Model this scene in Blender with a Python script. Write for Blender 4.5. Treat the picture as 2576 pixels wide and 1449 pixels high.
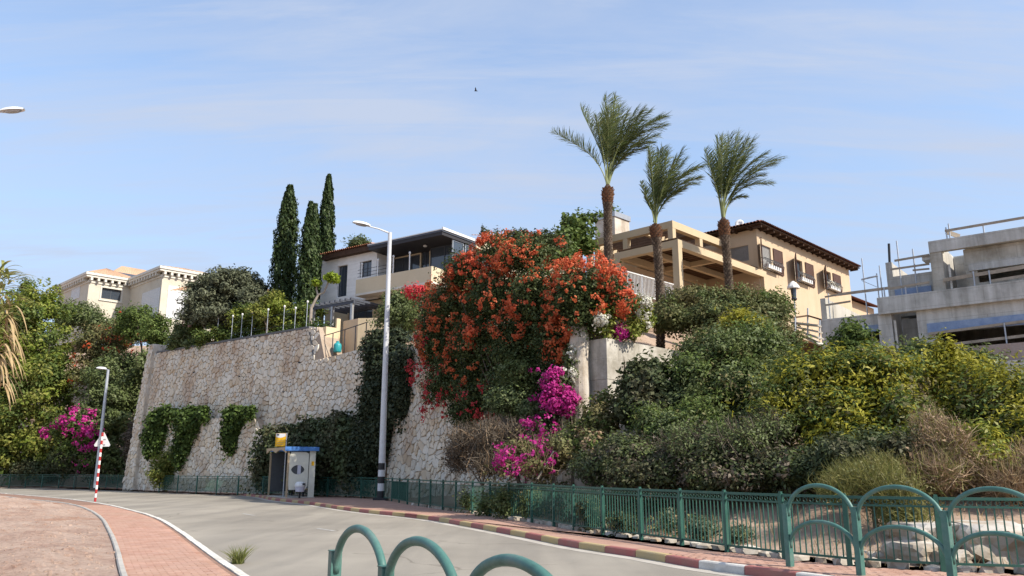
import bpy, math, random
import numpy as np
from mathutils import Vector, Matrix

for _o in list(bpy.data.objects):
    bpy.data.objects.remove(_o)
SC = bpy.context.scene
COL = SC.collection
rnd = random.Random(7)
RNG = np.random.default_rng(7)
R = math.radians

# ------------------------------------------------------------------ camera
F_PX, CX, CY = 2022.0, 1288.0, 724.5          # focal length and centre in units of a 2576 x 1449 picture
PITCH = math.atan(457.5 / F_PX)
CAM_H = 1.62
cam_d = bpy.data.cameras.new('camera')
cam_d.sensor_width = 36.0
cam_d.lens = 36.0 * F_PX / 2576.0
cam_d.clip_start = 0.1
cam_d.clip_end = 8000
cam = bpy.data.objects.new('camera', cam_d)
cam.location = (0, 0, CAM_H)
cam.rotation_euler = (math.pi / 2 + PITCH, 0, 0)
COL.objects.link(cam)
SC.camera = cam

# ------------------------------------------------------------------ sky and sun
SUN_EL = R(42)
SUN_H = Vector((0.86, -0.51))                 # horizontal direction towards the sun
SUN_H.normalize()
SUN_ROT = math.atan2(SUN_H.x, SUN_H.y)
world = bpy.data.worlds.new('World')
SC.world = world
world.use_nodes = True
wn, wl = world.node_tree.nodes, world.node_tree.links
wn.clear()
w_out = wn.new('ShaderNodeOutputWorld')
w_bg = wn.new('ShaderNodeBackground')
w_bg.inputs['Strength'].default_value = 0.15
w_sky = wn.new('ShaderNodeTexSky')
w_sky.sky_type = 'NISHITA'
w_sky.sun_disc = False
w_sky.sun_elevation = SUN_EL
w_sky.sun_rotation = SUN_ROT
w_sky.air_density = 1.0
w_sky.dust_density = 0.7
w_sky.ozone_density = 1.0
w_tc = wn.new('ShaderNodeTexCoord')
w_sep = wn.new('ShaderNodeSeparateXYZ')
wl.new(w_tc.outputs['Generated'], w_sep.inputs[0])
def wmath(op, a, b=None):
    n = wn.new('ShaderNodeMath'); n.operation = op
    for i, x in enumerate((a, b)):
        if x is None: continue
        if isinstance(x, (int, float)): n.inputs[i].default_value = x
        else: wl.new(x, n.inputs[i])
    return n.outputs[0]
w_z = wmath('ADD', wmath('MAXIMUM', w_sep.outputs['Z'], 0.0), 0.16)
w_cmb = wn.new('ShaderNodeCombineXYZ')
wl.new(wmath('DIVIDE', w_sep.outputs['X'], w_z), w_cmb.inputs[0])
wl.new(wmath('DIVIDE', w_sep.outputs['Y'], w_z), w_cmb.inputs[1])
w_map = wn.new('ShaderNodeMapping')
w_map.inputs['Rotation'].default_value = (0, 0, R(24))
w_map.inputs['Scale'].default_value = (0.7, 2.1, 1)
wl.new(w_cmb.outputs[0], w_map.inputs[0])
w_n1 = wn.new('ShaderNodeTexNoise')
w_n1.inputs['Scale'].default_value = 1.15; w_n1.inputs['Detail'].default_value = 9
w_n1.inputs['Roughness'].default_value = 0.62; w_n1.inputs['Distortion'].default_value = 0.5
wl.new(w_map.outputs[0], w_n1.inputs['Vector'])
w_r1 = wn.new('ShaderNodeValToRGB')
w_r1.color_ramp.elements[0].position = 0.40; w_r1.color_ramp.elements[0].color = (0, 0, 0, 1)
w_r1.color_ramp.elements[1].position = 0.66; w_r1.color_ramp.elements[1].color = (1, 1, 1, 1)
wl.new(w_n1.outputs['Fac'], w_r1.inputs[0])
w_map2 = wn.new('ShaderNodeMapping')
w_map2.inputs['Rotation'].default_value = (0, 0, R(-18))
w_map2.inputs['Scale'].default_value = (0.5, 3.2, 1)
wl.new(w_cmb.outputs[0], w_map2.inputs[0])
w_n2 = wn.new('ShaderNodeTexNoise')
w_n2.inputs['Scale'].default_value = 2.6; w_n2.inputs['Detail'].default_value = 8
w_n2.inputs['Roughness'].default_value = 0.6; w_n2.inputs['Distortion'].default_value = 0.8
wl.new(w_map2.outputs[0], w_n2.inputs['Vector'])
w_r2 = wn.new('ShaderNodeValToRGB')
w_r2.color_ramp.elements[0].position = 0.46; w_r2.color_ramp.elements[0].color = (0, 0, 0, 1)
w_r2.color_ramp.elements[1].position = 0.70; w_r2.color_ramp.elements[1].color = (1, 1, 1, 1)
wl.new(w_n2.outputs['Fac'], w_r2.inputs[0])
w_fac = wmath('MINIMUM', wmath('ADD', wmath('ADD', wmath('MULTIPLY', w_r1.outputs[0], 0.62), wmath('MULTIPLY', w_r2.outputs[0], 0.45)), 0.10), 0.95)
w_mix = wn.new('ShaderNodeMix'); w_mix.data_type = 'RGBA'
wl.new(w_fac, w_mix.inputs['Factor'])
w_mix.inputs['B'].default_value = (2.05, 2.36, 3.0, 1)
w_hz = wmath('MULTIPLY', wmath('POWER', wmath('MAXIMUM', wmath('SUBTRACT', 1.0, wmath('MULTIPLY', wmath('ABSOLUTE', w_sep.outputs['Z']), 2.0)), 0.0), 0.8), 0.9)
w_mix2 = wn.new('ShaderNodeMix'); w_mix2.data_type = 'RGBA'        # pale haze low in the sky, thin cloud over it
wl.new(w_hz, w_mix2.inputs['Factor']); wl.new(w_sky.outputs[0], w_mix2.inputs['A']); w_mix2.inputs['B'].default_value = (1.52, 2.0, 2.85, 1)
wl.new(w_mix2.outputs['Result'], w_mix.inputs['A'])
wl.new(w_mix.outputs['Result'], w_bg.inputs['Color'])
wl.new(w_bg.outputs[0], w_out.inputs[0])

sun_d = bpy.data.lights.new('sun', 'SUN')
sun_d.energy = 3.5
sun_d.angle = R(0.55)
sun_d.color = (1.0, 0.93, 0.82)
sun = bpy.data.objects.new('sun', sun_d)
S_DIR = Vector((SUN_H.x * math.cos(SUN_EL), SUN_H.y * math.cos(SUN_EL), math.sin(SUN_EL)))
sun.rotation_euler = (-S_DIR).to_track_quat('-Z', 'Y').to_euler()
sun.location = (60, -10, 60)
COL.objects.link(sun)

SC.view_settings.view_transform = 'Standard'
SC.view_settings.look = 'None'
SC.view_settings.gamma = 1.0
SC.view_settings.use_curve_mapping = False
SC.view_settings.exposure = 0.90
SC.render.resolution_x, SC.render.resolution_y = 1024, 576

# ------------------------------------------------------------------ measuring helpers
ST, CT = math.sin(PITCH), math.cos(PITCH)
def ray(u, v):
    xc, yc = (u - CX) / F_PX, (CY - v) / F_PX
    return Vector((xc, CT - yc * ST, ST + yc * CT))
CAMP = Vector((0, 0, CAM_H))
def at(u, v, Y):
    d = ray(u, v); return CAMP + d * (Y / d.y)
def ground(u, v, z=0.0):
    d = ray(u, v); return CAMP + d * ((z - CAM_H) / d.z)
def px_m(Y):
    return Y / F_PX                            # metres per picture unit at depth Y

# ------------------------------------------------------------------ mesh helpers
class MB:
    def __init__(s): s.v = []; s.f = []; s.m = []
    def add(s, vs, fs, mi=0):
        o = len(s.v); s.v += [tuple(p) for p in vs]
        s.f += [tuple(i + o for i in f) for f in fs]; s.m += [mi] * len(fs); return s
    def box(s, x0, y0, z0, x1, y1, z1, mi=0):
        if x0 > x1: x0, x1 = x1, x0
        if y0 > y1: y0, y1 = y1, y0
        if z0 > z1: z0, z1 = z1, z0
        return s.add([(x0,y0,z0),(x1,y0,z0),(x1,y1,z0),(x0,y1,z0),(x0,y0,z1),(x1,y0,z1),(x1,y1,z1),(x0,y1,z1)],
              [(3,2,1,0),(4,5,6,7),(0,1,5,4),(1,2,6,5),(2,3,7,6),(3,0,4,7)], mi)
    def beam(s, p, q, w, h, mi=0, up=(0, 0, 1)):
        p, q = Vector(p), Vector(q); d = (q - p).normalized()
        sx = d.cross(Vector(up))
        if sx.length < 1e-4: sx = d.cross(Vector((1, 0, 0)))
        sx.normalize(); uy = sx.cross(d)
        sx *= w / 2; uy *= h / 2
        vs = [p-sx-uy, p+sx-uy, p+sx+uy, p-sx+uy, q-sx-uy, q+sx-uy, q+sx+uy, q-sx+uy]
        return s.add(vs, [(0,1,2,3),(7,6,5,4),(4,5,1,0),(5,6,2,1),(6,7,3,2),(7,4,0,3)], mi)
    def tube(s, pts, r, n=8, mi=0):
        pts = [Vector(p) for p in pts]; k = len(pts)
        rs = r if isinstance(r, (list, tuple)) else [r] * k
        vs, fs = [], []
        ref = Vector((0.31, 0.17, 0.93))
        for i, p in enumerate(pts):
            t = (pts[min(i+1, k-1)] - pts[max(i-1, 0)]).normalized()
            if abs(t.dot(ref)) > .97: ref = Vector((1, 0.1, 0))
            a = t.cross(ref).normalized(); b = t.cross(a)
            for j in range(n):
                th = 2 * math.pi * j / n
                vs.append(p + (a * math.cos(th) + b * math.sin(th)) * rs[i])
        for i in range(k - 1):
            for j in range(n):
                j2 = (j + 1) % n
                fs.append((i*n+j, i*n+j2, (i+1)*n+j2, (i+1)*n+j))
        fs.append(tuple(range(n-1, -1, -1))); fs.append(tuple((k-1)*n+j for j in range(n)))
        return s.add(vs, fs, mi)
    def lathe(s, prof, c=(0, 0, 0), n=12, mi=0):
        vs, fs = [], []
        for (r, z) in prof:
            for j in range(n):
                th = 2*math.pi*j/n; vs.append((c[0]+r*math.cos(th), c[1]+r*math.sin(th), c[2]+z))
        for i in range(len(prof)-1):
            for j in range(n):
                j2 = (j+1) % n; fs.append((i*n+j, i*n+j2, (i+1)*n+j2, (i+1)*n+j))
        fs.append(tuple(range(n-1, -1, -1))); fs.append(tuple((len(prof)-1)*n+j for j in range(n)))
        return s.add(vs, fs, mi)
    def slab(s, poly, d, mi=0):                # a planar polygon given depth by the vector d
        n = len(poly); d = Vector(d); P = [Vector(p) for p in poly]
        vs = P + [p + d for p in P]
        fs = [tuple(range(n)), tuple(range(2*n-1, n-1, -1))]
        fs += [(i, i+n, (i+1) % n + n, (i+1) % n) for i in range(n)]
        return s.add(vs, fs, mi)
    def build(s, name, mat, parent=None, world=False, smooth=False, bevel=0.0):
        me = bpy.data.meshes.new(name)
        vs = s.v
        if world and parent is not None:
            l = root_loc(parent); vs = [(p[0]-l[0], p[1]-l[1], p[2]-l[2]) for p in vs]
        me.from_pydata(vs, [], s.f)
        mats = mat if isinstance(mat, (list, tuple)) else [mat]
        for m in mats: me.materials.append(m)
        if len(mats) > 1: me.polygons.foreach_set('material_index', s.m)
        if smooth: me.polygons.foreach_set('use_smooth', [True] * len(me.polygons))
        o = bpy.data.objects.new(name, me); COL.objects.link(o)
        if parent is not None: o.parent = parent
        if bevel:
            b = o.modifiers.new('bevel', 'BEVEL'); b.width = bevel; b.segments = 2; b.limit_method = 'ANGLE'
        return o

def root_loc(o):
    l = Vector(o.location)
    while o.parent is not None: o = o.parent; l = l + Vector(o.location)
    return l
def tag(o, label=None, cat=None, group=None, kind=None):
    if label: o['label'] = label
    if cat: o['category'] = cat
    if group: o['group'] = group
    if kind: o['kind'] = kind
    return o
def thing(name, label, cat, loc, rz=0.0, group=None):
    o = bpy.data.objects.new(name, None); COL.objects.link(o)
    o.location = loc; o.rotation_euler = (0, 0, rz); o.empty_display_size = .2
    return tag(o, label, cat, group)
def inst(name, me, parent, loc=(0, 0, 0), rot=(0, 0, 0), sc=None):
    o = bpy.data.objects.new(name, me); COL.objects.link(o); o.parent = parent
    o.location = loc; o.rotation_euler = rot
    if sc is not None: o.scale = sc
    return o
def copy_tree(o, parent=None):
    c = o.copy(); COL.objects.link(c)
    if parent is not None: c.parent = parent
    for ch in o.children: copy_tree(ch, c)
    return c

class Frame:                                    # a: along the facade, b: away behind it, z: up
    def __init__(s, ox, oy, oz, ang):
        s.o = Vector((ox, oy, oz)); s.ang = ang
        s.u = Vector((math.cos(ang), math.sin(ang), 0)); s.w = Vector((-math.sin(ang), math.cos(ang), 0))
    def hit(s, u, v, b=0.0):                    # picture point on the plane b -> (a, z)
        d = ray(u, v); p0 = s.o + s.w * b
        t = (p0 - CAMP).dot(s.w) / d.dot(s.w); p = CAMP + d * t - s.o
        return p.dot(s.u), p.z
    def hit2(s, u, v, a=0.0):                   # picture point on the plane a -> (b, z)
        d = ray(u, v); p0 = s.o + s.u * a
        t = (p0 - CAMP).dot(s.u) / d.dot(s.u); p = CAMP + d * t - s.o
        return p.dot(s.w), p.z
    def W(s, a, b, z): return s.o + s.u * a + s.w * b + Vector((0, 0, z))

def wall_boxes(mb, a0, a1, z0, z1, holes, b0, b1, mi=0, axis=0):
    zs = sorted(set([z0, z1] + [min(max(h[i], z0), z1) for h in holes for i in (2, 3)]))
    for k in range(len(zs) - 1):
        za, zb = zs[k], zs[k+1]; zm = (za + zb) / 2
        cur = a0
        for h in sorted([h for h in holes if h[2] < zm < h[3]]):
            if h[0] > cur + 1e-4:
                mb.box(cur, b0, za, h[0], b1, zb, mi) if axis == 0 else mb.box(b0, cur, za, b1, h[0], zb, mi)
            cur = max(cur, h[1])
        if cur < a1 - 1e-4:
            mb.box(cur, b0, za, a1, b1, zb, mi) if axis == 0 else mb.box(b0, cur, za, b1, a1, zb, mi)
    return mb

# ------------------------------------------------------------------ materials
def new_mat(name):
    m = bpy.data.materials.new(name); m.use_nodes = True
    nt = m.node_tree; nt.nodes.clear()
    out = nt.nodes.new('ShaderNodeOutputMaterial'); p = nt.nodes.new('ShaderNodeBsdfPrincipled')
    nt.links.new(p.outputs[0], out.inputs[0])
    return m, nt, p, out
def ramp(nt, cols, fac, pos=None):
    r = nt.nodes.new('ShaderNodeValToRGB'); e = r.color_ramp.elements
    n = len(cols)
    while len(e) < n: e.new(0.5)
    for i, c in enumerate(cols):
        e[i].position = pos[i] if pos else i / max(1, n - 1); e[i].color = (c[0], c[1], c[2], 1)
    nt.links.new(fac, r.inputs[0]); return r.outputs[0]
def noise(nt, scale, detail=4, rough=.55, dist=0.0, vec=None):
    n = nt.nodes.new('ShaderNodeTexNoise'); n.inputs['Scale'].default_value = scale
    n.inputs['Detail'].default_value = detail; n.inputs['Roughness'].default_value = rough
    n.inputs['Distortion'].default_value = dist
    if vec is None:
        g = nt.nodes.new('ShaderNodeNewGeometry'); vec = g.outputs['Position']
    nt.links.new(vec, n.inputs['Vector']); return n.outputs['Fac']
def mixc(nt, fac, a, b, mode='MIX'):
    m = nt.nodes.new('ShaderNodeMix'); m.data_type = 'RGBA'; m.blend_type = mode
    for s_, x in (('Factor', fac), ('A', a), ('B', b)):
        if isinstance(x, (int, float)): m.inputs[s_].default_value = x
        elif isinstance(x, tuple): m.inputs[s_].default_value = (x[0], x[1], x[2], 1)
        else: nt.links.new(x, m.inputs[s_])
    return m.outputs['Result']
def stretch(nt, sc, rot=(0, 0, 0)):
    g = nt.nodes.new('ShaderNodeNewGeometry'); mp = nt.nodes.new('ShaderNodeMapping')
    mp.inputs['Scale'].default_value = sc; mp.inputs['Rotation'].default_value = rot
    nt.links.new(g.outputs['Position'], mp.inputs[0]); return mp.outputs[0]
def bump(nt, p, h, strength, dist=0.02):
    b = nt.nodes.new('ShaderNodeBump'); b.inputs['Strength'].default_value = strength
    b.inputs['Distance'].default_value = dist
    nt.links.new(h, b.inputs['Height']); nt.links.new(b.outputs[0], p.inputs['Normal'])
def surf(name, cols, scale=1.5, rough=.8, bmp=.3, bscale=30, spec=.3, metal=0.0, streak=None, fine=.12):
    m, nt, p, out = new_mat(name)
    c = ramp(nt, cols, noise(nt, scale, 6, .62), [0.3 + .4 * i / max(1, len(cols) - 1) for i in range(len(cols))])
    f = noise(nt, bscale, 4, .6)
    if fine: c = mixc(nt, fine, c, ramp(nt, [(.25,.25,.25),(1,1,1)], f, [.35, .65]), 'MULTIPLY')
    if streak:                                   # rain streaks running down
        s_ = noise(nt, 1.0, 5, .6, .2, stretch(nt, (2.2, 2.2, .16)))
        c = mixc(nt, ramp(nt, [(0,0,0),(.75,.75,.75)], s_, [.48, .72]), c, streak)
    nt.links.new(c, p.inputs['Base Color'])
    p.inputs['Roughness'].default_value = rough; p.inputs['Specular IOR Level'].default_value = spec
    p.inputs['Metallic'].default_value = metal
    if bmp: bump(nt, p, f, bmp)
    return m
def leaf_mat(name, cols, trans=.25, rough=.5, patch=.5, patch_cols=None, pscale=.35):
    m, nt, p, out = new_mat(name)
    g = nt.nodes.new('ShaderNodeNewGeometry')
    c = ramp(nt, cols, g.outputs['Random Per Island'])
    if patch_cols:
        c2 = ramp(nt, patch_cols, g.outputs['Random Per Island'])
        f = ramp(nt, [(0,0,0),(1,1,1)], noise(nt, pscale, 3, .5), [.42, .6])
        c = mixc(nt, f, c, c2)
    nt.links.new(c, p.inputs['Base Color']); p.inputs['Roughness'].default_value = rough
    p.inputs['Specular IOR Level'].default_value = .16
    t = nt.nodes.new('ShaderNodeBsdfTranslucent'); nt.links.new(c, t.inputs[0])
    mx = nt.nodes.new('ShaderNodeMixShader'); mx.inputs[0].default_value = trans
    nt.links.new(p.outputs[0], mx.inputs[1]); nt.links.new(t.outputs[0], mx.inputs[2])
    nt.links.new(mx.outputs[0], out.inputs[0])
    return m
def island_mat(name, cols, rough=.85, scale=3, var=.3, bmp=.4, bscale=25, stain=None, sscale=.5, spos=(.5, .7)):
    m, nt, p, out = new_mat(name)
    g = nt.nodes.new('ShaderNodeNewGeometry'); oi = nt.nodes.new('ShaderNodeObjectInfo')
    ad = nt.nodes.new('ShaderNodeMath'); ad.operation = 'ADD'
    nt.links.new(g.outputs['Random Per Island'], ad.inputs[0]); nt.links.new(oi.outputs['Random'], ad.inputs[1])
    fr = nt.nodes.new('ShaderNodeMath'); fr.operation = 'FRACT'; nt.links.new(ad.outputs[0], fr.inputs[0])
    c = ramp(nt, cols, fr.outputs[0])
    f = noise(nt, bscale, 5, .6)
    c = mixc(nt, var, c, ramp(nt, [(.45,.45,.45),(1.0,1.0,1.0)], noise(nt, scale, 5, .65), [.3, .65]), 'MULTIPLY')
    if stain:
        c = mixc(nt, ramp(nt, [(0,0,0),(.8,.8,.8)], noise(nt, sscale, 5, .6, 0, stretch(nt, (1, 1, .45))), list(spos)), c, stain)
    nt.links.new(c, p.inputs['Base Color']); p.inputs['Roughness'].default_value = rough
    p.inputs['Specular IOR Level'].default_value = .25
    if bmp: bump(nt, p, f, bmp)
    return m
def plain(name, col, rough=.5, metal=0.0, spec=.4, var=.15, scale=4):
    d = tuple(x * (1 - var) for x in col)
    return surf(name, [d, col], scale, rough, .08, 40, spec, metal, None, .06)

M = {}
M['asphalt'] = None
def asphalt():
    m, nt, p, out = new_mat('asphalt')
    big = noise(nt, .18, 5, .55)
    c = ramp(nt, [(.275,.246,.202), (.375,.337,.278)], big, [.35, .65])
    tr = noise(nt, 1.0, 4, .5, .3, stretch(nt, (.75, .09, 1), (0, 0, R(-31))))
    c = mixc(nt, .5, c, ramp(nt, [(.60,.60,.61), (1.03,1.02,1.0)], tr, [.38, .60]), 'MULTIPLY')
    fi = noise(nt, 55, 3, .7)
    c = mixc(nt, .5, c, ramp(nt, [(.5,.5,.5), (1.15,1.15,1.15)], fi, [.3, .7]), 'MULTIPLY')
    oil = noise(nt, .9, 6, .7)
    c = mixc(nt, ramp(nt, [(0,0,0), (.35,.35,.35)], oil, [.6, .75]), c, (.17,.16,.145))
    nt.links.new(c, p.inputs['Base Color']); p.inputs['Roughness'].default_value = .82
    p.inputs['Specular IOR Level'].default_value = .3
    vo = nt.nodes.new('ShaderNodeTexVoronoi'); vo.feature = 'DISTANCE_TO_EDGE'; vo.inputs['Scale'].default_value = .21
    wv = nt.nodes.new('ShaderNodeVectorMath'); wv.operation = 'ADD'; g = nt.nodes.new('ShaderNodeNewGeometry')
    nz = nt.nodes.new('ShaderNodeTexNoise'); nz.inputs['Scale'].default_value = .8; nz.inputs['Detail'].default_value = 5
    nt.links.new(g.outputs['Position'], nz.inputs['Vector']); nt.links.new(g.outputs['Position'], wv.inputs[0]); nt.links.new(nz.outputs['Color'], wv.inputs[1])
    nt.links.new(wv.outputs[0], vo.inputs['Vector'])
    ck = ramp(nt, [(.62,.6,.58), (1,1,1)], vo.outputs['Distance'], [.002, .008])
    msk = ramp(nt, [(0,0,0), (1,1,1)], noise(nt, .25, 3), [.48, .58])
    c = mixc(nt, msk, c, mixc(nt, 1.0, c, ck, 'MULTIPLY'))
    nt.links.new(c, p.inputs['Base Color'])
    bump(nt, p, fi, .35, .01)
    return m
M['asphalt'] = asphalt()
M['paver'] = island_mat('red_paver', [(.40,.225,.16), (.45,.265,.195), (.50,.31,.24), (.42,.25,.185)], .85, 2.0, .35, .3, 60, (.40,.27,.2), .5, (.48, .75))
M['paver_bed'] = surf('paver_bed', [(.38,.225,.165), (.47,.295,.225)], 1.2, .9, .3, 45, .2)
M['joint'] = surf('paver_joint', [(.24,.145,.105), (.31,.2,.15)], 3, .95, .2, 60, .1)
M['kerb_grey'] = surf('kerb_concrete', [(.36,.34,.30), (.5,.47,.42)], 2, .85, .3, 40, .25)
M['kerb_white'] = surf('kerb_white_paint', [(.45,.43,.39), (.66,.63,.58)], 3.5, .75, .25, 30, .3)
M['kerb_pale'] = surf('kerb_limewash', [(.46,.43,.37), (.66,.63,.56), (.76,.73,.66)], 3.5, .75, .25, 30, .3)
M['kerb_red'] = surf('kerb_red_paint', [(.30,.15,.125), (.37,.115,.105)], 3.0, .75, .25, 30, .3)
M['kerb_yellow'] = surf('kerb_yellow_paint', [(.42,.33,.19), (.50,.36,.16)], 3.0, .75, .25, 30, .3)
M['line'] = surf('worn_line_paint', [(.24,.22,.2), (.5,.48,.44)], 6, .75, .2, 50, .3)
M['line_pale'] = surf('dusty_gutter', [(.36,.325,.275), (.5,.46,.4)], 1.2, .9, .2, 40, .2)
M['earth'] = surf('dry_earth', [(.23,.15,.10), (.36,.26,.19), (.45,.34,.26)], .5, .95, .6, 14, .15)
def bank_mat():
    m, nt, p, out = new_mat('pale_earth_bank')
    c = ramp(nt, [(.36,.225,.165), (.47,.335,.26), (.55,.42,.335)], noise(nt, 1.1, 7, .7), [.3, .52, .72])
    pt = noise(nt, .33, 4, .55, .4)
    c = mixc(nt, ramp(nt, [(0,0,0), (.85,.85,.85)], pt, [.6, .7]), c, (.33,.15,.075))
    fi = noise(nt, 9, 6, .75)
    c = mixc(nt, .55, c, ramp(nt, [(.55,.5,.46), (1.08,1.05,1.02)], fi, [.34, .56]), 'MULTIPLY')
    nt.links.new(c, p.inputs['Base Color']); p.inputs['Roughness'].default_value = .95
    bump(nt, p, fi, 1.0, .10); return m
M['bank'] = bank_mat()
M['stone'] = island_mat('pale_limestone', [(.68,.58,.43), (.73,.66,.54), (.61,.57,.49), (.72,.60,.44), (.77,.71,.60), (.67,.62,.52), (.60,.47,.32), (.70,.66,.57)], .85, 4, .25, .5, 22, (.40,.26,.16), .5, (.49, .68))
M['mortar'] = surf('dark_mortar', [(.31,.235,.175), (.44,.36,.28)], 1.5, .95, .4, 30, .1)
M['pier_stone'] = surf('rough_pier_stone', [(.40,.33,.25), (.58,.51,.42), (.66,.61,.54)], 1.6, .9, .5, 14, .2, 0, (.25,.19,.13))
M['concrete'] = surf('raw_concrete', [(.36,.35,.33), (.53,.52,.485), (.64,.62,.58)], 1.1, .9, .5, 10, .2, 0, (.24,.225,.195), .4)
M['concrete_pale'] = surf('pale_concrete', [(.46,.43,.38), (.58,.545,.48)], .9, .9, .3, 20, .2, 0, (.3,.27,.22), .15)
M['concrete_brown'] = surf('weathered_concrete', [(.31,.28,.225), (.48,.445,.38), (.6,.565,.5)], 1.0, .9, .5, 10, .2, 0, (.18,.16,.13), .2)
def formwork(name, c1, c2, c3, ang):
    m, nt, p, out = new_mat(name)
    c = ramp(nt, [c1, c2, c3], noise(nt, .9, 7, .65), [.3, .5, .7])
    st_ = noise(nt, 1.0, 6, .65, .2, stretch(nt, (2.6, 2.6, .22)))
    c = mixc(nt, .65, c, ramp(nt, [(.55,.53,.49), (1.05,1.05,1.05)], st_, [.34, .6]), 'MULTIPLY')
    g = nt.nodes.new('ShaderNodeNewGeometry'); mp = nt.nodes.new('ShaderNodeMapping'); mp.vector_type = 'TEXTURE'
    mp.inputs['Rotation'].default_value = (0, 0, ang); nt.links.new(g.outputs['Position'], mp.inputs[0])
    sp = nt.nodes.new('ShaderNodeSeparateXYZ'); nt.links.new(mp.outputs[0], sp.inputs[0])
    cb = nt.nodes.new('ShaderNodeCombineXYZ'); nt.links.new(sp.outputs[0], cb.inputs[0]); nt.links.new(sp.outputs[2], cb.inputs[1])
    bk = nt.nodes.new('ShaderNodeTexBrick'); nt.links.new(cb.outputs[0], bk.inputs['Vector'])
    bk.inputs['Scale'].default_value = 1; bk.inputs['Brick Width'].default_value = 2.7; bk.inputs['Row Height'].default_value = .58
    bk.inputs['Mortar Size'].default_value = .012; bk.inputs['Mortar Smooth'].default_value = .4; bk.inputs['Bias'].default_value = 0
    bk.inputs['Color1'].default_value = (1,1,1,1); bk.inputs['Color2'].default_value = (.86,.86,.85,1); bk.inputs['Mortar'].default_value = (.55,.53,.5,1)
    c = mixc(nt, .6, c, bk.outputs['Color'], 'MULTIPLY')
    nt.links.new(c, p.inputs['Base Color']); p.inputs['Roughness'].default_value = .92
    bump(nt, p, noise(nt, 14, 5, .65), .5); return m
_fa = math.atan2(-.63, .78)
M['concrete_flat'] = M['concrete_brown']
M['concrete'] = formwork('raw_concrete', (.40,.385,.355), (.58,.565,.525), (.70,.68,.64), _fa)
M['concrete_brown'] = formwork('weathered_concrete', (.34,.305,.245), (.52,.485,.415), (.64,.605,.535), _fa)
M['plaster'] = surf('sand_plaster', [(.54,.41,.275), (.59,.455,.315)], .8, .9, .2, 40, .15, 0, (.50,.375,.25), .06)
M['plaster_trim'] = surf('ochre_pergola_plaster', [(.52,.405,.26), (.6,.475,.31)], 1, .85, .15, 40, .2, 0, None, .08)
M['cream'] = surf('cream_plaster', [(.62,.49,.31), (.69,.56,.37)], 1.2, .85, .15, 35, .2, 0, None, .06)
M['cream_villa'] = surf('cream_stone', [(.55,.49,.39), (.64,.585,.48)], .8, .85, .15, 20, .2, 0, None, .1)
M['villa_trim'] = surf('pale_cornice', [(.62,.58,.5), (.72,.68,.6)], 1, .8, .1, 30, .25)
def white_stone():
    m, nt, p, out = new_mat('white_stone_cladding')
    c = ramp(nt, [(.77,.76,.735), (.86,.85,.825)], noise(nt, 1.2, 5, .6), [.35, .65])
    s_ = noise(nt, 1.0, 3, .5, 0, stretch(nt, (.5, .5, 5.0)))
    c = mixc(nt, .35, c, ramp(nt, [(.8,.79,.77), (1,1,1)], s_, [.42, .55]), 'MULTIPLY')
    nt.links.new(c, p.inputs['Base Color']); p.inputs['Roughness'].default_value = .8
    bump(nt, p, s_, .2); return m
M['white_stone'] = white_stone()
M['beige_ext'] = surf('beige_balcony_plaster', [(.6,.5,.345), (.66,.56,.40)], 1, .85, .1, 30, .2)
M['white_paint'] = plain('white_paint', (.8,.79,.77), .45)
M['grey_metal'] = plain('grey_metal', (.45,.46,.47), .4, .5)
M['dark_metal'] = plain('dark_metal', (.05,.055,.065), .5, .3)
M['galv'] = plain('galvanised_steel', (.5,.53,.57), .45, .45)
M['slate'] = plain('dark_roof_metal', (.09,.10,.125), .5, .2)
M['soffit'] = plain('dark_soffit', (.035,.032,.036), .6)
M['wood_dark'] = surf('dark_stained_wood', [(.055,.03,.02), (.095,.055,.035)], 3, .75, .3, 30, .2)
M['wood_brown'] = surf('brown_pergola_wood', [(.13,.075,.045), (.19,.115,.07)], 3, .75, .3, 30, .2)
M['timber'] = surf('weathered_timber', [(.3,.25,.19), (.46,.39,.31)], 3, .85, .3, 25, .2)
M['tile'] = island_mat('clay_tile', [(.40,.16,.085), (.46,.21,.115), (.36,.15,.095), (.50,.27,.165)], .85, 2, .3, .2, 20)
M['tile_dark'] = island_mat('dark_clay_tile', [(.17,.075,.055), (.23,.10,.07), (.13,.065,.05)], .85, 2, .3, .2, 20)
M['tile_pale'] = island_mat('pale_clay_tile', [(.52,.33,.21), (.58,.40,.27), (.48,.28,.17)], .85, 1, .3, .2, 20)
def glass():
    m, nt, p, out = new_mat('window_glass')
    nt.links.new(ramp(nt, [(.03,.04,.055), (.06,.075,.095)], noise(nt, .8, 3)), p.inputs['Base Color'])
    p.inputs['Roughness'].default_value = .06; p.inputs['Specular IOR Level'].default_value = .9
    return m
M['glass'] = glass()
M['glass_pale'] = glass(); M['glass_pale'].name = 'clear_pale_glass'
M['frame_dark'] = plain('dark_window_frame', (.06,.07,.085), .5)
M['shutter_grey'] = plain('grey_shutter', (.30,.29,.275), .65)
M['shutter_white'] = plain('white_roller_shutter', (.72,.72,.71), .55)
M['shutter_brown'] = plain('brown_shutter', (.10,.05,.035), .65)
M['blue_sheet'] = surf('blue_plastic_sheet', [(.19,.27,.44), (.32,.40,.55)], 2.5, .55, .3, 12, .3)
M['teal'] = surf('teal_fence_paint', [(.022,.075,.058), (.03,.11,.082), (.05,.125,.098)], 2.5, .45, .1, 30, .4, 0, None, .12)
M['teal_pale'] = surf('teal_rack_paint', [(.05,.13,.105), (.07,.175,.145), (.12,.20,.17)], 5, .5, .1, 30, .45, 0, None, .15)
M['pole_white'] = plain('pole_white', (.66,.67,.68), .4, .1)
M['pole_black'] = plain('pole_black', (.02,.02,.022), .5)
M['sign_red'] = plain('sign_red', (.42,.03,.03), .45)
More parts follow.
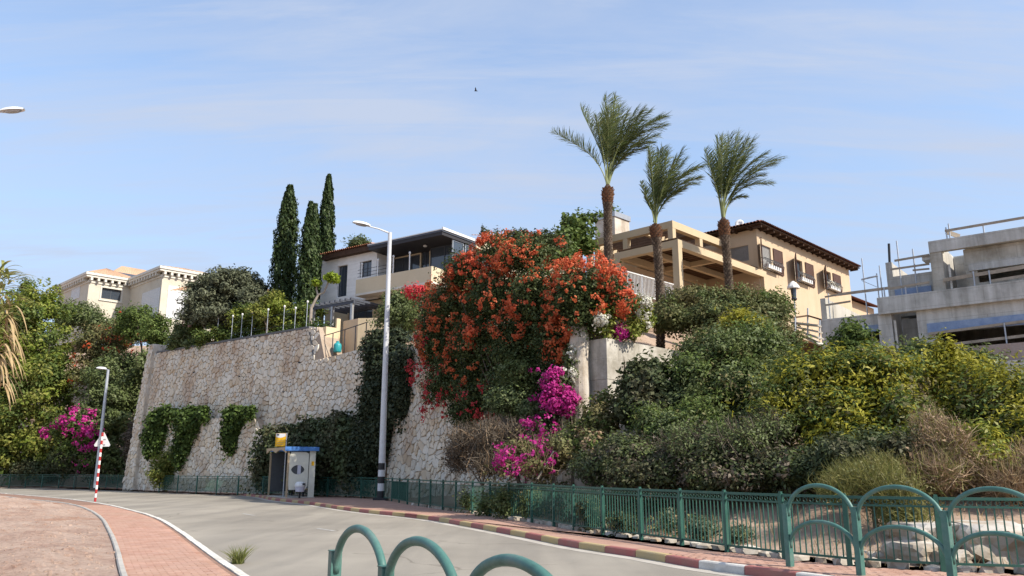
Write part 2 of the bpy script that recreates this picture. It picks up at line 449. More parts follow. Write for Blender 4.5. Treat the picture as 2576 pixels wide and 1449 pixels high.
M['sign_yellow'] = plain('sign_yellow', (.85,.46,.01), .45)
M['blue_paint'] = plain('blue_roof_paint', (.075,.22,.56), .45)
M['shelter_cream'] = surf('shelter_cream_panel', [(.68,.66,.55), (.77,.75,.64)], 3, .5, .1, 30, .4)
M['shelter_frame'] = plain('shelter_tan_frame', (.46,.35,.22), .55)
M['shelter_glass'] = plain('smoky_panel', (.10,.105,.11), .2, 0, .5)
M['bin_lilac'] = plain('bin_pale_plastic', (.6,.6,.68), .5)
M['turquoise'] = plain('turquoise_plastic', (.03,.33,.36), .4)
M['bark'] = surf('grey_bark', [(.10,.075,.055), (.19,.155,.12)], 3, .9, .6, 14, .15)
M['bark_pale'] = surf('pale_bark', [(.26,.22,.18), (.4,.35,.29)], 3, .9, .5, 14, .15)
M['palm_bark'] = island_mat('palm_boot', [(.10,.072,.052), (.15,.11,.08), (.27,.205,.15), (.12,.085,.06)], .9, 3, .35, .4, 20)
M['palm_scar'] = surf('palm_trunk', [(.05,.035,.026), (.10,.07,.052)], 3, .95, .5, 14, .1)
M['palm_red'] = surf('palm_crown_shaft', [(.15,.07,.04), (.25,.13,.075)], 4, .95, .6, 18, .1)
M['boulder'] = surf('pale_boulder', [(.34,.27,.19), (.5,.45,.38), (.62,.58,.52)], 1.4, .9, .7, 7, .2, 0, (.33,.2,.1), .2)
M['brick_old'] = surf('old_masonry', [(.33,.23,.19), (.42,.36,.32)], 1.2, .9, .4, 12, .2)
G = {}
G['palm'] = leaf_mat('palm_leaflet', [(.065,.10,.03), (.12,.155,.05), (.20,.22,.09), (.14,.165,.065)], .3, .45)
G['rachis'] = plain('palm_rachis', (.26,.29,.12), .5)
G['cypress'] = leaf_mat('cypress_leaf', [(0.025,0.045,0.016), (0.045,0.073,0.025), (0.081,0.112,0.037)], .12)
G['vine'] = leaf_mat('vine_leaf', [(0.036,0.054,0.019), (0.066,0.090,0.030), (0.132,0.162,0.060)], .25)
G['olive'] = leaf_mat('olive_leaf', [(0.083,0.094,0.055), (0.127,0.138,0.083), (0.182,0.193,0.121)], .2)
G['bright'] = leaf_mat('bright_green_leaf', [(.10,.15,.022), (.19,.25,.036), (.29,.335,.06), (.34,.36,.09)], .36, .5, .5, [(.09,.12,.025), (.20,.22,.05), (.30,.28,.075)])
G['mid'] = leaf_mat('mid_green_leaf', [(0.063,0.098,0.025), (0.109,0.155,0.038), (0.178,0.224,0.063)], .3)
G['dark'] = leaf_mat('dark_green_leaf', [(0.044,0.062,0.027), (0.075,0.100,0.041), (0.125,0.150,0.069)], .22, .5, .5, [(0.062,0.069,0.033), (0.112,0.112,0.056), (0.094,0.081,0.050)], .9)
G['dusty'] = leaf_mat('dusty_green_leaf', [(0.084,0.114,0.043), (0.132,0.168,0.066), (0.210,0.240,0.114)], .26, .5, .5, [(0.084,0.114,0.036), (0.150,0.186,0.060), (0.114,0.126,0.054)], .8)
G['brownolive'] = leaf_mat('brown_olive_leaf', [(0.127,0.105,0.044), (0.182,0.154,0.066), (0.231,0.198,0.094)], .22, .6, .5, [(0.088,0.105,0.039), (0.138,0.154,0.055), (0.187,0.187,0.083)], .5)
G['yellow'] = leaf_mat('yellow_green_leaf', [(.18,.185,.02), (.30,.285,.03), (.41,.37,.055), (.20,.205,.04)], .32, .45)
G['lime'] = leaf_mat('lime_leaf', [(.22,.30,.03), (.32,.40,.05)], .35)
G['ivy'] = leaf_mat('ivy_leaf', [(0.022,0.034,0.018), (0.044,0.059,0.029), (0.081,0.094,0.053)], .12)
G['creeper'] = leaf_mat('creeper_leaf', [(0.033,0.057,0.015), (0.061,0.099,0.022), (0.110,0.160,0.039)], .25)
G['straw'] = leaf_mat('straw_leaf', [(.36,.26,.13), (.47,.35,.19), (.30,.21,.11)], .2)
G['reed'] = leaf_mat('reed_leaf', [(.16,.19,.05), (.27,.28,.09), (.40,.33,.16)], .3)
G['dry'] = leaf_mat('dry_twig', [(.20,.13,.075), (.31,.21,.13), (.42,.30,.19)], .15)
G['drypurple'] = leaf_mat('dry_mauve_twig', [(.075,.062,.045), (.12,.095,.07), (.18,.145,.105)], .15)
G['broom'] = leaf_mat('broom_twig', [(.14,.145,.04), (.23,.22,.065), (.30,.26,.10)], .25)
G['bracto'] = leaf_mat('orange_bract', [(.58,.13,.045), (.66,.17,.06), (.70,.22,.10), (.62,.14,.07)], .35, .6, .5, [(.58,.10,.05), (.64,.13,.06), (.68,.18,.09)], .35)
G['bractr'] = leaf_mat('red_bract', [(.55,.05,.06), (.66,.075,.085), (.60,.09,.10)], .35)
G['bractm'] = leaf_mat('magenta_bract', [(.40,.02,.18), (.55,.035,.27), (.50,.07,.28)], .35)
G['bractw'] = leaf_mat('white_bract', [(.62,.60,.50), (.75,.72,.62)], .3)
G['pinkhead'] = leaf_mat('faded_pink_head', [(.28,.17,.14), (.36,.22,.18)], .2)
G['flame'] = leaf_mat('flame_flower', [(.5,.08,.03), (.6,.13,.05)], .3)
G['grass'] = leaf_mat('grass_blade', [(.10,.13,.03), (.17,.19,.05), (.27,.25,.10)], .3)

# ------------------------------------------------------------------ foliage helpers
def unit(v):
    return v / np.maximum(np.linalg.norm(v, axis=-1, keepdims=True), 1e-9)
def quad_mesh(name, V, mat, parent=None, mis=None):
    """V: (n,4,3) world corners -> one mesh of n separate quads"""
    n = len(V); me = bpy.data.meshes.new(name)
    if parent is not None: V = V - np.array(root_loc(parent))[None, None]
    me.vertices.add(n * 4); me.vertices.foreach_set('co', np.ascontiguousarray(V, dtype=np.float32).ravel())
    me.loops.add(n * 4); me.loops.foreach_set('vertex_index', np.arange(n * 4, dtype=np.int32))
    me.polygons.add(n); me.polygons.foreach_set('loop_start', np.arange(0, n * 4, 4, dtype=np.int32))
    mats = mat if isinstance(mat, (list, tuple)) else [mat]
    for m in mats: me.materials.append(m)
    if mis is not None: me.polygons.foreach_set('material_index', np.asarray(mis, dtype=np.int32))
    me.update(calc_edges=True); me.validate()
    o = bpy.data.objects.new(name, me); COL.objects.link(o)
    if parent is not None: o.parent = parent
    return o
def leaf_quads(P, N, size, aspect=.5, rng=RNG, T=None):
    n = len(P)
    if T is None: T = rng.normal(size=(n, 3))
    T = unit(T - N * np.sum(T * N, 1, keepdims=True)); B = np.cross(N, T)
    L = (size * rng.uniform(.65, 1.25, n))[:, None] if np.ndim(size) == 0 else size[:, None]
    w = L * aspect * .5
    fold = N * L * .12
    return np.stack([P - T * L * .5, P + B * w + fold - T * L * .08, P + T * L * .5 - fold * .6, P - B * w + fold - T * L * .08], 1)
def shell_points(ells, n, rng, lo=.55, hi=1.02, front=None):
    E = np.array(ells, float); area = (E[:,3]*E[:,4] + E[:,4]*E[:,5] + E[:,3]*E[:,5])
    k = rng.choice(len(E), n * 2, p=area / area.sum())
    d = unit(rng.normal(size=(n * 2, 3)))
    r = rng.uniform(lo ** 2, hi ** 2, (n * 2, 1)) ** .5
    c = E[k, :3] + d * E[k, 3:6] * r
    keep = np.ones(n * 2, bool)
    for i in range(len(E)):                       # drop what is buried in another lobe
        q = np.sum(((c - E[i, :3]) / E[i, 3:6]) ** 2, 1); keep &= ~((q < .42) & (k != i))
    if front is not None: keep &= (d @ np.array(front) > -.35)
    c, d, k = c[keep][:n], d[keep][:n], k[keep][:n]
    nrm = unit(d / E[k, 3:6])
    return c, nrm
def crown(name, ells, nclump, clump_r, nleaf, size, mat, parent, seed=1, aspect=.5, lo=.5, up=.5, flat=.8, front=None, droop=0.0, spray=1.0):
    """leaf sprays through the crown: every spray is a tuft stretched along its own twig direction"""
    rng = np.random.default_rng(seed)
    E = np.array(ells, float); E[:, 3:6] = np.maximum(E[:, 3:6] - .62 * clump_r, E[:, 3:6] * .35)
    C, D = shell_points(E, nclump, rng, lo, 1.0, front)
    n = len(C); cr = clump_r * rng.uniform(.45, 1.3, (n, 1, 1)) * np.where(rng.random((n, 1, 1)) < .14, 1.35, 1.0)
    A = unit(D + np.array([0, 0, up * .9 - droop]) + .55 * rng.normal(size=(n, 3)))[:, None]
    d = unit(rng.normal(size=(n, nleaf, 3))); rr = rng.uniform(.2, 1, (n, nleaf, 1)) ** .5
    along = np.sum(d * A, -1, keepdims=True)
    off = (d + A * along * .75 * spray) * rr * cr; off[..., 2] *= flat; off[..., 2] -= droop * np.abs(off[..., 2])
    P = (C[:, None] + off).reshape(-1, 3)
    N = unit(.5 * d + .45 * D[:, None] + np.array([0, 0, up]) + .6 * rng.normal(size=d.shape)).reshape(-1, 3)
    T = unit(A * 1.1 + .8 * d + .6 * rng.normal(size=d.shape)).reshape(-1, 3)
    mis = None
    if isinstance(mat, (list, tuple)):
        w = np.array([m[1] for m in mat], float); mis = np.repeat(rng.choice(len(mat), n, p=w / w.sum()), nleaf); mat = [m[0] for m in mat]
    sz = size * rng.uniform(.55, 1.35, len(P))
    return quad_mesh(name, leaf_quads(P, N, sz, aspect, rng, T), mat, parent, mis), C, D
def limbs(parent, base, tops, r0, mat, seed=1, name='trunk', fork=.35, n=7):
    rr = random.Random(seed); mb = MB(); base = Vector(base)
    cen = sum((Vector(t) for t in tops), Vector()) / len(tops)
    f = base.lerp(cen, fork) + Vector((rr.uniform(-.1, .1), rr.uniform(-.1, .1), 0))
    mb.tube([base + Vector((0, 0, -.15)), base.lerp(f, .5) + Vector((rr.uniform(-.06, .06), 0, 0)), f], [r0 * 1.25, r0, r0 * .8], n)
    for t in tops:
        t = Vector(t); m = f.lerp(t, .5) + Vector((rr.uniform(-.2, .2), rr.uniform(-.2, .2), rr.uniform(0, .25)))
        mb.tube([f - Vector((0, 0, r0 * .4)), m, t], [r0 * .6, r0 * .4, r0 * .12], max(5, n - 2))
    return mb.build(name, mat, parent, world=True)
def ell(u, v, ru, rv, Y, rd=None):
    p = at(u, v, Y); s = px_m(Y)
    return (p.x, p.y, p.z, ru * s, (ru * s if rd is None else rd), rv * s)
def flowers(name, C, N, nb, r, size, mat, parent, seed=3, flat=1.0, aspect=.8):
    rng = np.random.default_rng(seed); n = len(C)
    par = C[rng.integers(0, n, max(3, n // 5))]                    # most clusters gather in sprays
    pick = rng.random(n) < .6; near = par[np.argmin(((C[:, None] - par[None]) ** 2).sum(-1), 1)]
    C = np.where(pick[:, None], near + (C - near) * .5, C)
    r = r * np.clip(rng.lognormal(-.1, .4, (n, 1, 1)), .4, 2.0)
    d = unit(rng.normal(size=(n, nb, 3))); off = d * r * rng.uniform(.3, 1, (n, nb, 1)) * rng.uniform(.6, 1.3, (n, 1, 1))
    P = (C[:, None] + off).reshape(-1, 3)
    NN = unit(d * .8 + N[:, None] * .8 + .5 * rng.normal(size=d.shape) + np.array([0, 0, .2])).reshape(-1, 3)
    return quad_mesh(name, leaf_quads(P, NN, size, aspect, rng), mat, parent)
def zt(x, y): return float(terrain(np.array([x]), np.array([y]))[0])
def bush(name, label, cat, ells, mat, nclump, clump_r, nleaf, size, seed=1, group=None, base=None, bark='bark', r0=.1,
         aspect=.5, lo=.5, up=.5, flat=.8, trunk_name='trunk', crown_name='crown', blooms=None, nl=5, droop=0.0, spray=1.0):
    E = np.array(ells, float)
    if base is None:
        bx, by = E[:, 0].mean(), E[:, 1].mean(); base = (bx, by, max(zt(bx, by), (E[:, 2]-E[:, 5]).min() - 1.0))
    t = thing(name, label, cat, base, 0, group)
    o, C, D = crown(crown_name, ells, nclump, clump_r, nleaf, size, mat, t, seed, aspect, lo, up, flat, None, droop, spray)
    rr = random.Random(seed)
    tops = [Vector(C[rr.randrange(len(C))]).lerp(Vector(E[:, :3].mean(0)), .3) for _ in range(nl)]
    tops = [p if p.z > base[2] + .2 else Vector((p.x, p.y, base[2] + .4)) for p in tops]
    limbs(t, base, tops, r0, M[bark], seed, trunk_name)
    if blooms:
        for (bn, bm, k, nb, r, sz) in blooms:
            fc, fd = shell_points(ells, k, np.random.default_rng(seed + 5), .95, 1.05)
            flowers(bn, fc, fd, nb, r, sz, bm, t, seed + 9)
    return t
def blades(name, base, n, length, width, mat, parent, seed=1, spread=.35, arch=.5, wind=(0, 0, 0), area=(.1, .1), seg=3, zf=None):
    """grass, cane and twig strands: each strand is a chain of tapering quads"""
    rng = np.random.default_rng(seed); Q = []
    b = np.array(base)[None] + np.c_[rng.uniform(-area[0], area[0], n), rng.uniform(-area[1], area[1], n), np.zeros(n)]
    if zf is not None: b[:, 2] = zf(b[:, 0], b[:, 1])
    d = unit(np.c_[rng.normal(size=(n, 2)) * spread, np.ones(n)]); L = length * rng.uniform(.55, 1.15, n)[:, None]
    out = np.c_[d[:, :2], np.zeros(n)]; out = unit(out + 1e-6) * arch * rng.uniform(.3, 1.3, n)[:, None] + np.array(wind)
    side = unit(np.cross(d, rng.normal(size=(n, 3))))
    prev, pw = b, width * rng.uniform(.7, 1.2, n)[:, None]
    for k in range(1, seg + 1):
        t = k / seg; cur = b + d * L * t + (out * L - np.array([0, 0, 1]) * L * np.linalg.norm(out, axis=1, keepdims=True) * .45) * t * t
        w2 = pw * (1 - .3 * t) if k < seg else pw * .15
        Q.append(np.stack([prev - side * pw * .5, prev + side * pw * .5, cur + side * w2 * .5, cur - side * w2 * .5], 1))
        prev, pw = cur, w2
    return quad_mesh(name, np.concatenate(Q), mat, parent)
def twigs(name, ells, n, length, width, mat, parent, seed=1, up=.6, lo=.2, dirn=None):
    rng = np.random.default_rng(seed); C, D = shell_points(ells, n, rng, lo, 1.0); n = len(C)
    d = unit(D * .7 + np.array([0, 0, up]) + .55 * rng.normal(size=(n, 3)) + (0 if dirn is None else np.array(dirn)))
    L = length * rng.uniform(.5, 1.3, n)[:, None]; s = unit(np.cross(d, rng.normal(size=(n, 3)))) * width * .5
    bend = rng.normal(size=(n, 3)) * L * .14
    a, m, e = C - d * L * .5, C + bend, C + d * L * .5
    Q = np.concatenate([np.stack([a - s, a + s, m + s * .8, m - s * .8], 1), np.stack([m - s * .8, m + s * .8, e + s * .2, e - s * .2], 1)])
    return quad_mesh(name, Q, mat, parent)

# ------------------------------------------------------------------ lines on the ground, measured from the picture
def gl(px, z=0.0): return [ground(u, v, z).to_2d() for u, v in px]
NEAR_KERB = gl([(0,1240.5),(80,1247),(158,1253.7),(243,1263.5),(312,1277),(401,1300),(460,1334),(539,1390),(618,1442.6)], .12)
_d = Vector((.47, -.883)); NEAR_KERB += [NEAR_KERB[-1] + _d * k for k in (5, 12, 22)]
NEAR_INNER = gl([(0,1248.7),(66,1257),(158,1265),(210,1278),(250,1301),(269,1337),(286,1380),(296,1449)], .12)
NEAR_INNER += [NEAR_INNER[-1] + _d * k for k in (5, 12, 22)]
FAR_KERB = gl([(0,1225.7),(230,1230.6),(361,1235.6),(500,1241.5),(644,1249),(720,1262),(805,1275),(914,1284),(1060,1304.5),(1169.6,1324.5),(1315,1352),(1461,1383),(1610,1403),(1744,1430),(1895,1449)], 0)
FAR_KERB[5:8] = [Vector((-13.2, 45.2)), Vector((-11.1, 42.0)), Vector((-9.3, 39.0)), Vector((-6.1, 32.5))]
_e = Vector((.52, -.854)); FAR_KERB += [FAR_KERB[-1] + _e * k for k in (3, 7, 14, 24)]
FENCE = [Vector(p) for p in [(-62,82),(-50,77.5),(-40,73),(-34,69.3),(-30.2,65.3),(-25.6,60.1),(-21.6,56.7),(-17.6,53.2),(-13.4,49.9),(-10.6,47.6),(-8.3,45.6),(-6.0,41.4),
         (-4.7,37.3),(-4.0,35.7),(-2.7,32.4),(-2.1,31.0),(-1.4,29.4),(-.74,27.8),(-.1,26.2),(.59,24.7),(1.15,23.0),(1.6,21.6),(2.16,19.9),(2.85,18.5),(3.48,17.2),(4.04,15.8),(4.69,14.5),(5.4,13.5),(6.5,12.75),(8.1,12.25),(9.9,11.9),(11.8,11.6),(14.5,11.3)]]
WALL = [Vector(p) for p in [(-30.3,65.4),(-7.6,46.2),(-6.9,45.2),(2.3,31.2),(3.56,30.0),(9.0,35.4),(16,41.5)]]
WTOP = [10.6, 8.6, 8.4, 8.0, 6.3, 6.6, 7.2]

def poly_dist(x, y, pts):
    """distance, side (positive = away behind) and parameter along a polyline"""
    best = np.full(x.shape, 1e9); side = np.zeros(x.shape); par = np.zeros(x.shape)
    for i in range(len(pts) - 1):
        ax, ay = pts[i]; bx, by = pts[i+1]; dx, dy = bx-ax, by-ay; L2 = dx*dx + dy*dy
        t = np.clip(((x-ax)*dx + (y-ay)*dy) / L2, 0, 1)
        d = np.hypot(x-ax-t*dx, y-ay-t*dy); s = dx*(y-ay) - dy*(x-ax)
        m = d < best - 1e-9
        best = np.where(m, d, best); side = np.where(m, np.sign(s), side); par = np.where(m, i + t, par)
    return best, side, par
def terrain(x, y):
    df, sf, _ = poly_dist(x, y, FENCE)
    dw, sw, pw = poly_dist(x, y, WALL)
    f = np.where(sf > 0, df, 0)
    slope = np.where(x < -29.5, .1 + np.minimum(np.maximum(0, f - 1.2) * .52, 20), .08 + np.minimum(np.maximum(0, f - .7) * .255, 9.6))
    top = np.interp(pw, np.arange(len(WTOP)), WTOP)
    rise = np.where(pw < 1.6, np.minimum(np.maximum(0, dw - 2.5) * .3, 4.6), np.minimum(np.maximum(0, dw - 1.5) * .5, 3.6))
    terr = top - .25 + rise
    left = x < (-30.3 + (y - 65.4) * .35)
    wfac = np.where((sw > 0) & (dw > .9) & ~left & (x < 14), 1.0, 0.0)
    h = np.where(wfac > 0, np.maximum(terr, slope), slope)
    far = np.hypot(x, y)
    h = np.where(f > 0, h, -.06)
    return np.where(far > 260, np.minimum(h, 12), h)

def sheet(name, A, B, z, mat, parent=None, n=None, zb=None):
    """strip between two polylines resampled to the same count"""
    def res(P, n):
        L = [0]
        for i in range(len(P)-1): L.append(L[-1] + (P[i+1]-P[i]).length)
        out = []
        for k in range(n):
            s = L[-1]*k/(n-1); i = max(j for j in range(len(L)) if L[j] <= s + 1e-9); i = min(i, len(P)-2)
            out.append(P[i].lerp(P[i+1], (s-L[i])/(L[i+1]-L[i])))
        return out
    n = n or 60
    a, b = res(A, n), res(B, n); mb = MB()
    vs = [(p.x, p.y, z) for p in a] + [(p.x, p.y, z if zb is None else zb) for p in b]
    mb.add(vs, [(i, i+1, n+i+1, n+i) for i in range(n-1)])
    return mb.build(name, mat, parent)
def offset(P, d):
    out = []
    for i, p in enumerate(P):
        t = (P[min(i+1, len(P)-1)] - P[max(i-1, 0)]).normalized(); out.append(p + Vector((-t.y, t.x)) * d)
    return out
def walk(P, step, s0=0.0):
    """points and directions at even steps along a polyline"""
    L = [0]
    for i in range(len(P)-1): L.append(L[-1] + (P[i+1]-P[i]).length)
    s = s0
    while s < L[-1]:
        i = 0
        while L[i+1] < s: i += 1
        t = (s-L[i])/(L[i+1]-L[i]); yield s, P[i].lerp(P[i+1], t), (P[i+1]-P[i]).normalized()
        s += step
def smooth(P, it=2):
    for _ in range(it):
        Q = [P[0]]
        for i in range(len(P)-1):
            Q += [P[i].lerp(P[i+1], .25), P[i].lerp(P[i+1], .75)]
        P = Q + [P[-1]]
    return P
NEAR_KERB, NEAR_INNER, FAR_KERB = smooth(NEAR_KERB), smooth(NEAR_INNER), smooth(FAR_KERB)

# ------------------------------------------------------------------ ground
def build_ground():
    xs = np.concatenate([[-4000,-1500,-600,-300,-170,-120], np.arange(-90, 50.1, .75), [60,80,120,200,400,900,2000,4000]])
    ys = np.concatenate([[-4000,-1200,-400,-120,-40,-10,2], np.arange(8, 125.1, .75), [140,170,230,320,600,1500,4000]])
    X, Y = np.meshgrid(xs, ys); Z = terrain(X.ravel(), Y.ravel())
    rng = np.random.default_rng(3); Z = Z + np.where(Z > .3, rng.normal(size=Z.shape) * .05, 0)
    nx, ny = len(xs), len(ys); idx = np.arange(nx*ny).reshape(ny, nx)
    me = bpy.data.meshes.new('ground')
    f = np.stack([idx[:-1,:-1], idx[:-1,1:], idx[1:,1:], idx[1:,:-1]], -1).reshape(-1, 4)
    me.from_pydata(np.c_[X.ravel(), Y.ravel(), Z].tolist(), [], f.tolist()); me.materials.append(M['earth'])
    o = bpy.data.objects.new('ground', me); COL.objects.link(o); tag(o, kind='structure')
build_ground()
road = sheet('road', FAR_KERB, NEAR_KERB, 0.0, M['asphalt'], None, 140); tag(road, kind='structure')

# pavements: bed sheets, then pavers near the camera as real bricks
near_pave = sheet('near_pavement', offset(NEAR_KERB, -.16), offset(NEAR_INNER, .10), .115, M['paver_bed'], None, 140); tag(near_pave, kind='structure')
far_fence_line = smooth(FENCE[3:], 1)
far_pave = sheet('far_pavement', offset(FAR_KERB, .16), offset(far_fence_line, -.08) + [Vector((22, 4)), Vector((22, -14))], .115, M['paver_bed'], None, 160); tag(far_pave, kind='structure')

pv = MB(); pv.box(-.098, -.048, -.03, .098, .048, .0)
pv.v = [(x * (.955 if z > -.01 else 1), y * (.92 if z > -.01 else 1), z) for x, y, z in pv.v]
pv.f = [f for i, f in enumerate(pv.f) if i != 0]
pv.m = [0] * len(pv.f)
_t = pv.build('paver', M['paver']); PAVER = _t.data; bpy.data.objects.remove(_t)
def point_in(p, poly):
    c = False; n = len(poly); j = n - 1
    for i in range(n):
        a, b = poly[i], poly[j]
        if (a.y > p.y) != (b.y > p.y) and p.x < (b.x-a.x)*(p.y-a.y)/(b.y-a.y)+a.x: c = not c
        j = i
    return c
def lay_pavers(parent, spine, v0, v1, inside, ymin, ymax, seed, limit=300):
    rr = random.Random(seed); spots = []
    for k, (s, p, t) in enumerate(walk(spine, .103)):
        nrm = Vector((-t.y, t.x)); v = v0 + (.1 if k % 2 else 0)
        while v < v1:
            q = p + nrm * v; v += .202
            if not (ymin < q.y < ymax) or not inside(q): continue
            if abs(q.x / q.y) > .70: continue
            spots.append((q.length, q, math.atan2(nrm.y, nrm.x)))
    spots.sort(key=lambda a: a[0])
    for d, q, a in spots[:limit]:
        inst('paver', PAVER, parent, (q.x, q.y, .130 + rr.uniform(-.003, .003)), (rr.uniform(-.012, .012), rr.uniform(-.012, .012), a + rr.uniform(-.015, .015)))
    rest = spots[limit:]
    if rest:
        pvv = np.array([v for v in pv.v]); V = []; 
        mb = MB()
        for d, q, a in rest:
            c, s_ = math.cos(a), math.sin(a); z = .130 + rr.uniform(-.003, .003)
            mb.add([(q.x + x*c - y*s_, q.y + x*s_ + y*c, z + zz) for x, y, zz in pv.v], pv.f)
        o = mb.build('paver_field', M['paver'], parent); tag(o, kind='stuff')
joint_a = sheet('paver_joint_bed', offset(NEAR_KERB, -.16), offset(NEAR_INNER, .10), .119, M['joint'], near_pave, 140)
nk, ni = offset(NEAR_KERB, -.17), offset(NEAR_INNER, .11)
near_poly = nk + ni[::-1]
lay_pavers(near_pave, offset(NEAR_KERB, -.17), -3.6, -.1, lambda q: point_in(q, near_poly), 11, 36, 5)
fk = offset(FAR_KERB, .17); ff = offset(far_fence_line, -.1) + [Vector((22, 4)), Vector((22, -14))]
far_poly = fk + ff[::-1]
lay_pavers(far_pave, offset(FAR_KERB, .17), .1, 5.0, lambda q: point_in(q, far_poly), 10.5, 15.5, 6)

# kerbs: every stone is its own piece
def kerb_stones(parent, P, w, h, L, mats, side, seed, y1=80, y0=4):
    rr = random.Random(seed); pts = list(walk(P, L))
    for i in range(len(pts) - 1):
        (s, p, t), (_, q, _t2) = pts[i], pts[i+1]
        if p.y > y1 or q.y < y0: continue
        d = (q - p); ln = d.length - .012; d.normalize(); n = Vector((-d.y, d.x)) * side
        m = mats(i, p)
        mb = MB(); zt_ = h + rr.uniform(-.006, .006); c = .02
        a, b = p + d*.006, p + d*(ln+.006)
        prof = [(0, -.05), (0.012, zt_-c), (.012+c, zt_), (w, zt_), (w, -.05)]
        vs = [(a + n*x).to_3d() + Vector((0,0,z)) for x, z in prof] + [(b + n*x).to_3d() + Vector((0,0,z)) for x, z in prof]
        k = len(prof)
        fs = [(j, j+1, k+j+1, k+j) for j in range(k-1)] + [tuple(range(k-1, -1, -1)), tuple(range(k, 2*k))]
        if side < 0: fs = [f[::-1] for f in fs]
        mb.add(vs, fs); mb.build('kerb_stone', m, parent)
def far_kerb_mat(i, p):
    if i % 2 == 0: return M['kerb_red']
    return M['kerb_white'] if p.y < 15.2 else M['kerb_yellow']
kerb_far = tag(bpy.data.objects.new('painted_kerb', None), kind='structure'); COL.objects.link(kerb_far)
kerb_stones(kerb_far, FAR_KERB, .16, .135, .98, far_kerb_mat, 1, 1, 78)
kerb_near = tag(bpy.data.objects.new('pale_kerb', None), kind='structure'); COL.objects.link(kerb_near)
kerb_stones(kerb_near, NEAR_KERB, .155, .137, 1.0, lambda i, p: M['kerb_pale'], -1, 2, 58)
kerb_in = tag(bpy.data.objects.new('edging_kerb', None), kind='structure'); COL.objects.link(kerb_in)
kerb_stones(kerb_in, NEAR_INNER, .10, .155, 1.0, lambda i, p: M['kerb_grey'], 1, 3, 58)

gut = sheet('gutter', FAR_KERB, offset(FAR_KERB, -.32), .004, M['line_pale'], None, 140); tag(gut, kind='structure')
# faint lane dashes
mk = MB()
for (u0, v0, u1, v1) in [(797,1329,842,1336),(610,1292,640,1297),(1010,1362,1070,1374)]:
    a, b = ground(u0, v0), ground(u1, v1); d = (b-a); n = Vector((-d.y, d.x, 0)).normalized()*.07
    mk.add([a-n+Vector((0,0,.004)), a+n+Vector((0,0,.004)), b+n+Vector((0,0,.004)), b-n+Vector((0,0,.004))], [(0,1,2,3)])
tag(mk.build('lane_marking', M['line']), kind='structure')

# bare earth bank beside the near pavement
def earth_bank():
    A = offset(NEAR_INNER, -.004); n = 200; k = 110
    def res(P):
        return [p for _, p, _ in walk(P, sum((P[i+1]-P[i]).length for i in range(len(P)-1))/(n-.5))][:n]
    a = res(A); n_ = len(a); rng = random.Random(4); vs = []; fs = []
    from mathutils import noise as mn
    for i, p in enumerate(a):
        t = (a[min(i+1, n_-1)] - a[max(i-1, 0)]).normalized(); w = Vector((t.y, -t.x))
        if w.x > -.3: w = Vector((-1, -.2)).normalized()
        w = (w + Vector((-1.0, -.25))).normalized()
        for j in range(k):
            d = (j / (k-1)) ** 1.6 * 26; q = p + w * d
            z = .12 + min(d, 3.5) * .04 + (.16 * mn.noise((q.x*.45, q.y*.45, 0)) + .10*mn.noise((q.x*1.3, q.y*1.3, 3)) + .05*abs(mn.noise((q.x*3.1, q.y*3.1, 3)))) * min(1, d/.7)
            vs.append((q.x, q.y, z if d > 0 else .13))
    for i in range(n_-1):
        for j in range(k-1): fs.append((i*k+j, i*k+j+1, (i+1)*k+j+1, (i+1)*k+j))
    tag(MB().add(vs, fs).build('earth_bank', M['bank'], None, smooth=True), kind='structure')
    from mathutils.bvhtree import BVHTree
    return BVHTree.FromPolygons([Vector(v) for v in vs], fs)
BANK = earth_bank()
def bank_litter():
    rg = np.random.default_rng(77); mb = MB(); rr = random.Random(5); n = 0
    tries = 0
    while n < 900 and tries < 6000:
        tries += 1
        u, v = rr.uniform(-40, 290), 1262 + 200*rr.random()**1.3; p = ground(u, v, .16)
        h = BANK.ray_cast(Vector((p.x, p.y, 5)), Vector((0, 0, -1)))[0]
        if h is None or any((p.to_2d()-k).length < .25 for k in NEAR_INNER): continue
        s = rr.uniform(.012, .04) * (2.0 if rr.random() < .08 else 1); a0 = rr.uniform(0, 6)
        ring = [(h.x+s*rr.uniform(.7, 1.3)*math.cos(a0+t_), h.y+s*rr.uniform(.7, 1.3)*math.sin(a0+t_), h.z-.01) for t_ in (0, 1.2, 2.5, 3.8, 5.0)]
        top = [(h.x+(x-h.x)*.6, h.y+(y-h.y)*.6, h.z+s*rr.uniform(.35, .6)) for x, y, z in ring]
        mb.add(ring+top, [(i, (i+1) % 5, 5+(i+1) % 5, 5+i) for i in range(5)] + [(5, 6, 7, 8, 9)]); n += 1
    o = mb.build('gravel', M['bank']); tag(o, kind='stuff')
bank_litter()

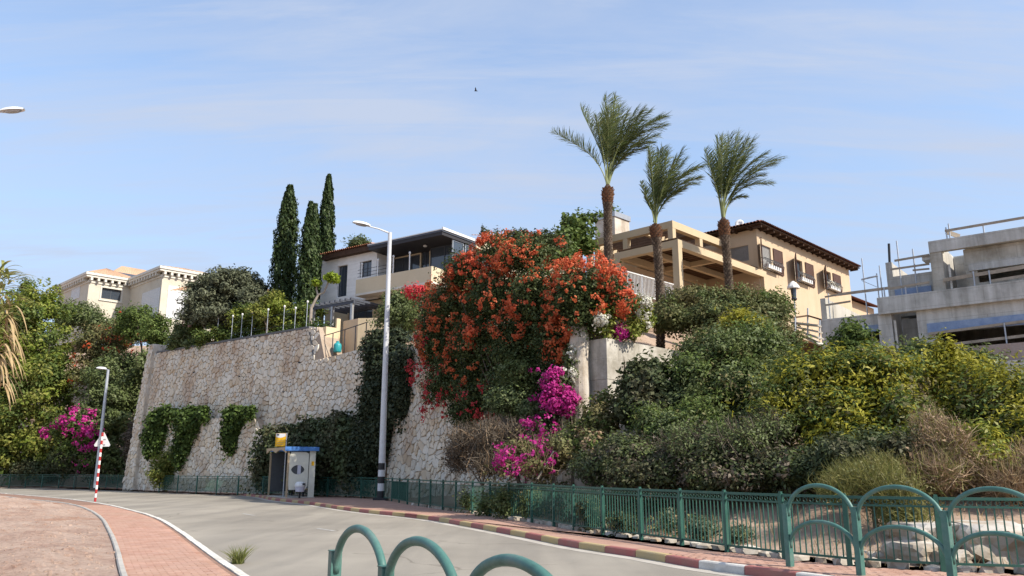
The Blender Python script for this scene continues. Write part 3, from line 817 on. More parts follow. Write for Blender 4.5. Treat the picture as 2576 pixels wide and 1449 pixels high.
# ------------------------------------------------------------------ rubble stone walls
def clip(poly, n, d):
    out = []
    for i in range(len(poly)):
        p, q = poly[i], poly[(i+1) % len(poly)]
        a, b = p[0]*n[0]+p[1]*n[1]-d, q[0]*n[0]+q[1]*n[1]-d
        if a <= 0: out.append(p)
        if (a < 0 < b) or (b < 0 < a):
            t = a/(a-b); out.append((p[0]+(q[0]-p[0])*t, p[1]+(q[1]-p[1])*t))
    return out
def rubble(w, h_top, size, seed, gap=.022, z0=0.0, drop=.28):
    """uneven polygons filling 0..w by z0..h_top(a)"""
    rr = random.Random(seed); pts = []; hm = max(h_top(w*i/20) for i in range(21))
    j = 0; z = z0 - size*.3
    while z < hm + size:
        a = -size*.5 + (size*.5 if j % 2 else 0)
        while a < w + size:
            if rr.random() > drop: pts.append((a + rr.uniform(-.36, .36)*size, z + rr.uniform(-.34, .34)*size))
            a += size
        z += size*.82; j += 1
    cell = {}
    for i, p in enumerate(pts): cell.setdefault((int(p[0]//(2*size)), int(p[1]//(2*size))), []).append(i)
    polys = []
    for i, p in enumerate(pts):
        if not (-.2*size < p[0] < w+.2*size) or p[1] < z0 - .2*size: continue
        if p[1] > h_top(min(max(p[0], 0), w)) + .2*size: continue
        poly = [(max(0, p[0]-2*size), max(z0, p[1]-2*size)), (min(w, p[0]+2*size), max(z0, p[1]-2*size)), (min(w, p[0]+2*size), p[1]+2*size), (max(0, p[0]-2*size), p[1]+2*size)]
        cx_, cz_ = int(p[0]//(2*size)), int(p[1]//(2*size))
        nb = [k for dx in (-1,0,1) for dz in (-1,0,1) for k in cell.get((cx_+dx, cz_+dz), []) if k != i]
        nb.sort(key=lambda k: (pts[k][0]-p[0])**2 + (pts[k][1]-p[1])**2)
        for k in nb[:18]:
            q = pts[k]; nx, nz = q[0]-p[0], q[1]-p[1]; L = math.hypot(nx, nz)
            if L < 1e-6: continue
            nx /= L; nz /= L
            poly = clip(poly, (nx, nz), ((p[0]+q[0])/2*nx + (p[1]+q[1])/2*nz) - gap*rr.uniform(.5, 1.5))
            if len(poly) < 3: break
        if len(poly) < 3: continue
        ht, ht2 = h_top(min(max(p[0]-.05, 0), w)), h_top(min(max(p[0]+.05, 0), w)); sl = (ht2-ht)/.1
        L = math.hypot(sl, 1)
        poly = clip(poly, (-sl/L, 1/L), (-sl*p[0] + (ht+ht2)/2)/L) if len(poly) >= 3 else poly
        if len(poly) < 3: continue
        ar = abs(sum(poly[k][0]*poly[(k+1) % len(poly)][1]-poly[(k+1) % len(poly)][0]*poly[k][1] for k in range(len(poly))))/2
        if ar < .006: continue
        polys.append((ar, poly))
    return polys
def stone_geo(mb, poly, rr, surf_b, h):
    n = len(poly); q = []
    for i in range(n):                            # blunt the corners
        p, a, b = poly[i], poly[i-1], poly[(i+1) % n]
        k = rr.uniform(.16, .3)
        q.append((p[0]+(a[0]-p[0])*k, p[1]+(a[1]-p[1])*k))
        if n < 9: q.append((p[0]+(b[0]-p[0])*k, p[1]+(b[1]-p[1])*k))
    m = len(q); cx_ = sum(p[0] for p in q)/m; cz_ = sum(p[1] for p in q)/m
    tx, tz = rr.uniform(-.12, .12), rr.uniform(-.12, .12)
    base = [(a, surf_b(a, z) + .02, z) for a, z in q]
    top = []
    for a, z in q:
        a2, z2 = cx_+(a-cx_)*.91, cz_+(z-cz_)*.91
        top.append((a2, surf_b(a2, z2) - h - (a2-cx_)*tx - (z2-cz_)*tz, z2))
    mb.add(base + top, [tuple(range(m, 2*m))] + [(i, (i+1) % m, m+(i+1) % m, m+i) for i in range(m)])
def stone_wall(t, fr, w, h_top, size, seed, surf_b, thick, limit, vis=None, z0=0.0, mat=None, drop=.28):
    rr = random.Random(seed); polys = rubble(w, h_top, size, seed, .011, z0, drop)
    def rank(e):
        p = e[1][0]; q = fr.W(p[0], 0, p[1]); k = e[0]/(q.x*q.x+q.y*q.y)
        return -(k if vis is None or vis(p[0], p[1]) else k*.02)
    polys.sort(key=rank)
    for ar, poly in polys[:limit]:
        mb = MB(); stone_geo(mb, poly, rr, surf_b, rr.uniform(.03, .11)); mb.build('stone', mat or M['stone'], t)
    mb = MB()
    for ar, poly in polys[limit:]: stone_geo(mb, poly, rr, surf_b, rr.uniform(.035, .10))
    if mb.v: tag(mb.build('stone_facing', mat or M['stone'], t), kind='stuff')
    core = MB(); n = max(2, int(w/1.0)); k = 8
    vs = []; 
    for i in range(n+1):
        a = w*i/n; ht = h_top(min(a, w-1e-4) if i == n else a)
        for j in range(k+1):
            z = z0 + (ht-z0)*j/k; vs.append((a, surf_b(a, z), z))
        vs.append((a, surf_b(a, ht)+thick, ht)); vs.append((a, surf_b(a, z0)+thick+.6, z0-.4)); vs.append((a, surf_b(a, z0), z0-.4))
    m = k+4
    fs = [(i*m+j, (i+1)*m+j, (i+1)*m+(j+1) % m, i*m+(j+1) % m) for i in range(n) for j in range(m)]
    fs += [tuple(range(m-1, -1, -1)), tuple(range(n*m, n*m+m))]
    core.add(vs, fs).build('wall_core', M['mortar'], t)

# great stone wall, two heights
A, B = WALL[0], WALL[1]
fw = Frame(A.x, A.y, 0, math.atan2(B.y-A.y, B.x-A.x)); LW = (B-A).length
zl = fw.hit(420, 876)[1]; zr = fw.hit(776, 818)[1]; a_step = fw.hit(772, 900)[0]; zs0 = fw.hit(772, 904)[1]; zs1 = fw.hit(930, 862)[1]
def wall_top(a):
    if a < a_step: return zl + (zr-zl)*a/a_step
    return zs0 + (zs1-zs0)*min(1, (a-a_step)/(LW-a_step))
bat = lambda a, z: z*.075
t = thing('stone_retaining_wall', 'tall pale rubble stone retaining wall behind the bus shelter', 'wall', (A.x, A.y, 0), fw.ang)
stone_wall(t, fw, LW, wall_top, .335, 11, bat, 1.5, 300, lambda a, z: z > 4.2 and a < LW-2.5)
mb = MB(); n = 22                                  # dark coping strip on the high part
for i in range(n):
    a0, a1 = .9 + (a_step-.9)*i/n, .9 + (a_step-.9)*(i+1)/n
    mb.beam((a0+.004, bat(0, wall_top(a0))+.35, wall_top(a0)+.07), (a1, bat(0, wall_top(a1))+.35, wall_top(a1)+.07), .85, .14)
mb.build('coping', plain('dark_coping', (.13,.13,.13), .8), t)
for (a, z) in [fw.hit(*p) for p in [(735,910),(586,1005-60),(660,888),(470,935),(625,868),(700,985)]]:
    MB().tube([(a, bat(a, z)-.16, z), (a, bat(a, z)+.1, z)], .05, 8).build('drain_pipe', M['dark_metal'], t)
# end pier leaning back
pier = MB(); zp = fw.hit(398, 856)[1]
w0, w1 = 2.0, .75
k = 10; vs = []
for i in range(k+1):
    f = i/k; z = -.3 + (zp+.3)*f; x0 = -.35 + f*.15; x1 = x0 + w0 + (w1-w0)*f**.7; y = bat(0, z) - .35 + .1*f
    j = rnd.uniform(-.05, .05)
    vs += [(x0+j, y, z), (x1+j, y-.02, z), (x1+j, y+1.3, z), (x0+j, y+1.3, z)]
pier.add(vs, [(4*i+j, 4*i+(j+1) % 4, 4*(i+1)+(j+1) % 4, 4*(i+1)+j) for i in range(k) for j in range(4)] + [(3,2,1,0), tuple(4*k+j for j in range(4))])
pier.build('end_pier', M['pier_stone'], t, bevel=.08)

# rubble facing of the pier
_pf = lambda z: ((z+.3)/(zp+.3))
def _px(a_, z): f = _pf(z); return -.35 + f*.15 + a_/1.4*(w0+(w1-w0)*max(0, f)**.7)
rp = random.Random(31); pm = MB()
for ar, poly in rubble(1.4, lambda a_: zp-.1, .34, 31, .012, 0.0, .25):
    stone_geo(pm, [(_px(x, z), z) for x, z in poly], rp, lambda a_, z: bat(0, z)-.35+.1*_pf(z)-.03, rp.uniform(.02, .07))
tag(pm.build('pier_facing', M['stone'], t), kind='stuff')

# lower tier of the wall with its planter step
zt0 = fw.hit(600, 1047, -.2)[1]; a0t = fw.hit(372, 1100, -.2)[0]+.5; a1t = fw.hit(690, 1050, -.2)[0]
t = thing('lower_stone_wall', 'lower tier of rubble stone wall under the hanging green creepers', 'wall', fw.W(a0t, -.42, 0), fw.ang)
fr2 = Frame(t.location.x, t.location.y, 0, fw.ang); Lt = a1t - a0t
def low_top(a):                                     # drops in a ragged slope to the right
    return zt0 * (1 if a < Lt*.86 else max(.25, 1 - (a-Lt*.86)/(Lt*.14)*.55))
stone_wall(t, fr2, Lt, low_top, .345, 12, lambda a, z: z*.055, .5, 300, lambda a, z: True)

# second stretch of stone wall round the corner, under the flowering vine
A2, B2 = WALL[2], WALL[3]
fw2 = Frame(A2.x, A2.y, 0, math.atan2(B2.y-A2.y, B2.x-A2.x)); L2 = (B2-A2).length
t = thing('corner_stone_wall', 'warm rubble stone wall showing below the orange flowering vine, beside the tall lamp post', 'wall', (A2.x, A2.y, 0), fw2.ang)
stone_wall(t, fw2, L2, lambda a: 8.4 - a*.02, .36, 13, lambda a, z: z*.085, 1.3, 260, lambda a, z: a < 7.5)
def on_wall(u, v, fr=fw, b=-.15):
    a, z = fr.hit(u, v, b); return fr.W(a, b, z)

# stone pillar and concrete block at the end of the wall
pc = at(1459, 930, 30.6)
mb = MB(); zb_, zt_ = .9, at(1459, 822, 30.6).z
prof = []; n = 10
for i in range(n+1): prof.append((.36 + rnd.uniform(-.03, .03), zb_ + (zt_-zb_)*i/n))
t = thing('stone_pillar', 'round rough stone pillar beside the grey concrete block', 'pillar', (pc.x, pc.y, 0))
mb.lathe(prof, (pc.x, pc.y, 0), 14).build('shaft', M['pier_stone'], t, world=True, smooth=False)
D = WALL[4]
fb = Frame(D.x, D.y, 0, math.atan2(5.4, 5.44)); zbt = fb.hit(1530, 851)[1]
t = thing('concrete_retaining_block', 'grey board marked concrete retaining wall with a sharp sunlit corner', 'retaining wall', (D.x, D.y, 0), fb.ang)
mb = MB()
for i in range(8):
    z0, z1 = .3 + (zbt-.3)*i/8, .3 + (zbt-.3)*(i+1)/8
    mb = MB(); j = rnd.uniform(-.012, .012)
    mb.box(j, j, z0+.006, 8.5, 1.55, z1, 0); mb.build('concrete_lift', M['concrete_flat'], t)
MB().tube([(-.05, .7, 2.2), (-.05, .7, 3.4), (-.05, .9, 3.6)], .04, 6).build('pipe', M['dark_metal'], t)

# ------------------------------------------------------------------ windows and other house parts
def window(parent, a0, a1, z0, z1, b, fm, gm, bars=1, axis=0, dep=.06, fw_=.05, name='window'):
    """frame with a pane as sub-part; axis 0 on a facade (b = plane), 1 on an end wall (a = plane)"""
    def bx(mb, p0, p1, q0, q1, d0, d1): 
        mb.box(p0, d0, q0, p1, d1, q1) if axis == 0 else mb.box(d0, p0, q0, d1, p1, q1)
    mb = MB()
    bx(mb, a0, a0+fw_, z0, z1, b, b+dep); bx(mb, a1-fw_, a1, z0, z1, b, b+dep)
    bx(mb, a0+fw_, a1-fw_, z0, z0+fw_, b, b+dep); bx(mb, a0+fw_, a1-fw_, z1-fw_, z1, b, b+dep)
    for i in range(bars):
        c = a0 + (a1-a0)*(i+1)/(bars+1); bx(mb, c-fw_/2, c+fw_/2, z0+fw_, z1-fw_, b, b+dep)
    f = mb.build(name, fm, parent)
    mb = MB(); bx(mb, a0+fw_*.5, a1-fw_*.5, z0+fw_*.5, z1-fw_*.5, b+dep*.45, b+dep*.6); mb.build('pane', gm, f)
    return f
def shutter_panel(parent, a0, a1, z0, z1, b0, b1, mat, axis=0, slats=9, name='shutter'):
    mb = MB()
    def bx(p0, p1, q0, q1, d0, d1): mb.box(p0, d0, q0, p1, d1, q1) if axis == 0 else mb.box(d0, p0, q0, d1, p1, q1)
    e = .05; bx(a0, a0+e, z0, z1, b0, b1); bx(a1-e, a1, z0, z1, b0, b1); bx(a0+e, a1-e, z0, z0+e, b0, b1); bx(a0+e, a1-e, z1-e, z1, b0, b1)
    o = mb.build(name, mat, parent); mb = MB(); h = (z1-z0-2*e)/slats
    bm = (b0+b1)/2; th = abs(b1-b0)*.25
    for i in range(slats):
        bx(a0+e, a1-e, z0+e+h*i+.008, z0+e+h*(i+1)-.008, bm-th, bm+th)
    mb.build('slat_panel', mat, o); return o
_mb = MB(); n = 6; vs = []
for i in range(n+1):
    th = math.pi*i/n
    for y in (0, .42): vs.append((.09*math.cos(th)*(1 if y else 1.12), y, .07*math.sin(th)*(1 if y else 1.12)))
_mb.add(vs, [(2*i, 2*i+1, 2*i+3, 2*i+2) for i in range(n)])
_o = _mb.build('roof_tile', M['tile']); TILE = _o.data; bpy.data.objects.remove(_o)
_mb = MB(); _mb.v = list(zip(*[iter([c for v in TILE.vertices for c in v.co])]*3)); _mb.f = [tuple(p.vertices) for p in TILE.polygons]; _mb.m = [0]*len(_mb.f)
_o = _mb.build('roof_tile', M['tile_dark']); TILE_D = _o.data; bpy.data.objects.remove(_o)
def roof_plane(mb, p0, p1, p2, p3, pitch=.2, amp=.05):
    """a corrugated tile slope: eave p0-p1, ridge p3-p2"""
    p0, p1, p2, p3 = map(Vector, (p0, p1, p2, p3)); L = (p1-p0).length; n = max(2, int(L/pitch))*4
    nr = (p1-p0).cross(p3-p0).normalized()
    vs = []
    for i in range(n+1):
        f = i/n; h = nr*amp*abs(math.sin(math.pi*f*n/4))
        vs += [p0.lerp(p1, f)+h, p3.lerp(p2, f)+h]
    mb.add(vs, [(2*i, 2*i+2, 2*i+3, 2*i+1) for i in range(n)])

# ------------------------------------------------------------------ villa on the far left
vl = at(227, 690, 95)
fv = Frame(vl.x, vl.y, 0, math.atan2(.72, .69))     # a: along the sunlit faces to the right, b: along the shaded ones to the left
t = thing('cream_villa', 'cream villa with scalloped cornices and low tiled hip roofs on the far hill at left', 'house', (vl.x, vl.y, 0), fv.ang)
zc = fv.hit(227, 687)[1]; zg = zc - 8
bl = fv.hit2(152, 716)[0]                           # left end of the first block
a_in = fv.hit(331, 705)[0]
a2 = a_in; b2, zc2 = fv.hit2(410, 684, a2)
b2 = min(b2, -.6); a2e = a2 + 9
zwt = zc - .75
def hitv(u, v): return fv.hit(u, v)
wa0, wz1 = fv.hit(257, 723); wa1, wz0 = fv.hit(303, 757)
mb = MB(); wall_boxes(mb, 0, a2+.3, zg, zwt, [(wa0, wa1, wz0, wz1)], 0, .35)
wall_boxes(mb, .35, bl, zg, zwt, [], 0, .35, 0, 1)
sb0, sz1 = fv.hit2(203, 719); sb1, sz0 = fv.hit2(178, 757)
mb.box(0, bl-.35, zg, a2, bl, zwt)
mb.build('wall', M['cream_villa'], t)
mb = MB(); wall_boxes(mb, b2, 4, zg, zwt, [], a2, a2+.35, 0, 1); mb.box(a2+.35, b2, zg, a2e, b2+.35, zwt); mb.box(a2e-.35, b2+.35, zg, a2e, 6, zwt); mb.build('wing_wall', M['cream_villa'], t)
window(t, wa0, wa1, wz0, wz1, .2, M['frame_dark'], M['glass'], 1, 0, .08, .08)
mb = MB(); e = .18
mb.box(wa0-e, -.06, wz1, wa1+e, .0, wz1+e); mb.box(wa0-e, -.06, wz0-e, wa0, .0, wz1); mb.box(wa1, -.06, wz0-e, wa1+e, .0, wz1); mb.box(wa0-e*1.4, -.12, wz0-e*1.6, wa1+e*1.4, .0, wz0-e)
mb.build('window_surround', M['villa_trim'], t)
shutter_panel(t, sb1 if sb1 < sb0 else sb0, sb0 if sb1 < sb0 else sb1, sz0, sz1, -.05, .0, M['shutter_white'], 1, 14)
pb0, pz1 = fv.hit2(404, 722, a2); pb1, pz0 = fv.hit2(356, 770, a2)
shutter_panel(t, min(pb0, pb1), max(pb0, pb1), zg+2, pz1, a2-.05, a2, M['shutter_white'], 1, 16)
qa0, qz1 = fv.hit(424, 718, b2); qa1, _z = fv.hit(477, 722, b2)
shutter_panel(t, qa0, qa1, zg+2, qz1, b2-.05, b2, M['shutter_white'], 0, 16)
def cornice(a0, a1, b0, b1):
    mb = MB(); o = .55
    mb.box(a0-o, b0-o, zc-.55, a1+o, b1+o, zc-.3); mb.box(a0-o*1.2, b0-o*1.2, zc-.3, a1+o*1.2, b1+o*1.2, zc)
    mb.box(a0-.1, b0-.1, zc-1.15, a1+.1, b1+.1, zc-.95)
    mb.build('cornice', M['villa_trim'], t)
    m = MB().box(-.13, -.26, -.38, .13, .26, 0)
    o_ = m.build('corbel', M['villa_trim'], t); me = o_.data; o_.location = (a0+.1, b0-.26, zc-.55)
    k = int((a1-a0)/.8)
    for i in range(1, k+1): inst('corbel', me, t, (a0+.1+(a1-a0-.2)*i/k, b0-.26, zc-.55))
    k = int((b1-b0)/.8)
    for i in range(1, k+1): inst('corbel', me, t, (a0-.26, b0+(b1-b0)*i/k, zc-.55), (0, 0, math.pi/2))
cornice(0, a2-.7, 0, bl); cornice(a2, a2e, b2, 6)
def hip(a0, a1, b0, b1, rise, nm='tile_pale'):
    mb = MB(); z = zc+.01; w = min(a1-a0, b1-b0)/2
    if a1-a0 >= b1-b0: r0, r1 = (a0+w, (b0+b1)/2, z+rise), (a1-w+.01, (b0+b1)/2, z+rise)
    else: r0, r1 = ((a0+a1)/2, b0+w, z+rise), ((a0+a1)/2, b1-w+.01, z+rise)
    c = [(a0,b0,z),(a1,b0,z),(a1,b1,z),(a0,b1,z)]
    if a1-a0 >= b1-b0:
        roof_plane(mb, c[0], c[1], r1, r0, .5, .06); roof_plane(mb, c[2], c[3], r0, r1, .5, .06)
        roof_plane(mb, c[1], c[2], r1, r1, .5, .06); roof_plane(mb, c[3], c[0], r0, r0, .5, .06)
    else:
        roof_plane(mb, c[0], c[1], r0, r0, .5, .06); roof_plane(mb, c[1], c[2], r1, r0, .5, .06)
        roof_plane(mb, c[2], c[3], r1, r1, .5, .06); roof_plane(mb, c[3], c[0], r0, r1, .5, .06)
    mb.build('hip_roof', M[nm], t)
hip(-.5, a2+1, -.5, bl+.5, 1.5); hip(a2-.5, a2e+.5, b2-.5, 6.5, 1.4)
hip(a2-2.5, a2+7, 2.5, 9, 2.9)
mb = MB(); mb.beam((a2-.6, 3.2, zc+1.15), (a2+2.2, 3.2, zc+1.15), 1.6, .1, 0, (0, -.6, 1)); mb.build('solar_panel', M['slate'], t)
mb = MB(); mb.box(.2, bl, zg, 4, bl+3.5, zc-5.2); mb.build('side_terrace', M['cream_villa'], t)
# end of a second tiled house seen beside the olive tree
h2 = at(655, 712, 78)
t = thing('tiled_house_end', 'sunlit tiled roof end of a house between the round olive tree and the cypresses', 'house', (h2.x, h2.y, 0))
mb = MB(); mb.box(-5, 0, h2.z-3, .9, 6, h2.z-.9); mb.build('wall', M['cream_villa'], t)
mb = MB(); e = h2.z-.9
roof_plane(mb, (1.4, -.5, e), (1.4, 6.5, e), (-4.2, 3, e+2.3), (-4.2, 3, e+2.3), .4); roof_plane(mb, (-9, -.5, e), (1.4, -.5, e), (-4.2, 3, e+2.3), (-4.2, 3, e+2.3), .4)
mb.build('roof', M['tile_pale'], t)

# ------------------------------------------------------------------ white modern house
wl0 = at(808, 700, 62)
fh = Frame(wl0.x, wl0.y, 0, math.atan2(-.57, .82))
t = house = thing('white_modern_house', 'white stone house with a dark overhanging roof canopy and beige balcony above the stone wall', 'house', (wl0.x, wl0.y, 0), fh.ang)
def fhz(u, v, b=0): return fh.hit(u, v, b)
a1 = fhz(949, 629)[0]; zt_w = (fhz(808, 655)[1] + fhz(947, 629)[1])/2; zb_w = fhz(808, 762)[1]
dz1 = fhz(860, 668)[1]; dz0 = fhz(860, 746)[1]; da0, da1 = fhz(848, 700)[0], fhz(873, 700)[0]
wa0, wa1 = fhz(905, 680)[0], fhz(934, 680)[0]; wz1, wz0 = fhz(918, 657)[1], fhz(918, 697)[1]
aE = fhz(1114, 620)[0]
mb = MB(); wall_boxes(mb, 0, a1, zb_w-.3, zt_w, [(da0, da1, dz0, dz1), (wa0, wa1, wz0, wz1)], 0, .3)
mb.box(0, .3, zb_w-.3, .3, 6, zt_w); mb.box(a1-.3, .3, zb_w-.3, a1, 1.8, zt_w); mb.box(.3, 5.7, zb_w-.3, aE, 6, zt_w); mb.build('upper_wall', M['white_stone'], t)
window(t, da0, da1, dz0, dz1, .2, M['frame_dark'], M['glass'], 1, 0, .06, .07, 'glass_door')
window(t, wa0, wa1, wz0, wz1, .2, M['frame_dark'], M['glass'], 1, 0, .06, .06)
zc0 = fh.hit(1112, 578, -1.0)[1]; zc1 = zc0 + .42
ac0 = fh.hit(926, 622, -1.0)[0]; ac1 = fh.hit(1113, 578, -1.0)[0]
bE = fh.hit2(1199, 602, ac1)[0]
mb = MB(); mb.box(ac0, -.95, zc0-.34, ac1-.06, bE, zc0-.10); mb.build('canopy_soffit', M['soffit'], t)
mb = MB(); mb.box(ac0-.05, -1.0, zc0-.10, ac1, bE+.05, zc0+.02); mb.build('canopy_roof', M['slate'], t)
mb = MB(); mb.box(ac1-.05, -1.0, zc0+.024, ac1+.06, bE+.05, zc0+.20); mb.box(ac0-.05, -1.03, zc0+.024, ac1-.05, -.93, zc0+.09); mb.build('canopy_fascia', M['white_paint'], t)
# tiled roof over the left part
ez = fh.hit(806, 641, -.55)[1]; ea0 = fh.hit(805, 641, -.55)[0]
mb = MB(); roof_plane(mb, (ea0, -.55, ez), (ac0+.0, -.55, ez), (ac0+.0, 5, ez+1.5), (ea0+.6, 5, ez+1.5), .22); mb.build('tiled_roof', M['tile'], t)
mb = MB(); mb.box(ea0+.05, -.5, ez-.42, ac0-.06, .3, ez-.05); mb.build('eave_soffit', M['wood_dark'], t)
k = int((ac0-ea0)/.22)
for i in range(k): inst('roof_tile', TILE, t, (ea0+.11+i*.22, -.66, ez+.0), (R(13), 0, 0))
# balcony
bp = -1.1
pz1 = (fh.hit(898, 704.5, bp)[1] + fh.hit(1084, 668.6, bp)[1])/2; pz0 = fh.hit(960, 729, bp)[1]; pa0 = fh.hit(895, 720, bp)[0]; pa1 = fh.hit(1085, 690, bp)[0]
mb = MB(); mb.box(pa0, bp, pz0, pa1, bp+.22, pz1); mb.box(pa1-.22, bp+.22, pz0, pa1, 3.4, pz1); mb.box(pa0, bp+.22, pz0, pa0+.2, 0, pz1); mb.build('balcony_parapet', M['beige_ext'], t)
mb = MB(); mb.box(pa0, bp-.06, pz0-.16, pa1+.06, 3.2, pz0-.004); mb.build('balcony_slab', M['villa_trim'], t)
zf = pz0
ba0, bz1 = fh.hit(990, 652, 1.8); ba1, _ = fh.hit(1056, 652, 1.8); bb1 = fh.hit(1080, 640, 1.8)[0]
mb = MB(); wall_boxes(mb, a1, aE, zf, zt_w+.6, [(ba0, ba1, zf, bz1), (ba1+.12, bb1, zf, bz1+.9)], 1.8, 2.1); mb.build('balcony_back_wall', M['beige_ext'], t)
window(t, ba0, ba1, zf, bz1, 1.9, M['frame_dark'], M['glass'], 2, 0, .08, .07, 'sliding_door')
window(t, ba1+.12, bb1, zf, bz1+.9, 1.9, M['frame_dark'], M['glass'], 1, 0, .08, .07, 'tall_window')
mb = MB(); mb.lathe([(.02, .0), (.14, .02), (.14, .12), (.03, .16)], (fh.hit(1159, 597, .4)[0]-3.2, .3, zc0-.52), 10); mb.build('ceiling_lamp', M['white_paint'], t)
for u, vt, vb in [(951, 654, 692), (990, 645, 684), (1031, 636, 676), (911, 664, 700)]:
    aa = fh.hit(u, vt, bp+.1)[0]; z1_ = fh.hit(u, vt, bp+.1)[1]
    mb = MB(); mb.tube([(aa, bp+.1, pz1-.05), (aa, bp+.1, z1_-.06)], .045, 8); mb.lathe([(.07, -.06), (.09, .0), (.05, .09)], (aa, bp+.1, z1_), 8); mb.build('railing_post', M['white_paint'], t)
mb = MB()
for k in range(3):
    z = pz1 + .22 + .26*k; mb.tube([(pa0+.05, bp+.1, z), (fh.hit(990, 645, bp+.1)[0], bp+.1, z)], .02, 5)
mb.build('railing_cable', M['dark_metal'], t)
# glass enclosure at the right end
ge = fh.hit2(1137, 600, ac1-.25)[0]
for k, (p, q) in enumerate([(1138, 1166), (1169, 1189)]):
    b0_, z1_ = fh.hit2(p, 596 + (p-1138)*.3, ac1-.2); b1_ = fh.hit2(q, 600, ac1-.2)[0]
    window(t, min(b0_, b1_), max(b0_, b1_), zf+.3, zc0-.36, ac1-.24, M['grey_metal'], M['glass_pale'], 0, 1, .08, .08, 'glass_panel')
ga0, ga1 = fh.hit(1083, 620, 1.2)[0], ac1-.26
window(t, ga0, ga1, zf, zc0-.36, 1.2, M['frame_dark'], M['glass'], 1, 0, .08, .07, 'glass_screen')
# ground storey, set back and shaded
zg = zt(*(fh.W(3, 1, 0).to_2d())) - .5
mb = MB(); wall_boxes(mb, 0, aE, zg, zb_w-.31, [(2.6, 5.2, zg, zb_w-.9), (6.4, 9.2, zg, zb_w-.9)], .6, .9); mb.box(0, .9, zg, .3, 6, zb_w-.31); mb.box(.3, 5.7, zg, aE, 6, zb_w-.31); mb.box(.3, 4.5, zg, aE, 4.8, zb_w-.31)
mb.build('ground_floor_wall', M['beige_ext'], t)
window(t, 2.6, 5.2, zg, zb_w-.9, .7, M['frame_dark'], M['glass'], 2, 0, .08, .08, 'patio_door')
window(t, 6.4, 9.2, zg, zb_w-.9, .7, M['frame_dark'], M['glass'], 2, 0, .08, .08, 'patio_door')
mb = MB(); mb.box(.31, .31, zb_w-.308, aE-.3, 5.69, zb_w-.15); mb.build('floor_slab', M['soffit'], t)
mb = MB(); mb.box(a1+.0, 1.8, zt_w-.0, aE, 5.69, zt_w+.6); mb.build('attic_block', M['beige_ext'], t)
# slatted pergola in front of the ground storey
pb = -3.0; z_p = fh.hit(840, 757, pb)[1]; xa0 = fh.hit(785, 770, pb)[0]; xa1 = fh.hit(892, 745, pb)[0]
t2 = thing('slatted_patio_pergola', 'dark slatted patio pergola in front of the white house ground floor', 'pergola', fh.W(xa0, pb, zg), fh.ang)
W_ = xa1-xa0; H_ = z_p - zg
for k in range(9):
    m_ = MB().box(-.06, -.3, 0, .06, 3.4, .16)
    o_ = m_.build('rafter', M['slate'], t2); o_.location = (.1 + (W_-.2)*k/8, 0, H_-.2)
MB().box(0, -.06, H_-.42, W_, .06, H_-.21).build('front_beam', M['slate'], t2)
for k in (0, 1, 2):
    MB().box(-.09, -.09, 0, .09, .09, H_-.425).build('post', M['grey_metal'], t2).location = (.2 + (W_-.4)*k/2, 0, 0)
# red tile roof behind the flowering vine
rr_ = at(1200, 590, 66)
t = thing('red_tiled_roof_house', 'house with a red tiled roof peeping out behind the orange vine', 'house', (rr_.x, rr_.y, 0))
mb = MB(); mb.box(0, 0, rr_.z-5, 9, 6, rr_.z-.2); mb.build('wall', M['beige_ext'], t)
mb = MB(); roof_plane(mb, (-.5, -.5, rr_.z-.2), (9, -.5, rr_.z-.2), (9, 4, rr_.z+1.1), (1.5, 4, rr_.z+1.1), .25); mb.build('roof', M['tile'], t)

# cream stair walls and their railing on the lower wall top
fs_ = Frame(*fw.W(a_step-.1, bat(0, zs0)+.55, 0).to_2d(), 0, fw.ang)
t = thing('cream_stair_wall', 'cream plastered stair wall with a sunlit face on top of the stone wall', 'wall', fs_.o, fw.ang)
zA = fs_.hit(815, 809, 1.2)[1]; q0 = fs_.hit(844, 820, .9)[0]
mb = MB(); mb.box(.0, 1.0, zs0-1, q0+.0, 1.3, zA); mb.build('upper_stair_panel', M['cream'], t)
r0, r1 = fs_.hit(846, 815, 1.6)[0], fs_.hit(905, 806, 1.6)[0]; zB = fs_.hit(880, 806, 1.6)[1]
mb = MB(); mb.box(q0+.02, 1.5, zs0-1, r1, 1.8, zB); mb.build('shaded_stair_panel', M['plaster'], t)  # darker plaster than its neighbours puts this face's shade into the colour
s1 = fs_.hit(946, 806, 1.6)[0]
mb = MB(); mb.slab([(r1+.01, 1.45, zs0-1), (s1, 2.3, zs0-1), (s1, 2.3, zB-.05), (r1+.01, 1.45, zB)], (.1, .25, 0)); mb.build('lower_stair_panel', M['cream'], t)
mb = MB(); 
e0, e1 = fs_.hit(770, 865, .3), fs_.hit(784, 810, .3)
mb.box(-.25, .0, zs0-.4, .35, 1.0, zr+.05); mb.build('end_post', M['cream'], t)
t = thing('stair_railing', 'thin dark metal stair railing on the stone wall before the cream walls', 'railing', fs_.o, fw.ang)
prv = None
for i, (u, vt, vb) in enumerate([(775,856,903),(792,850,897),(813,845,893),(838,838,886),(868,829,880),(895,820,874),(922,811,866)]):
    (aa, z1_), (_, z0_) = fs_.hit(u, vt, -.1), fs_.hit(u, vb, -.1)
    MB().tube([(aa, -.1, z0_-.3), (aa, -.1, z1_)], .032, 6).build('post', M['dark_metal'], t)
    if prv: MB().tube([prv, (aa, -.1, z1_)], .028, 6).build('rail', M['dark_metal'], t)
    prv = (aa, -.1, z1_)
p = fs_.W(fs_.hit(849, 872, .35)[0], .35, 0); zb_ = fs_.hit(849, 886, .35)[1]; zt_ = fs_.hit(849, 858, .35)[1]
h = zt_-zb_; r = .26
t = thing('turquoise_tank', 'turquoise plastic tank standing on the stone wall by the stair railing', 'tank', (p.x, p.y, zb_))
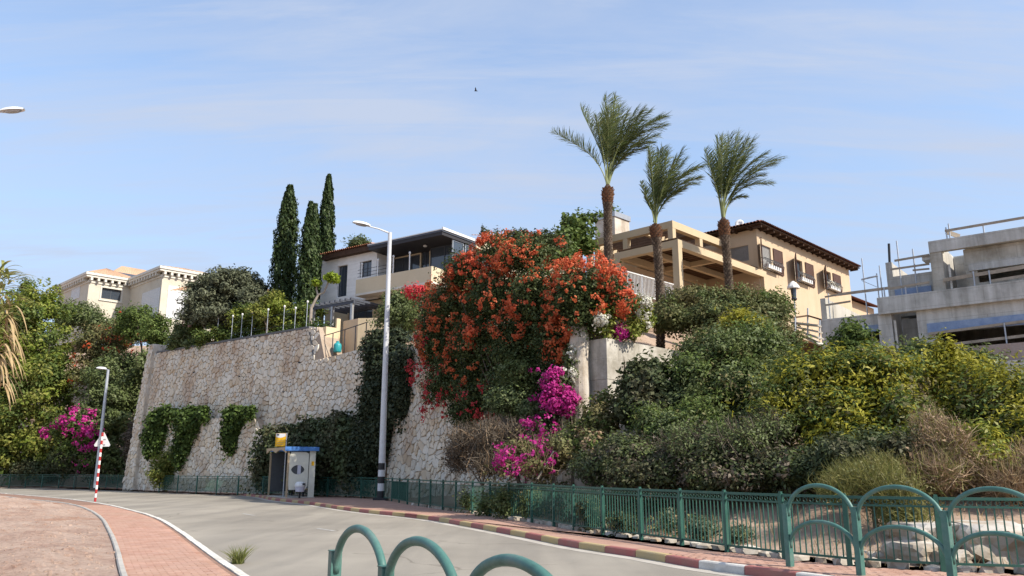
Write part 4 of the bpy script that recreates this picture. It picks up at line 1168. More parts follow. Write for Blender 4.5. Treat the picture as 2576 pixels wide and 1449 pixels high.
MB().lathe([(r*.9, 0), (r, .05), (r, h*.62), (r*.85, h*.75), (r*.45, h*.84), (r*.42, h*.86)], (0,0,0), 14).build('body', M['turquoise'], t, smooth=True)
MB().lathe([(r*.40, h*.862), (r*.40, h*.98), (r*.2, h)], (0,0,0), 10).build('cap', M['turquoise'], t)
# ladder and grey flap at the left end of the lower wall top
(la, lz1), (_, lz0) = fs_.hit(769, 862, -.25), fs_.hit(769, 905, -.25)
t = thing('wire_ladder', 'short wire ladder fixed at the step of the stone wall', 'ladder', fs_.W(la, -.35, lz0), fw.ang)
for x in (-.17, .17): MB().tube([(x, 0, 0), (x, 0, lz1-lz0)], .022, 6).build('stile', M['grey_metal'], t)
for k in range(6): MB().tube([(-.15, 0, .12+k*(lz1-lz0-.2)/5), (.15, 0, .12+k*(lz1-lz0-.2)/5)], .016, 5).build('rung', M['grey_metal'], t)

# lit garden posts with wires along the high wall top
t = thing('garden_wire_fence', 'row of slim garden lamp posts joined by wires along the stone wall top', 'fence', fw.W(0, 1.2, 0), fw.ang)
fg = Frame(t.location.x, t.location.y, 0, fw.ang); prv = None
for i, (u, vt) in enumerate([(520,806),(550,799),(586,795),(610,791),(636,787),(675,779),(716,771),(744,775),(774,759)]):
    aa, z1_ = fg.hit(u, vt)
    zb2 = wall_top(min(aa, a_step-.1))-.1
    z1_ = max(z1_, zb2+.9); mb = MB(); mb.tube([(aa, 0, zb2), (aa, 0, z1_-.1)], .022, 6); mb.build('post', M['galv'], t)
    mb = MB(); mb.lathe([(.03, -.1), (.06, -.05), (.075, .02), (.05, .07), (.01, .09)], (aa, 0, z1_), 8); mb.build('lamp_head', M['white_paint'], t)
    if prv:
        for k, f in enumerate((.35, .75)):
            MB().tube([(prv[0], 0, prv[1]+(prv[2]-prv[1])*f), (aa, 0, zb2+(z1_-zb2)*f)], .010, 4).build('wire', M['dark_metal'], t)
    prv = (aa, zb2, z1_)

# ------------------------------------------------------------------ sand coloured house with pergolas
hc = at(1902, 575, 46)
fr = Frame(hc.x, hc.y, 0, math.atan2(.72, .69))     # a: along the sunlit facade, b: along the shaded side
t = thing('sand_house', 'sand plastered house with brown shutters and dark tiled eaves behind the palm trees', 'house', (hc.x, hc.y, 0), fr.ang)
ez = fr.hit(1902, 575)[1]; aR = fr.hit(2136, 690)[0]; zG = 9.6
wins = []
for (u0, vt0, vb0, u1, s0, st, sb, s1) in [(1915,617,664,1940,1945,629,690,1967), (1998,656,704,2017,2023,662,719,2042), (2069,684,731,2086,2090,688,736,2108)]:
    uc = (u0+u1)/2; sc = (s0+s1)/2
    w0, w1 = fr.hit(u0, 650)[0], fr.hit(u1, 650)[0]
    z1, z0 = fr.hit(sc, st+2)[1], fr.hit(sc, sb-1)[1]
    wins.append((w0, w1, z0, z1, fr.hit(s0, 650)[0], fr.hit(s1, 650)[0]))
mb = MB(); wall_boxes(mb, 0, aR, zG, ez, [(w[0], w[1], w[2], w[3]) for w in wins], 0, .3)
lb0, lz1 = fr.hit2(1882, 616); lb1, lz0 = fr.hit2(1836, 664)
wall_boxes(mb, .3, 9, zG, ez, [(lb0, lb1, lz0, lz1)], 0, .3, 0, 1)
mb.box(.3, 8.7, zG, aR, 9, ez); mb.box(aR-.3, .3, zG, aR, 8.7, ez); mb.build('wall', M['plaster'], t)
shutter_panel(t, lb0, lb1, lz0, lz1, .06, .14, M['shutter_grey'], 1, 16, 'roller_shutter')
for i, (w0, w1, z0, z1, s0, s1) in enumerate(wins):
    if i == 0: shutter_panel(t, w0, w1, z0, z1, .08, .16, M['shutter_grey'], 0, 18, 'roller_shutter')
    else: window(t, w0, w1, z0, z1, .15, M['wood_dark'], M['glass'], 0, 0, .06, .07)
    shutter_panel(t, s0, s1, z0-.02, z1+.02, -.07, -.01, M['shutter_brown'], 0, 14)
    sh = shutter_panel(t, 0, (w1-w0)+.05, z0-.02, z1+.02, -.03, .03, M['shutter_brown'], 0, 14)
    sh.location = (w0-.03, -.06, 0); sh.rotation_euler = (0, 0, math.atan2(-.45, -.89))
# eaves: roof slope, rafter ends, tile ends
ov = .62
mb = MB(); rz = ez + .02
roof_plane(mb, (-ov, -ov, rz+.16), (aR+ov, -ov, rz+.16), (aR+ov-4.6, 4.5, rz+1.75), (-ov+4.6, 4.5, rz+1.75), .22)
roof_plane(mb, (-ov, 9+ov, rz+.16), (-ov, -ov, rz+.16), (-ov+4.6, 4.5, rz+1.75), (-ov+4.6, 4.5, rz+1.75), .22)
roof_plane(mb, (aR+ov, -ov, rz+.16), (aR+ov, 9+ov, rz+.16), (aR+ov-4.6, 4.5, rz+1.75), (aR+ov-4.6, 4.5, rz+1.75), .22)
roof_plane(mb, (aR+ov, 9+ov, rz+.16), (-ov, 9+ov, rz+.16), (-ov+4.6, 4.5, rz+1.75), (aR+ov-4.6, 4.5, rz+1.75), .22)
mb.build('roof', M['tile_dark'], t)
mb = MB(); mb.box(-ov+.03, -ov+.03, rz+.06, aR+ov-.03, 9+ov-.03, rz+.12); mb.build('eave_boarding', M['wood_dark'], t)
k = 19; m0 = None
for i in range(k):
    aa = -.35 + (aR+.7)*i/(k-1)
    if m0 is None: o_ = MB().box(-.06, -.52, -.10, .06, .02, .055).build('rafter_end', M['wood_dark'], t); m0 = o_.data; o_.location = (aa, 0, rz)
    else: inst('rafter_end', m0, t, (aa, 0, rz))
for i in range(9): inst('rafter_end', m0, t, (0, .3+i*.95, rz), (0, 0, -math.pi/2))
k = int((aR+2*ov)/.22)
for i in range(k): inst('roof_tile', TILE_D, t, (-ov+.11+i*.22, -ov-.12, rz+.14), (R(17), 0, 0))
k = int((9+2*ov)/.22)
for i in range(k): inst('roof_tile', TILE_D, t, (-ov-.12, -ov+.11+i*.22, rz+.14), (R(17), 0, -math.pi/2))
# lower wing to the right of the facade
mb = MB(); wz_ = fr.hit(2160, 748)[1]; mb.box(aR+.02, .8, zG-1, aR+6.5, 6, wz_); mb.build('side_wing', M['plaster'], t)
mb = MB(); roof_plane(mb, (aR+.02, .2, wz_), (aR+7, .2, wz_), (aR+7, 4, wz_+1.1), (aR+.02, 4, wz_+1.1), .22); mb.build('wing_roof', M['tile_dark'], t)

# window boxes with bulging iron baskets
def planter(i, w):
    w0, w1, z0, z1, s0, s1 = w
    a0, a1, zb_ = w0-.1, (w1+s1)/2 + .1, z0 + .0
    tt = thing('window_basket', ['bulging iron window basket with a white trough at the window nearest the palm',
        'bulging iron window basket with a white trough at the middle window', 'bulging iron window basket with pale flowers at the window farthest right'][i],
        'window basket', fr.W(a0, 0, zb_), fr.ang, 'iron baskets under the shuttered windows')
    L = a1-a0; m0 = None
    for k in range(9):
        x = L*k/8
        o_ = MB().tube([(0, -.03, .62), (0, -.26, .6), (0, -.40, .35), (0, -.34, .05), (0, -.03, -.05)], .018, 5) if m0 is None else None
        if m0 is None: o_ = o_.build('bar', M['dark_metal'], tt); m0 = o_.data; o_.location = (x, 0, 0)
        else: inst('bar', m0, tt, (x, 0, 0))
    for y, z in ((-.26, .6), (-.4, .35)): MB().tube([(0, y-.0, z), (L, y, z)], .02, 5).build('rail', M['dark_metal'], tt)
    MB().box(.25, -.34, .02, L-.25, -.08, .26).build('trough', M['shutter_white'], tt)
    if i == 2:
        rg = np.random.default_rng(3); P = np.c_[rg.uniform(.1, L-.1, 60), rg.uniform(-.42, -.1, 60), rg.uniform(.2, .55, 60)]
        Pw = np.array([list(fr.W(a0+p[0], p[1], zb_+p[2])) for p in P]); q = leaf_quads(Pw, unit(rg.normal(size=(60, 3))), .16, .8, rg)
        # back to the thing's own axes
        c_, s_ = math.cos(-fr.ang), math.sin(-fr.ang); q = q - np.array(tt.location)[None, None]
        q = np.stack([q[..., 0]*c_ - q[..., 1]*s_, q[..., 0]*s_ + q[..., 1]*c_, q[..., 2]], -1) + np.array(tt.location)[None, None]
        quad_mesh('flower', q, G['bractw'], tt)
for i, w in enumerate(wins): planter(i, w)

# pergolas: a tall front frame, and a set back upper frame
t = thing('lower_pergola', 'front sand coloured pergola frame with brown wood slats, behind the middle palm', 'pergola', (hc.x, hc.y, 0), fr.ang)
pA, pzt = fr.hit(1705, 601, -.25); pB = fr.hit2(1545, 636, pA)[0]; pR = fr.hit(1929, 700, -.25)[0]
bw, bh = .36, .38
MB().box(pA, -.25, pzt-bh, pR, -.25+bw, pzt).build('front_beam', M['plaster_trim'], t)
MB().box(pA, -.25+bw, pzt-bh, pA+bw, pB, pzt-.003).build('side_beam', M['plaster_trim'], t)
MB().box(pA+bw, pB-bw, pzt-bh, -.01, pB, pzt-.002).build('rear_beam', M['plaster_trim'], t)
mid = pB*.47
MB().box(pA+bw, mid, pzt-bh+.06, -.01, mid+.24, pzt-.02).build('cross_beam', M['plaster_trim'], t)
am = pA*.52
MB().box(am, -.25+bw, pzt-bh+.08, am+.24, mid-.005, pzt-.03).build('cross_beam', M['plaster_trim'], t)
MB().box(am, mid+.245, pzt-bh+.08, am+.24, pB-bw-.005, pzt-.03).build('cross_beam', M['plaster_trim'], t)
for (x, y) in ((pA, -.25), (pA, pB-bw), (pR-bw, -.25)):
    MB().box(x, y, zG, x+bw, y+bw, pzt-bh-.002).build('column', M['plaster_trim'], t)
m0 = None; n_ = int((-pA)/.42)
for i in range(n_):
    x = pA+bw+.12+i*.42
    if x > -.2: break
    if m0 is None: o_ = MB().box(0, 0, 0, .09, pB-.25, .15).build('rafter', M['wood_brown'], t); m0 = o_.data; o_.location = (x, .12, pzt+.0)
    else: inst('rafter', m0, t, (x, .12, pzt))
MB().box(pA+.3, .0, pzt+.152, -.02, pB-.05, pzt+.19).build('boarding', M['wood_brown'], t)
mb = MB(); mb.box(pA+.6, pB-.15, zG, -.01, pB+.1, pzt-bh-.1); mb.build('back_wall', M['plaster'], t)
t = thing('upper_pergola', 'upper sand coloured pergola frame standing set back above the lower one', 'pergola', (hc.x, hc.y, 0), fr.ang)
uA, uzt = -6.1, None
ub, uzt = fr.hit2(1691, 554, uA); uB = fr.hit2(1473, 601, uA)[0]; uR = -.012
zb0 = pzt + .2
bh2 = .42
MB().box(uA, ub, uzt-bh2, uR, ub+.34, uzt).build('front_beam', M['plaster_trim'], t)
MB().box(uA, ub+.34, uzt-bh2, uA+.34, uB, uzt-.003).build('side_beam', M['plaster_trim'], t)
MB().box(uA+.34, uB-.34, uzt-bh2, uR, uB, uzt-.002).build('rear_beam', M['plaster_trim'], t)
MB().box(uA+.02, ub+.36, zb0-.3, uA+.32, uB-.02, zb0+.35).build('side_sill', M['plaster_trim'], t)
MB().box(uA+.02, ub+.02, zb0-.3, uR, ub+.32, zb0+.3).build('front_sill', M['plaster_trim'], t)
MB().box(uA+.33, ub+2.0, uzt-.36, uR, ub+2.22, uzt-.02).build('cross_beam', M['plaster_trim'], t)
MB().box(uA+2.9, ub+.35, uzt-.34, uA+3.1, uB-.35, uzt-.05).build('cross_beam', M['wood_brown'], t)
MB().box(uA+.4, uB-.4, zb0, uR, uB-.36, uzt-bh2-.01).build('rear_screen', M['wood_brown'], t)
for (x, y) in ((uA, ub), (uA, (ub+uB)/2), (uA, uB-.36), (fr.hit(1795, 600, ub)[0]-1.6, ub)):
    MB().box(x+.01, y+.01, zb0-.29 if y == uB-.36 else zb0+.36, x+.33, y+.33, uzt-bh2-.002).build('column', M['plaster_trim'], t)
if True:
    m0 = None
    for i in range(12):
        x = uA+.5+i*.45
        if m0 is None: o_ = MB().box(0, 0, 0, .08, uB-ub-.4, .14).build('rafter', M['wood_brown'], t); m0 = o_.data; o_.location = (x, ub+.2, uzt-.17)
        else: inst('rafter', m0, t, (x, ub+.2, uzt-.17))
cp = at(1540, 566, 52)
c0, c1 = at(1497, 560, 52), at(1583, 560, 52)
t = thing('stone_chimney', 'stone chimney block with a grey cap behind the tallest palm', 'chimney', (cp.x, cp.y, 0), fr.ang)
w_ = (c1.x-c0.x)/1.41; zt2 = at(1540, 545, 52).z
MB().box(-w_/2, -w_/2, zG, w_/2, w_/2, zt2-.35).build('stack', M['pier_stone'], t)
MB().box(-w_/2-.08, -w_/2-.08, zt2-.348, w_/2+.08, w_/2+.08, zt2).build('cap', M['grey_metal'], t)
# satellite dish on the roof
dp = at(1860, 562, 48.5)
t = thing('satellite_dish', 'white satellite dish on the tiled roof beside the right palm', 'satellite dish', (dp.x, dp.y, dp.z-.6))
mb = MB(); n = 16; dn = Vector((-.35, -.85, .35)).normalized(); ax = dn.cross(Vector((0,0,1))).normalized(); ay = ax.cross(dn)
vs = []
for k, (r_, dd) in enumerate([(0, .09), (.14, .075), (.27, .0)]):
    for j in range(n):
        th = 2*math.pi*j/n; vs.append(dp + (ax*math.cos(th)*r_ + ay*math.sin(th)*r_*1.15) - dn*dd)
fs = [(k*n+j, k*n+(j+1) % n, (k+1)*n+(j+1) % n, (k+1)*n+j) for k in range(2) for j in range(n)]
vs2 = [v - dn*.02 for v in vs]; N0 = len(vs)
mb.add(vs+vs2, fs + [tuple(i+N0 for i in f[::-1]) for f in fs] + [(2*n+j, 2*n+(j+1) % n, N0+2*n+(j+1) % n, N0+2*n+j) for j in range(n)])
mb.build('reflector', M['white_paint'], t, world=True, smooth=True)
MB().tube([(dp.x, dp.y+.05, dp.z-1.1), (dp.x, dp.y+.08, dp.z-.05)], .03, 6).build('mast', M['grey_metal'], t, world=True)
MB().tube([dp - ay*.28, dp + dn*.3 - ay*.1], .014, 5).build('feed_arm', M['grey_metal'], t, world=True)

# white terrace railing
r0, r1 = at(1572, 679, 38), at(1704, 719, 41.2); zr_ = (r0.z+r1.z)/2
ang = math.atan2(r1.y-r0.y, r1.x-r0.x); L = (r1-r0).to_2d().length; zb_ = zr_-1.15
t = thing('white_terrace_railing', 'white metal bar railing at the terrace edge behind the orange vine', 'railing', (r0.x, r0.y, zb_), ang)
for z in (1.13, .1): MB().box(-.02, -.03, z-.025, L, .03, z+.025).build('rail', M['white_paint'], t)
m0 = None; n_ = int(L/.115)
for i in range(n_):
    x = .06+i*.115
    if m0 is None: o_ = MB().box(-.011, -.011, .13, .011, .011, 1.10).build('bar', M['white_paint'], t); m0 = o_.data; o_.location = (x, 0, 0)
    else: inst('bar', m0, t, (x, 0, 0))
for i in range(4): MB().box(-.035, -.035, -.3, .035, .035, 1.2).build('post', M['white_paint'], t).location = (L*i/3, .08, 0)

# lantern on the sand house side
lp = fr.W(fr.hit(1996, 730, -2.2)[0], -2.2, 0); z1 = fr.hit(1996, 708, -2.2)[1]; z0 = fr.hit(1996, 756, -2.2)[1]
t = thing('garden_lantern', 'white hooded garden lantern on a thin post before the sand house facade', 'lantern', (lp.x, lp.y, zt(lp.x, lp.y)))
hz = zt(lp.x, lp.y)
MB().tube([(0, 0, -.2), (0, 0, z0-hz)], .04, 8).build('post', M['grey_metal'], t)
h_ = z1-z0
MB().lathe([(.10, 0), (.17, h_*.08), (.17, h_*.12)], (0, 0, z0-hz), 8).build('base', M['dark_metal'], t)
MB().lathe([(.13, h_*.12), (.17, h_*.62)], (0, 0, z0-hz), 6).build('glass', M['glass_pale'], t)
MB().lathe([(.36, h_*.62), (.34, h_*.72), (.2, h_*.88), (.05, h_)], (0, 0, z0-hz), 10).build('hood', M['white_paint'], t)

# ------------------------------------------------------------------ concrete building under construction
kc = at(2338, 640, 35)
fk_ = Frame(kc.x, kc.y, 0, math.atan2(-.63, .78))     # a: to the right along the shaded facade, b: behind
hk = fk_.hit; hk2 = fk_.hit2
t = thing('concrete_building_shell', 'grey unfinished concrete building shell with open dark floors at the right', 'building', (kc.x, kc.y, 0), fk_.ang)
aMax = hk(2576, 640)[0] + 2.5
zR = (hk(2339, 608)[1] + hk(2560, 571)[1])/2                # roof parapet top
zP = zR - (hk(2345, 608)[1]-hk(2345, 637)[1])                # underside of parapet beam
zS1 = hk(2400, 728)[1]; zS0 = zS1 - .78                       # first floor slab band
bL = .0
aW0, aW1 = hk(2455, 680)[0], aMax-.3
zO1, zO0 = hk(2456, 676)[1], hk(2456, 708)[1]
MB().box(0, 0, zP, aMax, .3, zR).build('parapet_beam', M['concrete'], t)
MB().box(.0, .3, zP, .3, 9, zR).build('parapet_side', M['concrete'], t)
aRec = hk(2424, 670)[0]
MB().box(.3, .3, zP+.1, hk(2372, 670)[0]-.02, 9, zP+.35).build('roof_slab', M['concrete'], t)
MB().box(aRec+.02, .3, zP+.1, aMax, 9, zP+.35).build('roof_slab', M['concrete'], t)
ac = hk(2372, 670)[0]
MB().box(0, .04, zS1, ac, .6, zP-.002).build('column', M['concrete_brown'], t)
mb = MB(); wall_boxes(mb, aRec, aMax, zS1, zP-.003, [(aW0, aW1, zO0, zO1)], .35, .6); mb.build('upper_wall', M['concrete_brown'], t)
MB().box(aW0-.3, .28, zO1+.0, aMax, .345, zO1+.32).build('lintel', M['concrete'], t)
x0 = hk(2388, 670, .3)[0]
MB().box(ac-.02, 2.9, zP+.1, aRec+.02, 9, zP+.35).build('roof_slab', M['concrete'], t)
MB().box(ac+.02, 2.6, zS1, aRec, 2.9, zR-.3).build('recess_wall', M['concrete'], t)
MB().box(ac-.3, .61, zS1, ac, 3.2, zR-.3).build('recess_side', M['concrete_pale'], t)  # pale concrete picked to carry the sunlight on this face
MB().tube([(x0, .25, zS1), (x0, .25, zP-.6)], .05, 8).build('pale_tube', M['kerb_pale'], t)  # pale tube in place of the column's sunlit edge
# slab band of the first floor: runs further to the left
aS0 = hk(2213, 790)[0]
MB().box(aS0, -.25, zS0, aMax, .25, zS1-.002).build('floor_band', M['concrete'], t)
aCol0, aCol1 = hk(2213, 850)[0], hk(2248, 850)[0]
MB().box(aS0+.02, .25, zS0+.2, aCol1-.02, 9, zS0+.5).build('floor_slab', M['concrete'], t)
MB().box(aCol1+1.0, .25, zS0+.2, aMax, 9, zS0+.5).build('floor_slab', M['concrete'], t)
MB().box(aCol1-.02, 2.2, zS0+.21, aCol1+1.0, 9, zS0+.49).build('floor_slab', M['concrete'], t)
# set back middle block on the first floor, left of the tall part
aM0 = hk(2231, 700, 1.2)[0]; zM = hk(2235, 660, 1.2)[1]; zM0 = hk(2300, 726, 1.2)[1]; zM1 = hk(2300, 694, 1.2)[1]
mb = MB(); wall_boxes(mb, aM0, -.01, zS1, zM, [(aM0+.28, -.02, zM1+.1, zM+1)], 1.2, 1.45); mb.build('middle_wall', M['concrete'], t)
MB().box(aM0+.3, 1.14, zS1+.02, -.3, 1.195, zS1+.55).build('blue_sheeting', M['blue_sheet'], t)
mb = MB(); mb.box(aM0, 1.451, zS1, aM0+.25, 5.2, zM-.01); mb.build('inner_wall', M['concrete_pale'], t)  # pale material helps this face look brightly lit
mb = MB(); mb.box(-.5, .9, zR-.62, -.02, 1.6, zR-.42); mb.build('stub_beam', M['concrete'], t)
# ground floor
zB = hk(2400, 990)[1] - 2
aG0 = hk(2067, 850, .6)[0]; zGl = (hk(2067, 806, .6)[1] + hk(2210, 786, .6)[1])/2
o0, o1, oz0, oz1 = hk(2352, 850)[0], aMax-.3, hk(2360, 880)[1], hk(2360, 836)[1]
aCol0, aCol1 = hk(2213, 850)[0], hk(2248, 850)[0]
MB().box(aCol0, -.02, zB, aCol1, .5, zS0-.002).build('column', M['concrete'], t)
mb = MB(); wall_boxes(mb, aCol1+1.05, aMax, zB, zS0-.003, [(o0, o1, oz0, oz1)], .0, .3); mb.build('ground_wall', M['concrete'], t)
MB().box(o0-.25, -.07, oz1-.02, aMax, -.005, oz1+.42).build('blue_lintel_sheet', M['blue_sheet'], t)
MB().box(aCol1-.25, .51, zB, aCol1, 1.79, zS1-.02).build('recess_side', M['concrete_pale'], t)  # pale again, sunlit look set by colour
MB().box(aCol1, 1.8, zB, aCol1+1.05, 2.1, zS0-.004).build('recess_wall', M['concrete'], t)
MB().tube([(aCol1+.1, .1, zB), (aCol1+.1, .1, zS0-.3)], .055, 8).build('pale_tube', M['kerb_pale'], t)
gw0, gw1 = hk(2168, 840, .6)[0], aCol0-.01; gz1, gz0 = hk(2190, 820, .6)[1], hk(2190, 861, .6)[1]
mb = MB(); wall_boxes(mb, aG0, aCol0-.005, zB, zGl, [(gw0, gw1, gz0, gz1)], .6, .85); mb.build('left_wing_wall', M['concrete'], t)
MB().box(gw0, .54, gz1-.28, gw1, .595, gz1+.02).build('blue_lintel_sheet', M['blue_sheet'], t)
MB().box(gw0+.42, .62, gz0, gw0+.47, .7, gz1-.3).build('window_post', M['timber'], t)
mb = MB(); mb.box(aG0, .85, zB, aG0+.25, 8, zGl-.003); mb.build('left_end_wall', M['concrete'], t)
MB().box(aG0+.26, .86, zGl-.55, aCol0-.01, 8, zGl-.3).build('wing_slab', M['concrete'], t)
MB().box(aG0, .86, zGl+.002, aG0+.25, 7.9, zGl+1.1).build('sunlit_parapet', M['concrete_pale'], t)  # sunlit look partly from its pale concrete
# dim interior: back and side walls, floors
mb = MB(); mb.box(aG0+.25, 7.7, zB, aMax, 8, zS0+.1); mb.box(0, 8.7, zS1, aMax, 9, zP); mb.box(aMax-.25, .3, zB, aMax, 8.7, zP); mb.box(aCol1+.0, 2.1, zB, aCol1+.25, 7.7, zS0+.1); mb.box(.0, .6, zS1, .25, 8.7, zP-.01)
mb.build('inner_walls', M['concrete_brown'], t)
mb = MB(); mb.box(aG0+.26, .86, zB, aMax-.26, 7.69, min(gz0, oz0)-.35); mb.build('ground_slab', M['concrete'], t)
mb = MB(); mb.box(o0-.5, -.35, zB, aMax, -.02, oz0-.02); mb.build('masonry_base', M['brick_old'], t)
MB().box(o0+3.0 if False else o0-.1, -.5, zB, aMax, -.36, oz0-.75).build('base_beam', M['concrete'], t)
# timber guard rails, each a board of its own on things that hold them
def rails(name, label, posts, boards, mat='timber', pm='galv'):
    tt = thing(name, label, 'guard rail', (kc.x, kc.y, 0), fk_.ang, 'timber and tube guard rails of the building site')
    for (a, b, z0, z1) in posts: MB().tube([(a, b, z0), (a, b, z1)], .032, 6).build('post', M[pm], tt)
    for (p, q, w) in boards: MB().beam(p, q, .045, w).build('board', M[mat], tt)
    return tt
def pt(u, v, b): a, z = hk(u, v, b); return (a, b, z)
rails('roof_guard_rail', 'timber guard rail on the roof of the concrete shell', [(pt(2380, 580, .1)[0], .1, zR, pt(2380, 572, .1)[2]), (pt(2388, 580, .1)[0], .1, zR, pt(2389, 562, .1)[2]), (pt(2473, 566, .1)[0], .1, zR, pt(2473, 563, .1)[2])],
      [(pt(2377, 581, .06), pt(2590, 545, .06), .11), (pt(2380, 583, .2), pt(2414, 595, .5), .2)])
rails('middle_guard_rail', 'timber guard rails with upright poles before the set back middle wall', [(pt(2256, 612, .9)[0], .9, zS1, pt(2256, 606, .9)[2]), (pt(2296, 630, .9)[0], .9, zS1, pt(2296, 626, .9)[2])],
      [(pt(2250, 656, .85), pt(2338, 641, .85), .1), (pt(2240, 678, .85), pt(2338, 664, .85), .09), (pt(2296, 680, .85), pt(2338, 676, .85), .08)])
rails('balcony_guard_rail', 'long timber guard rail along the first floor slab edge', [(pt(2450, 700, -.15)[0], -.15, zS1-.02, pt(2498, 676, -.15)[2]), (pt(2490, 700, -.15)[0], -.15, zS1-.02, pt(2490, 680, -.15)[2]), (pt(2226, 748, -.15)[0], -.15, zS1-.05, pt(2226, 722, -.15)[2]), (pt(2279, 735, -.15)[0], -.15, zS1-.05, pt(2279, 722, -.15)[2])],
      [(pt(2108, 741, -.1), pt(2240, 724, -.1), .13), (pt(2240, 726, -.1), pt(2338, 710, -.1), .10), (pt(2372, 705, -.1), pt(2590, 669, -.1), .16), (pt(2490, 708, -.1), pt(2590, 692, -.1), .13)])
rails('ground_guard_rail', 'timber boards across the wide ground floor opening', [(pt(2535, 880, -.2)[0], -.2, oz0-1, pt(2535, 812, -.2)[2])],
      [(pt(2336, 840, -.12), pt(2600, 805, -.12), .11), (pt(2395, 866, -.12), pt(2600, 842, -.12), .12)])
rails('wing_guard_rail', 'tube guard rails above the low left wing of the concrete shell', [(pt(2086, 770, .5)[0], .5, zGl-.05, pt(2086, 738, .5)[2])],
      [(pt(2075, 768, .45), pt(2140, 758, .45), .09), (pt(2112, 741, .45), pt(2075, 747, .45), .08)])
# scaffold frame, dark pipe, hand rail of the stair down the slope
tt = thing('scaffold_frame', 'steel scaffold frame standing on the wing of the concrete shell', 'scaffold', (kc.x, kc.y, 0), fk_.ang)
for (u, vt) in ((2168, 650), (2212, 668), (2205, 688)): MB().tube([(pt(u, vt, 2.2)[0], 2.2, zGl-.3), pt(u, vt, 2.2)], .03, 6).build('standard', M['galv'], tt)
MB().tube([pt(2167, 703, 2.15), pt(2208, 694, 2.15)], .045, 6).build('ledger', M['galv'], tt)
MB().tube([pt(2168, 706, 2.15), pt(2206, 722, 2.15)], .014, 5).build('brace', M['galv'], tt)
p = pt(2238, 660, 1.3); q = pt(2236, 613, 1.3)
o_ = MB().tube([p, q], .06, 8).build('vent_pipe', M['pole_black']); o_.location = (kc.x, kc.y, 0); o_.rotation_euler = (0, 0, fk_.ang); tag(o_, 'black vent pipe standing on the corner of the middle wall', 'pipe')
tt = thing('stair_handrail', 'brown handrail with leaning posts stepping down beside the concrete shell', 'handrail', at(2030, 830, 36))
pts_ = [at(1990, 800, 36), at(2032, 794, 36), at(2066, 804, 35.4)]
for i in range(2): MB().beam(pts_[i], pts_[i+1], .06, .07).build('rail', M['wood_brown'], tt, world=True)
for u, v0, v1 in ((2032, 775, 850), (2000, 797, 840), (2062, 803, 856)): MB().tube([at(u, v1, 36), at(u, v0, 36)], .04, 6).build('post', M['galv'], tt, world=True)
for k in range(4): MB().beam(at(1992+k*10, 812+k*11, 36.6), at(2062+k*2, 820+k*16, 35.8), .5, .07).build('step', M['concrete_pale'], tt, world=True)

# ------------------------------------------------------------------ green bar fence along the far pavement
def fence(name, label, P, skip, limit):
    t = thing(name, label, 'fence', (P[0].x, P[0].y, .1))
    zb_, zt_ = .10, 1.22
    bars = []
    for i in range(len(P)-1):
        p, q = P[i], P[i+1]; d = (q-p); L = d.length; d.normalize()
        ns = max(1, round(L/2.3))
        for k in range(ns):
            a, b = p.lerp(q, k/ns), p.lerp(q, (k+1)/ns); mid = (a+b)/2
            if skip(mid): continue
            w = .07
            mb = MB(); mb.beam((a.x, a.y, zb_-.1), (a.x, a.y, zt_+.0), w, w, 0, (d.x, d.y, 0)); mb.beam((a.x, a.y, zt_+.001), (a.x, a.y, zt_+.03), w*.7, w*.7, 0, (d.x, d.y, 0))
            mb.build('post', M['teal'], t, world=True)
            a3, b3 = a+d*.042, b-d*.042
            for z, h in ((zt_-.03, .045), (zt_-.15, .03), (.24, .035)):
                MB().beam((a3.x, a3.y, z), (b3.x, b3.y, z), .035, h).build('rail', M['teal'], t, world=True)
            near = mid.length < 27
            if near:                                # a row of small rings between the two upper rails
                mb = MB(); n = int((b3-a3).length/.115)
                for j in range(n):
                    c = a3.lerp(b3, (j+.5)/n); r = .036
                    mb.tube([(c.x+d.x*r*math.cos(th), c.y+d.y*r*math.cos(th), zt_-.092+r*math.sin(th)) for th in [2*math.pi*m/8 for m in range(9)]], .007, 4)
                if mb.v: tag(mb.build('ring_row', M['teal'], t, world=True), kind='stuff')
            n = int((b3-a3).length/.112)
            for j in range(n):
                c = a3.lerp(b3, (j+.5)/n); bars.append((c.length, c, d))
    bars.sort(key=lambda e: e[0])
    def vis(c): return abs(c.x/c.y) < .66
    first = [e for e in bars if vis(e[1])][:limit]; ids = set(id(e) for e in first)
    for _, c, d in first:
        MB().beam((c.x, c.y, .26), (c.x, c.y, zt_-.166), .018, .018, 0, (d.x, d.y, 0)).build('bar', M['teal'], t, world=True)
    mb = MB()
    for e in bars:
        if id(e) in ids: continue
        c, d = e[1], e[2]; mb.beam((c.x, c.y, .26), (c.x, c.y, zt_-.166), .020, .020, 0, (d.x, d.y, 0))
    if mb.v: tag(mb.build('bar_row', M['teal'], t, world=True), kind='stuff')
fence('roadside_bar_fence', 'long green bar fence curving along the far pavement from the wall to the right', FENCE[5:], lambda p: False, 300)
fence('bend_bar_fence', 'dark green bar fence on the far road bend left of the stone wall', FENCE[:5], lambda p: abs(p.x/p.y) > .72, 120)

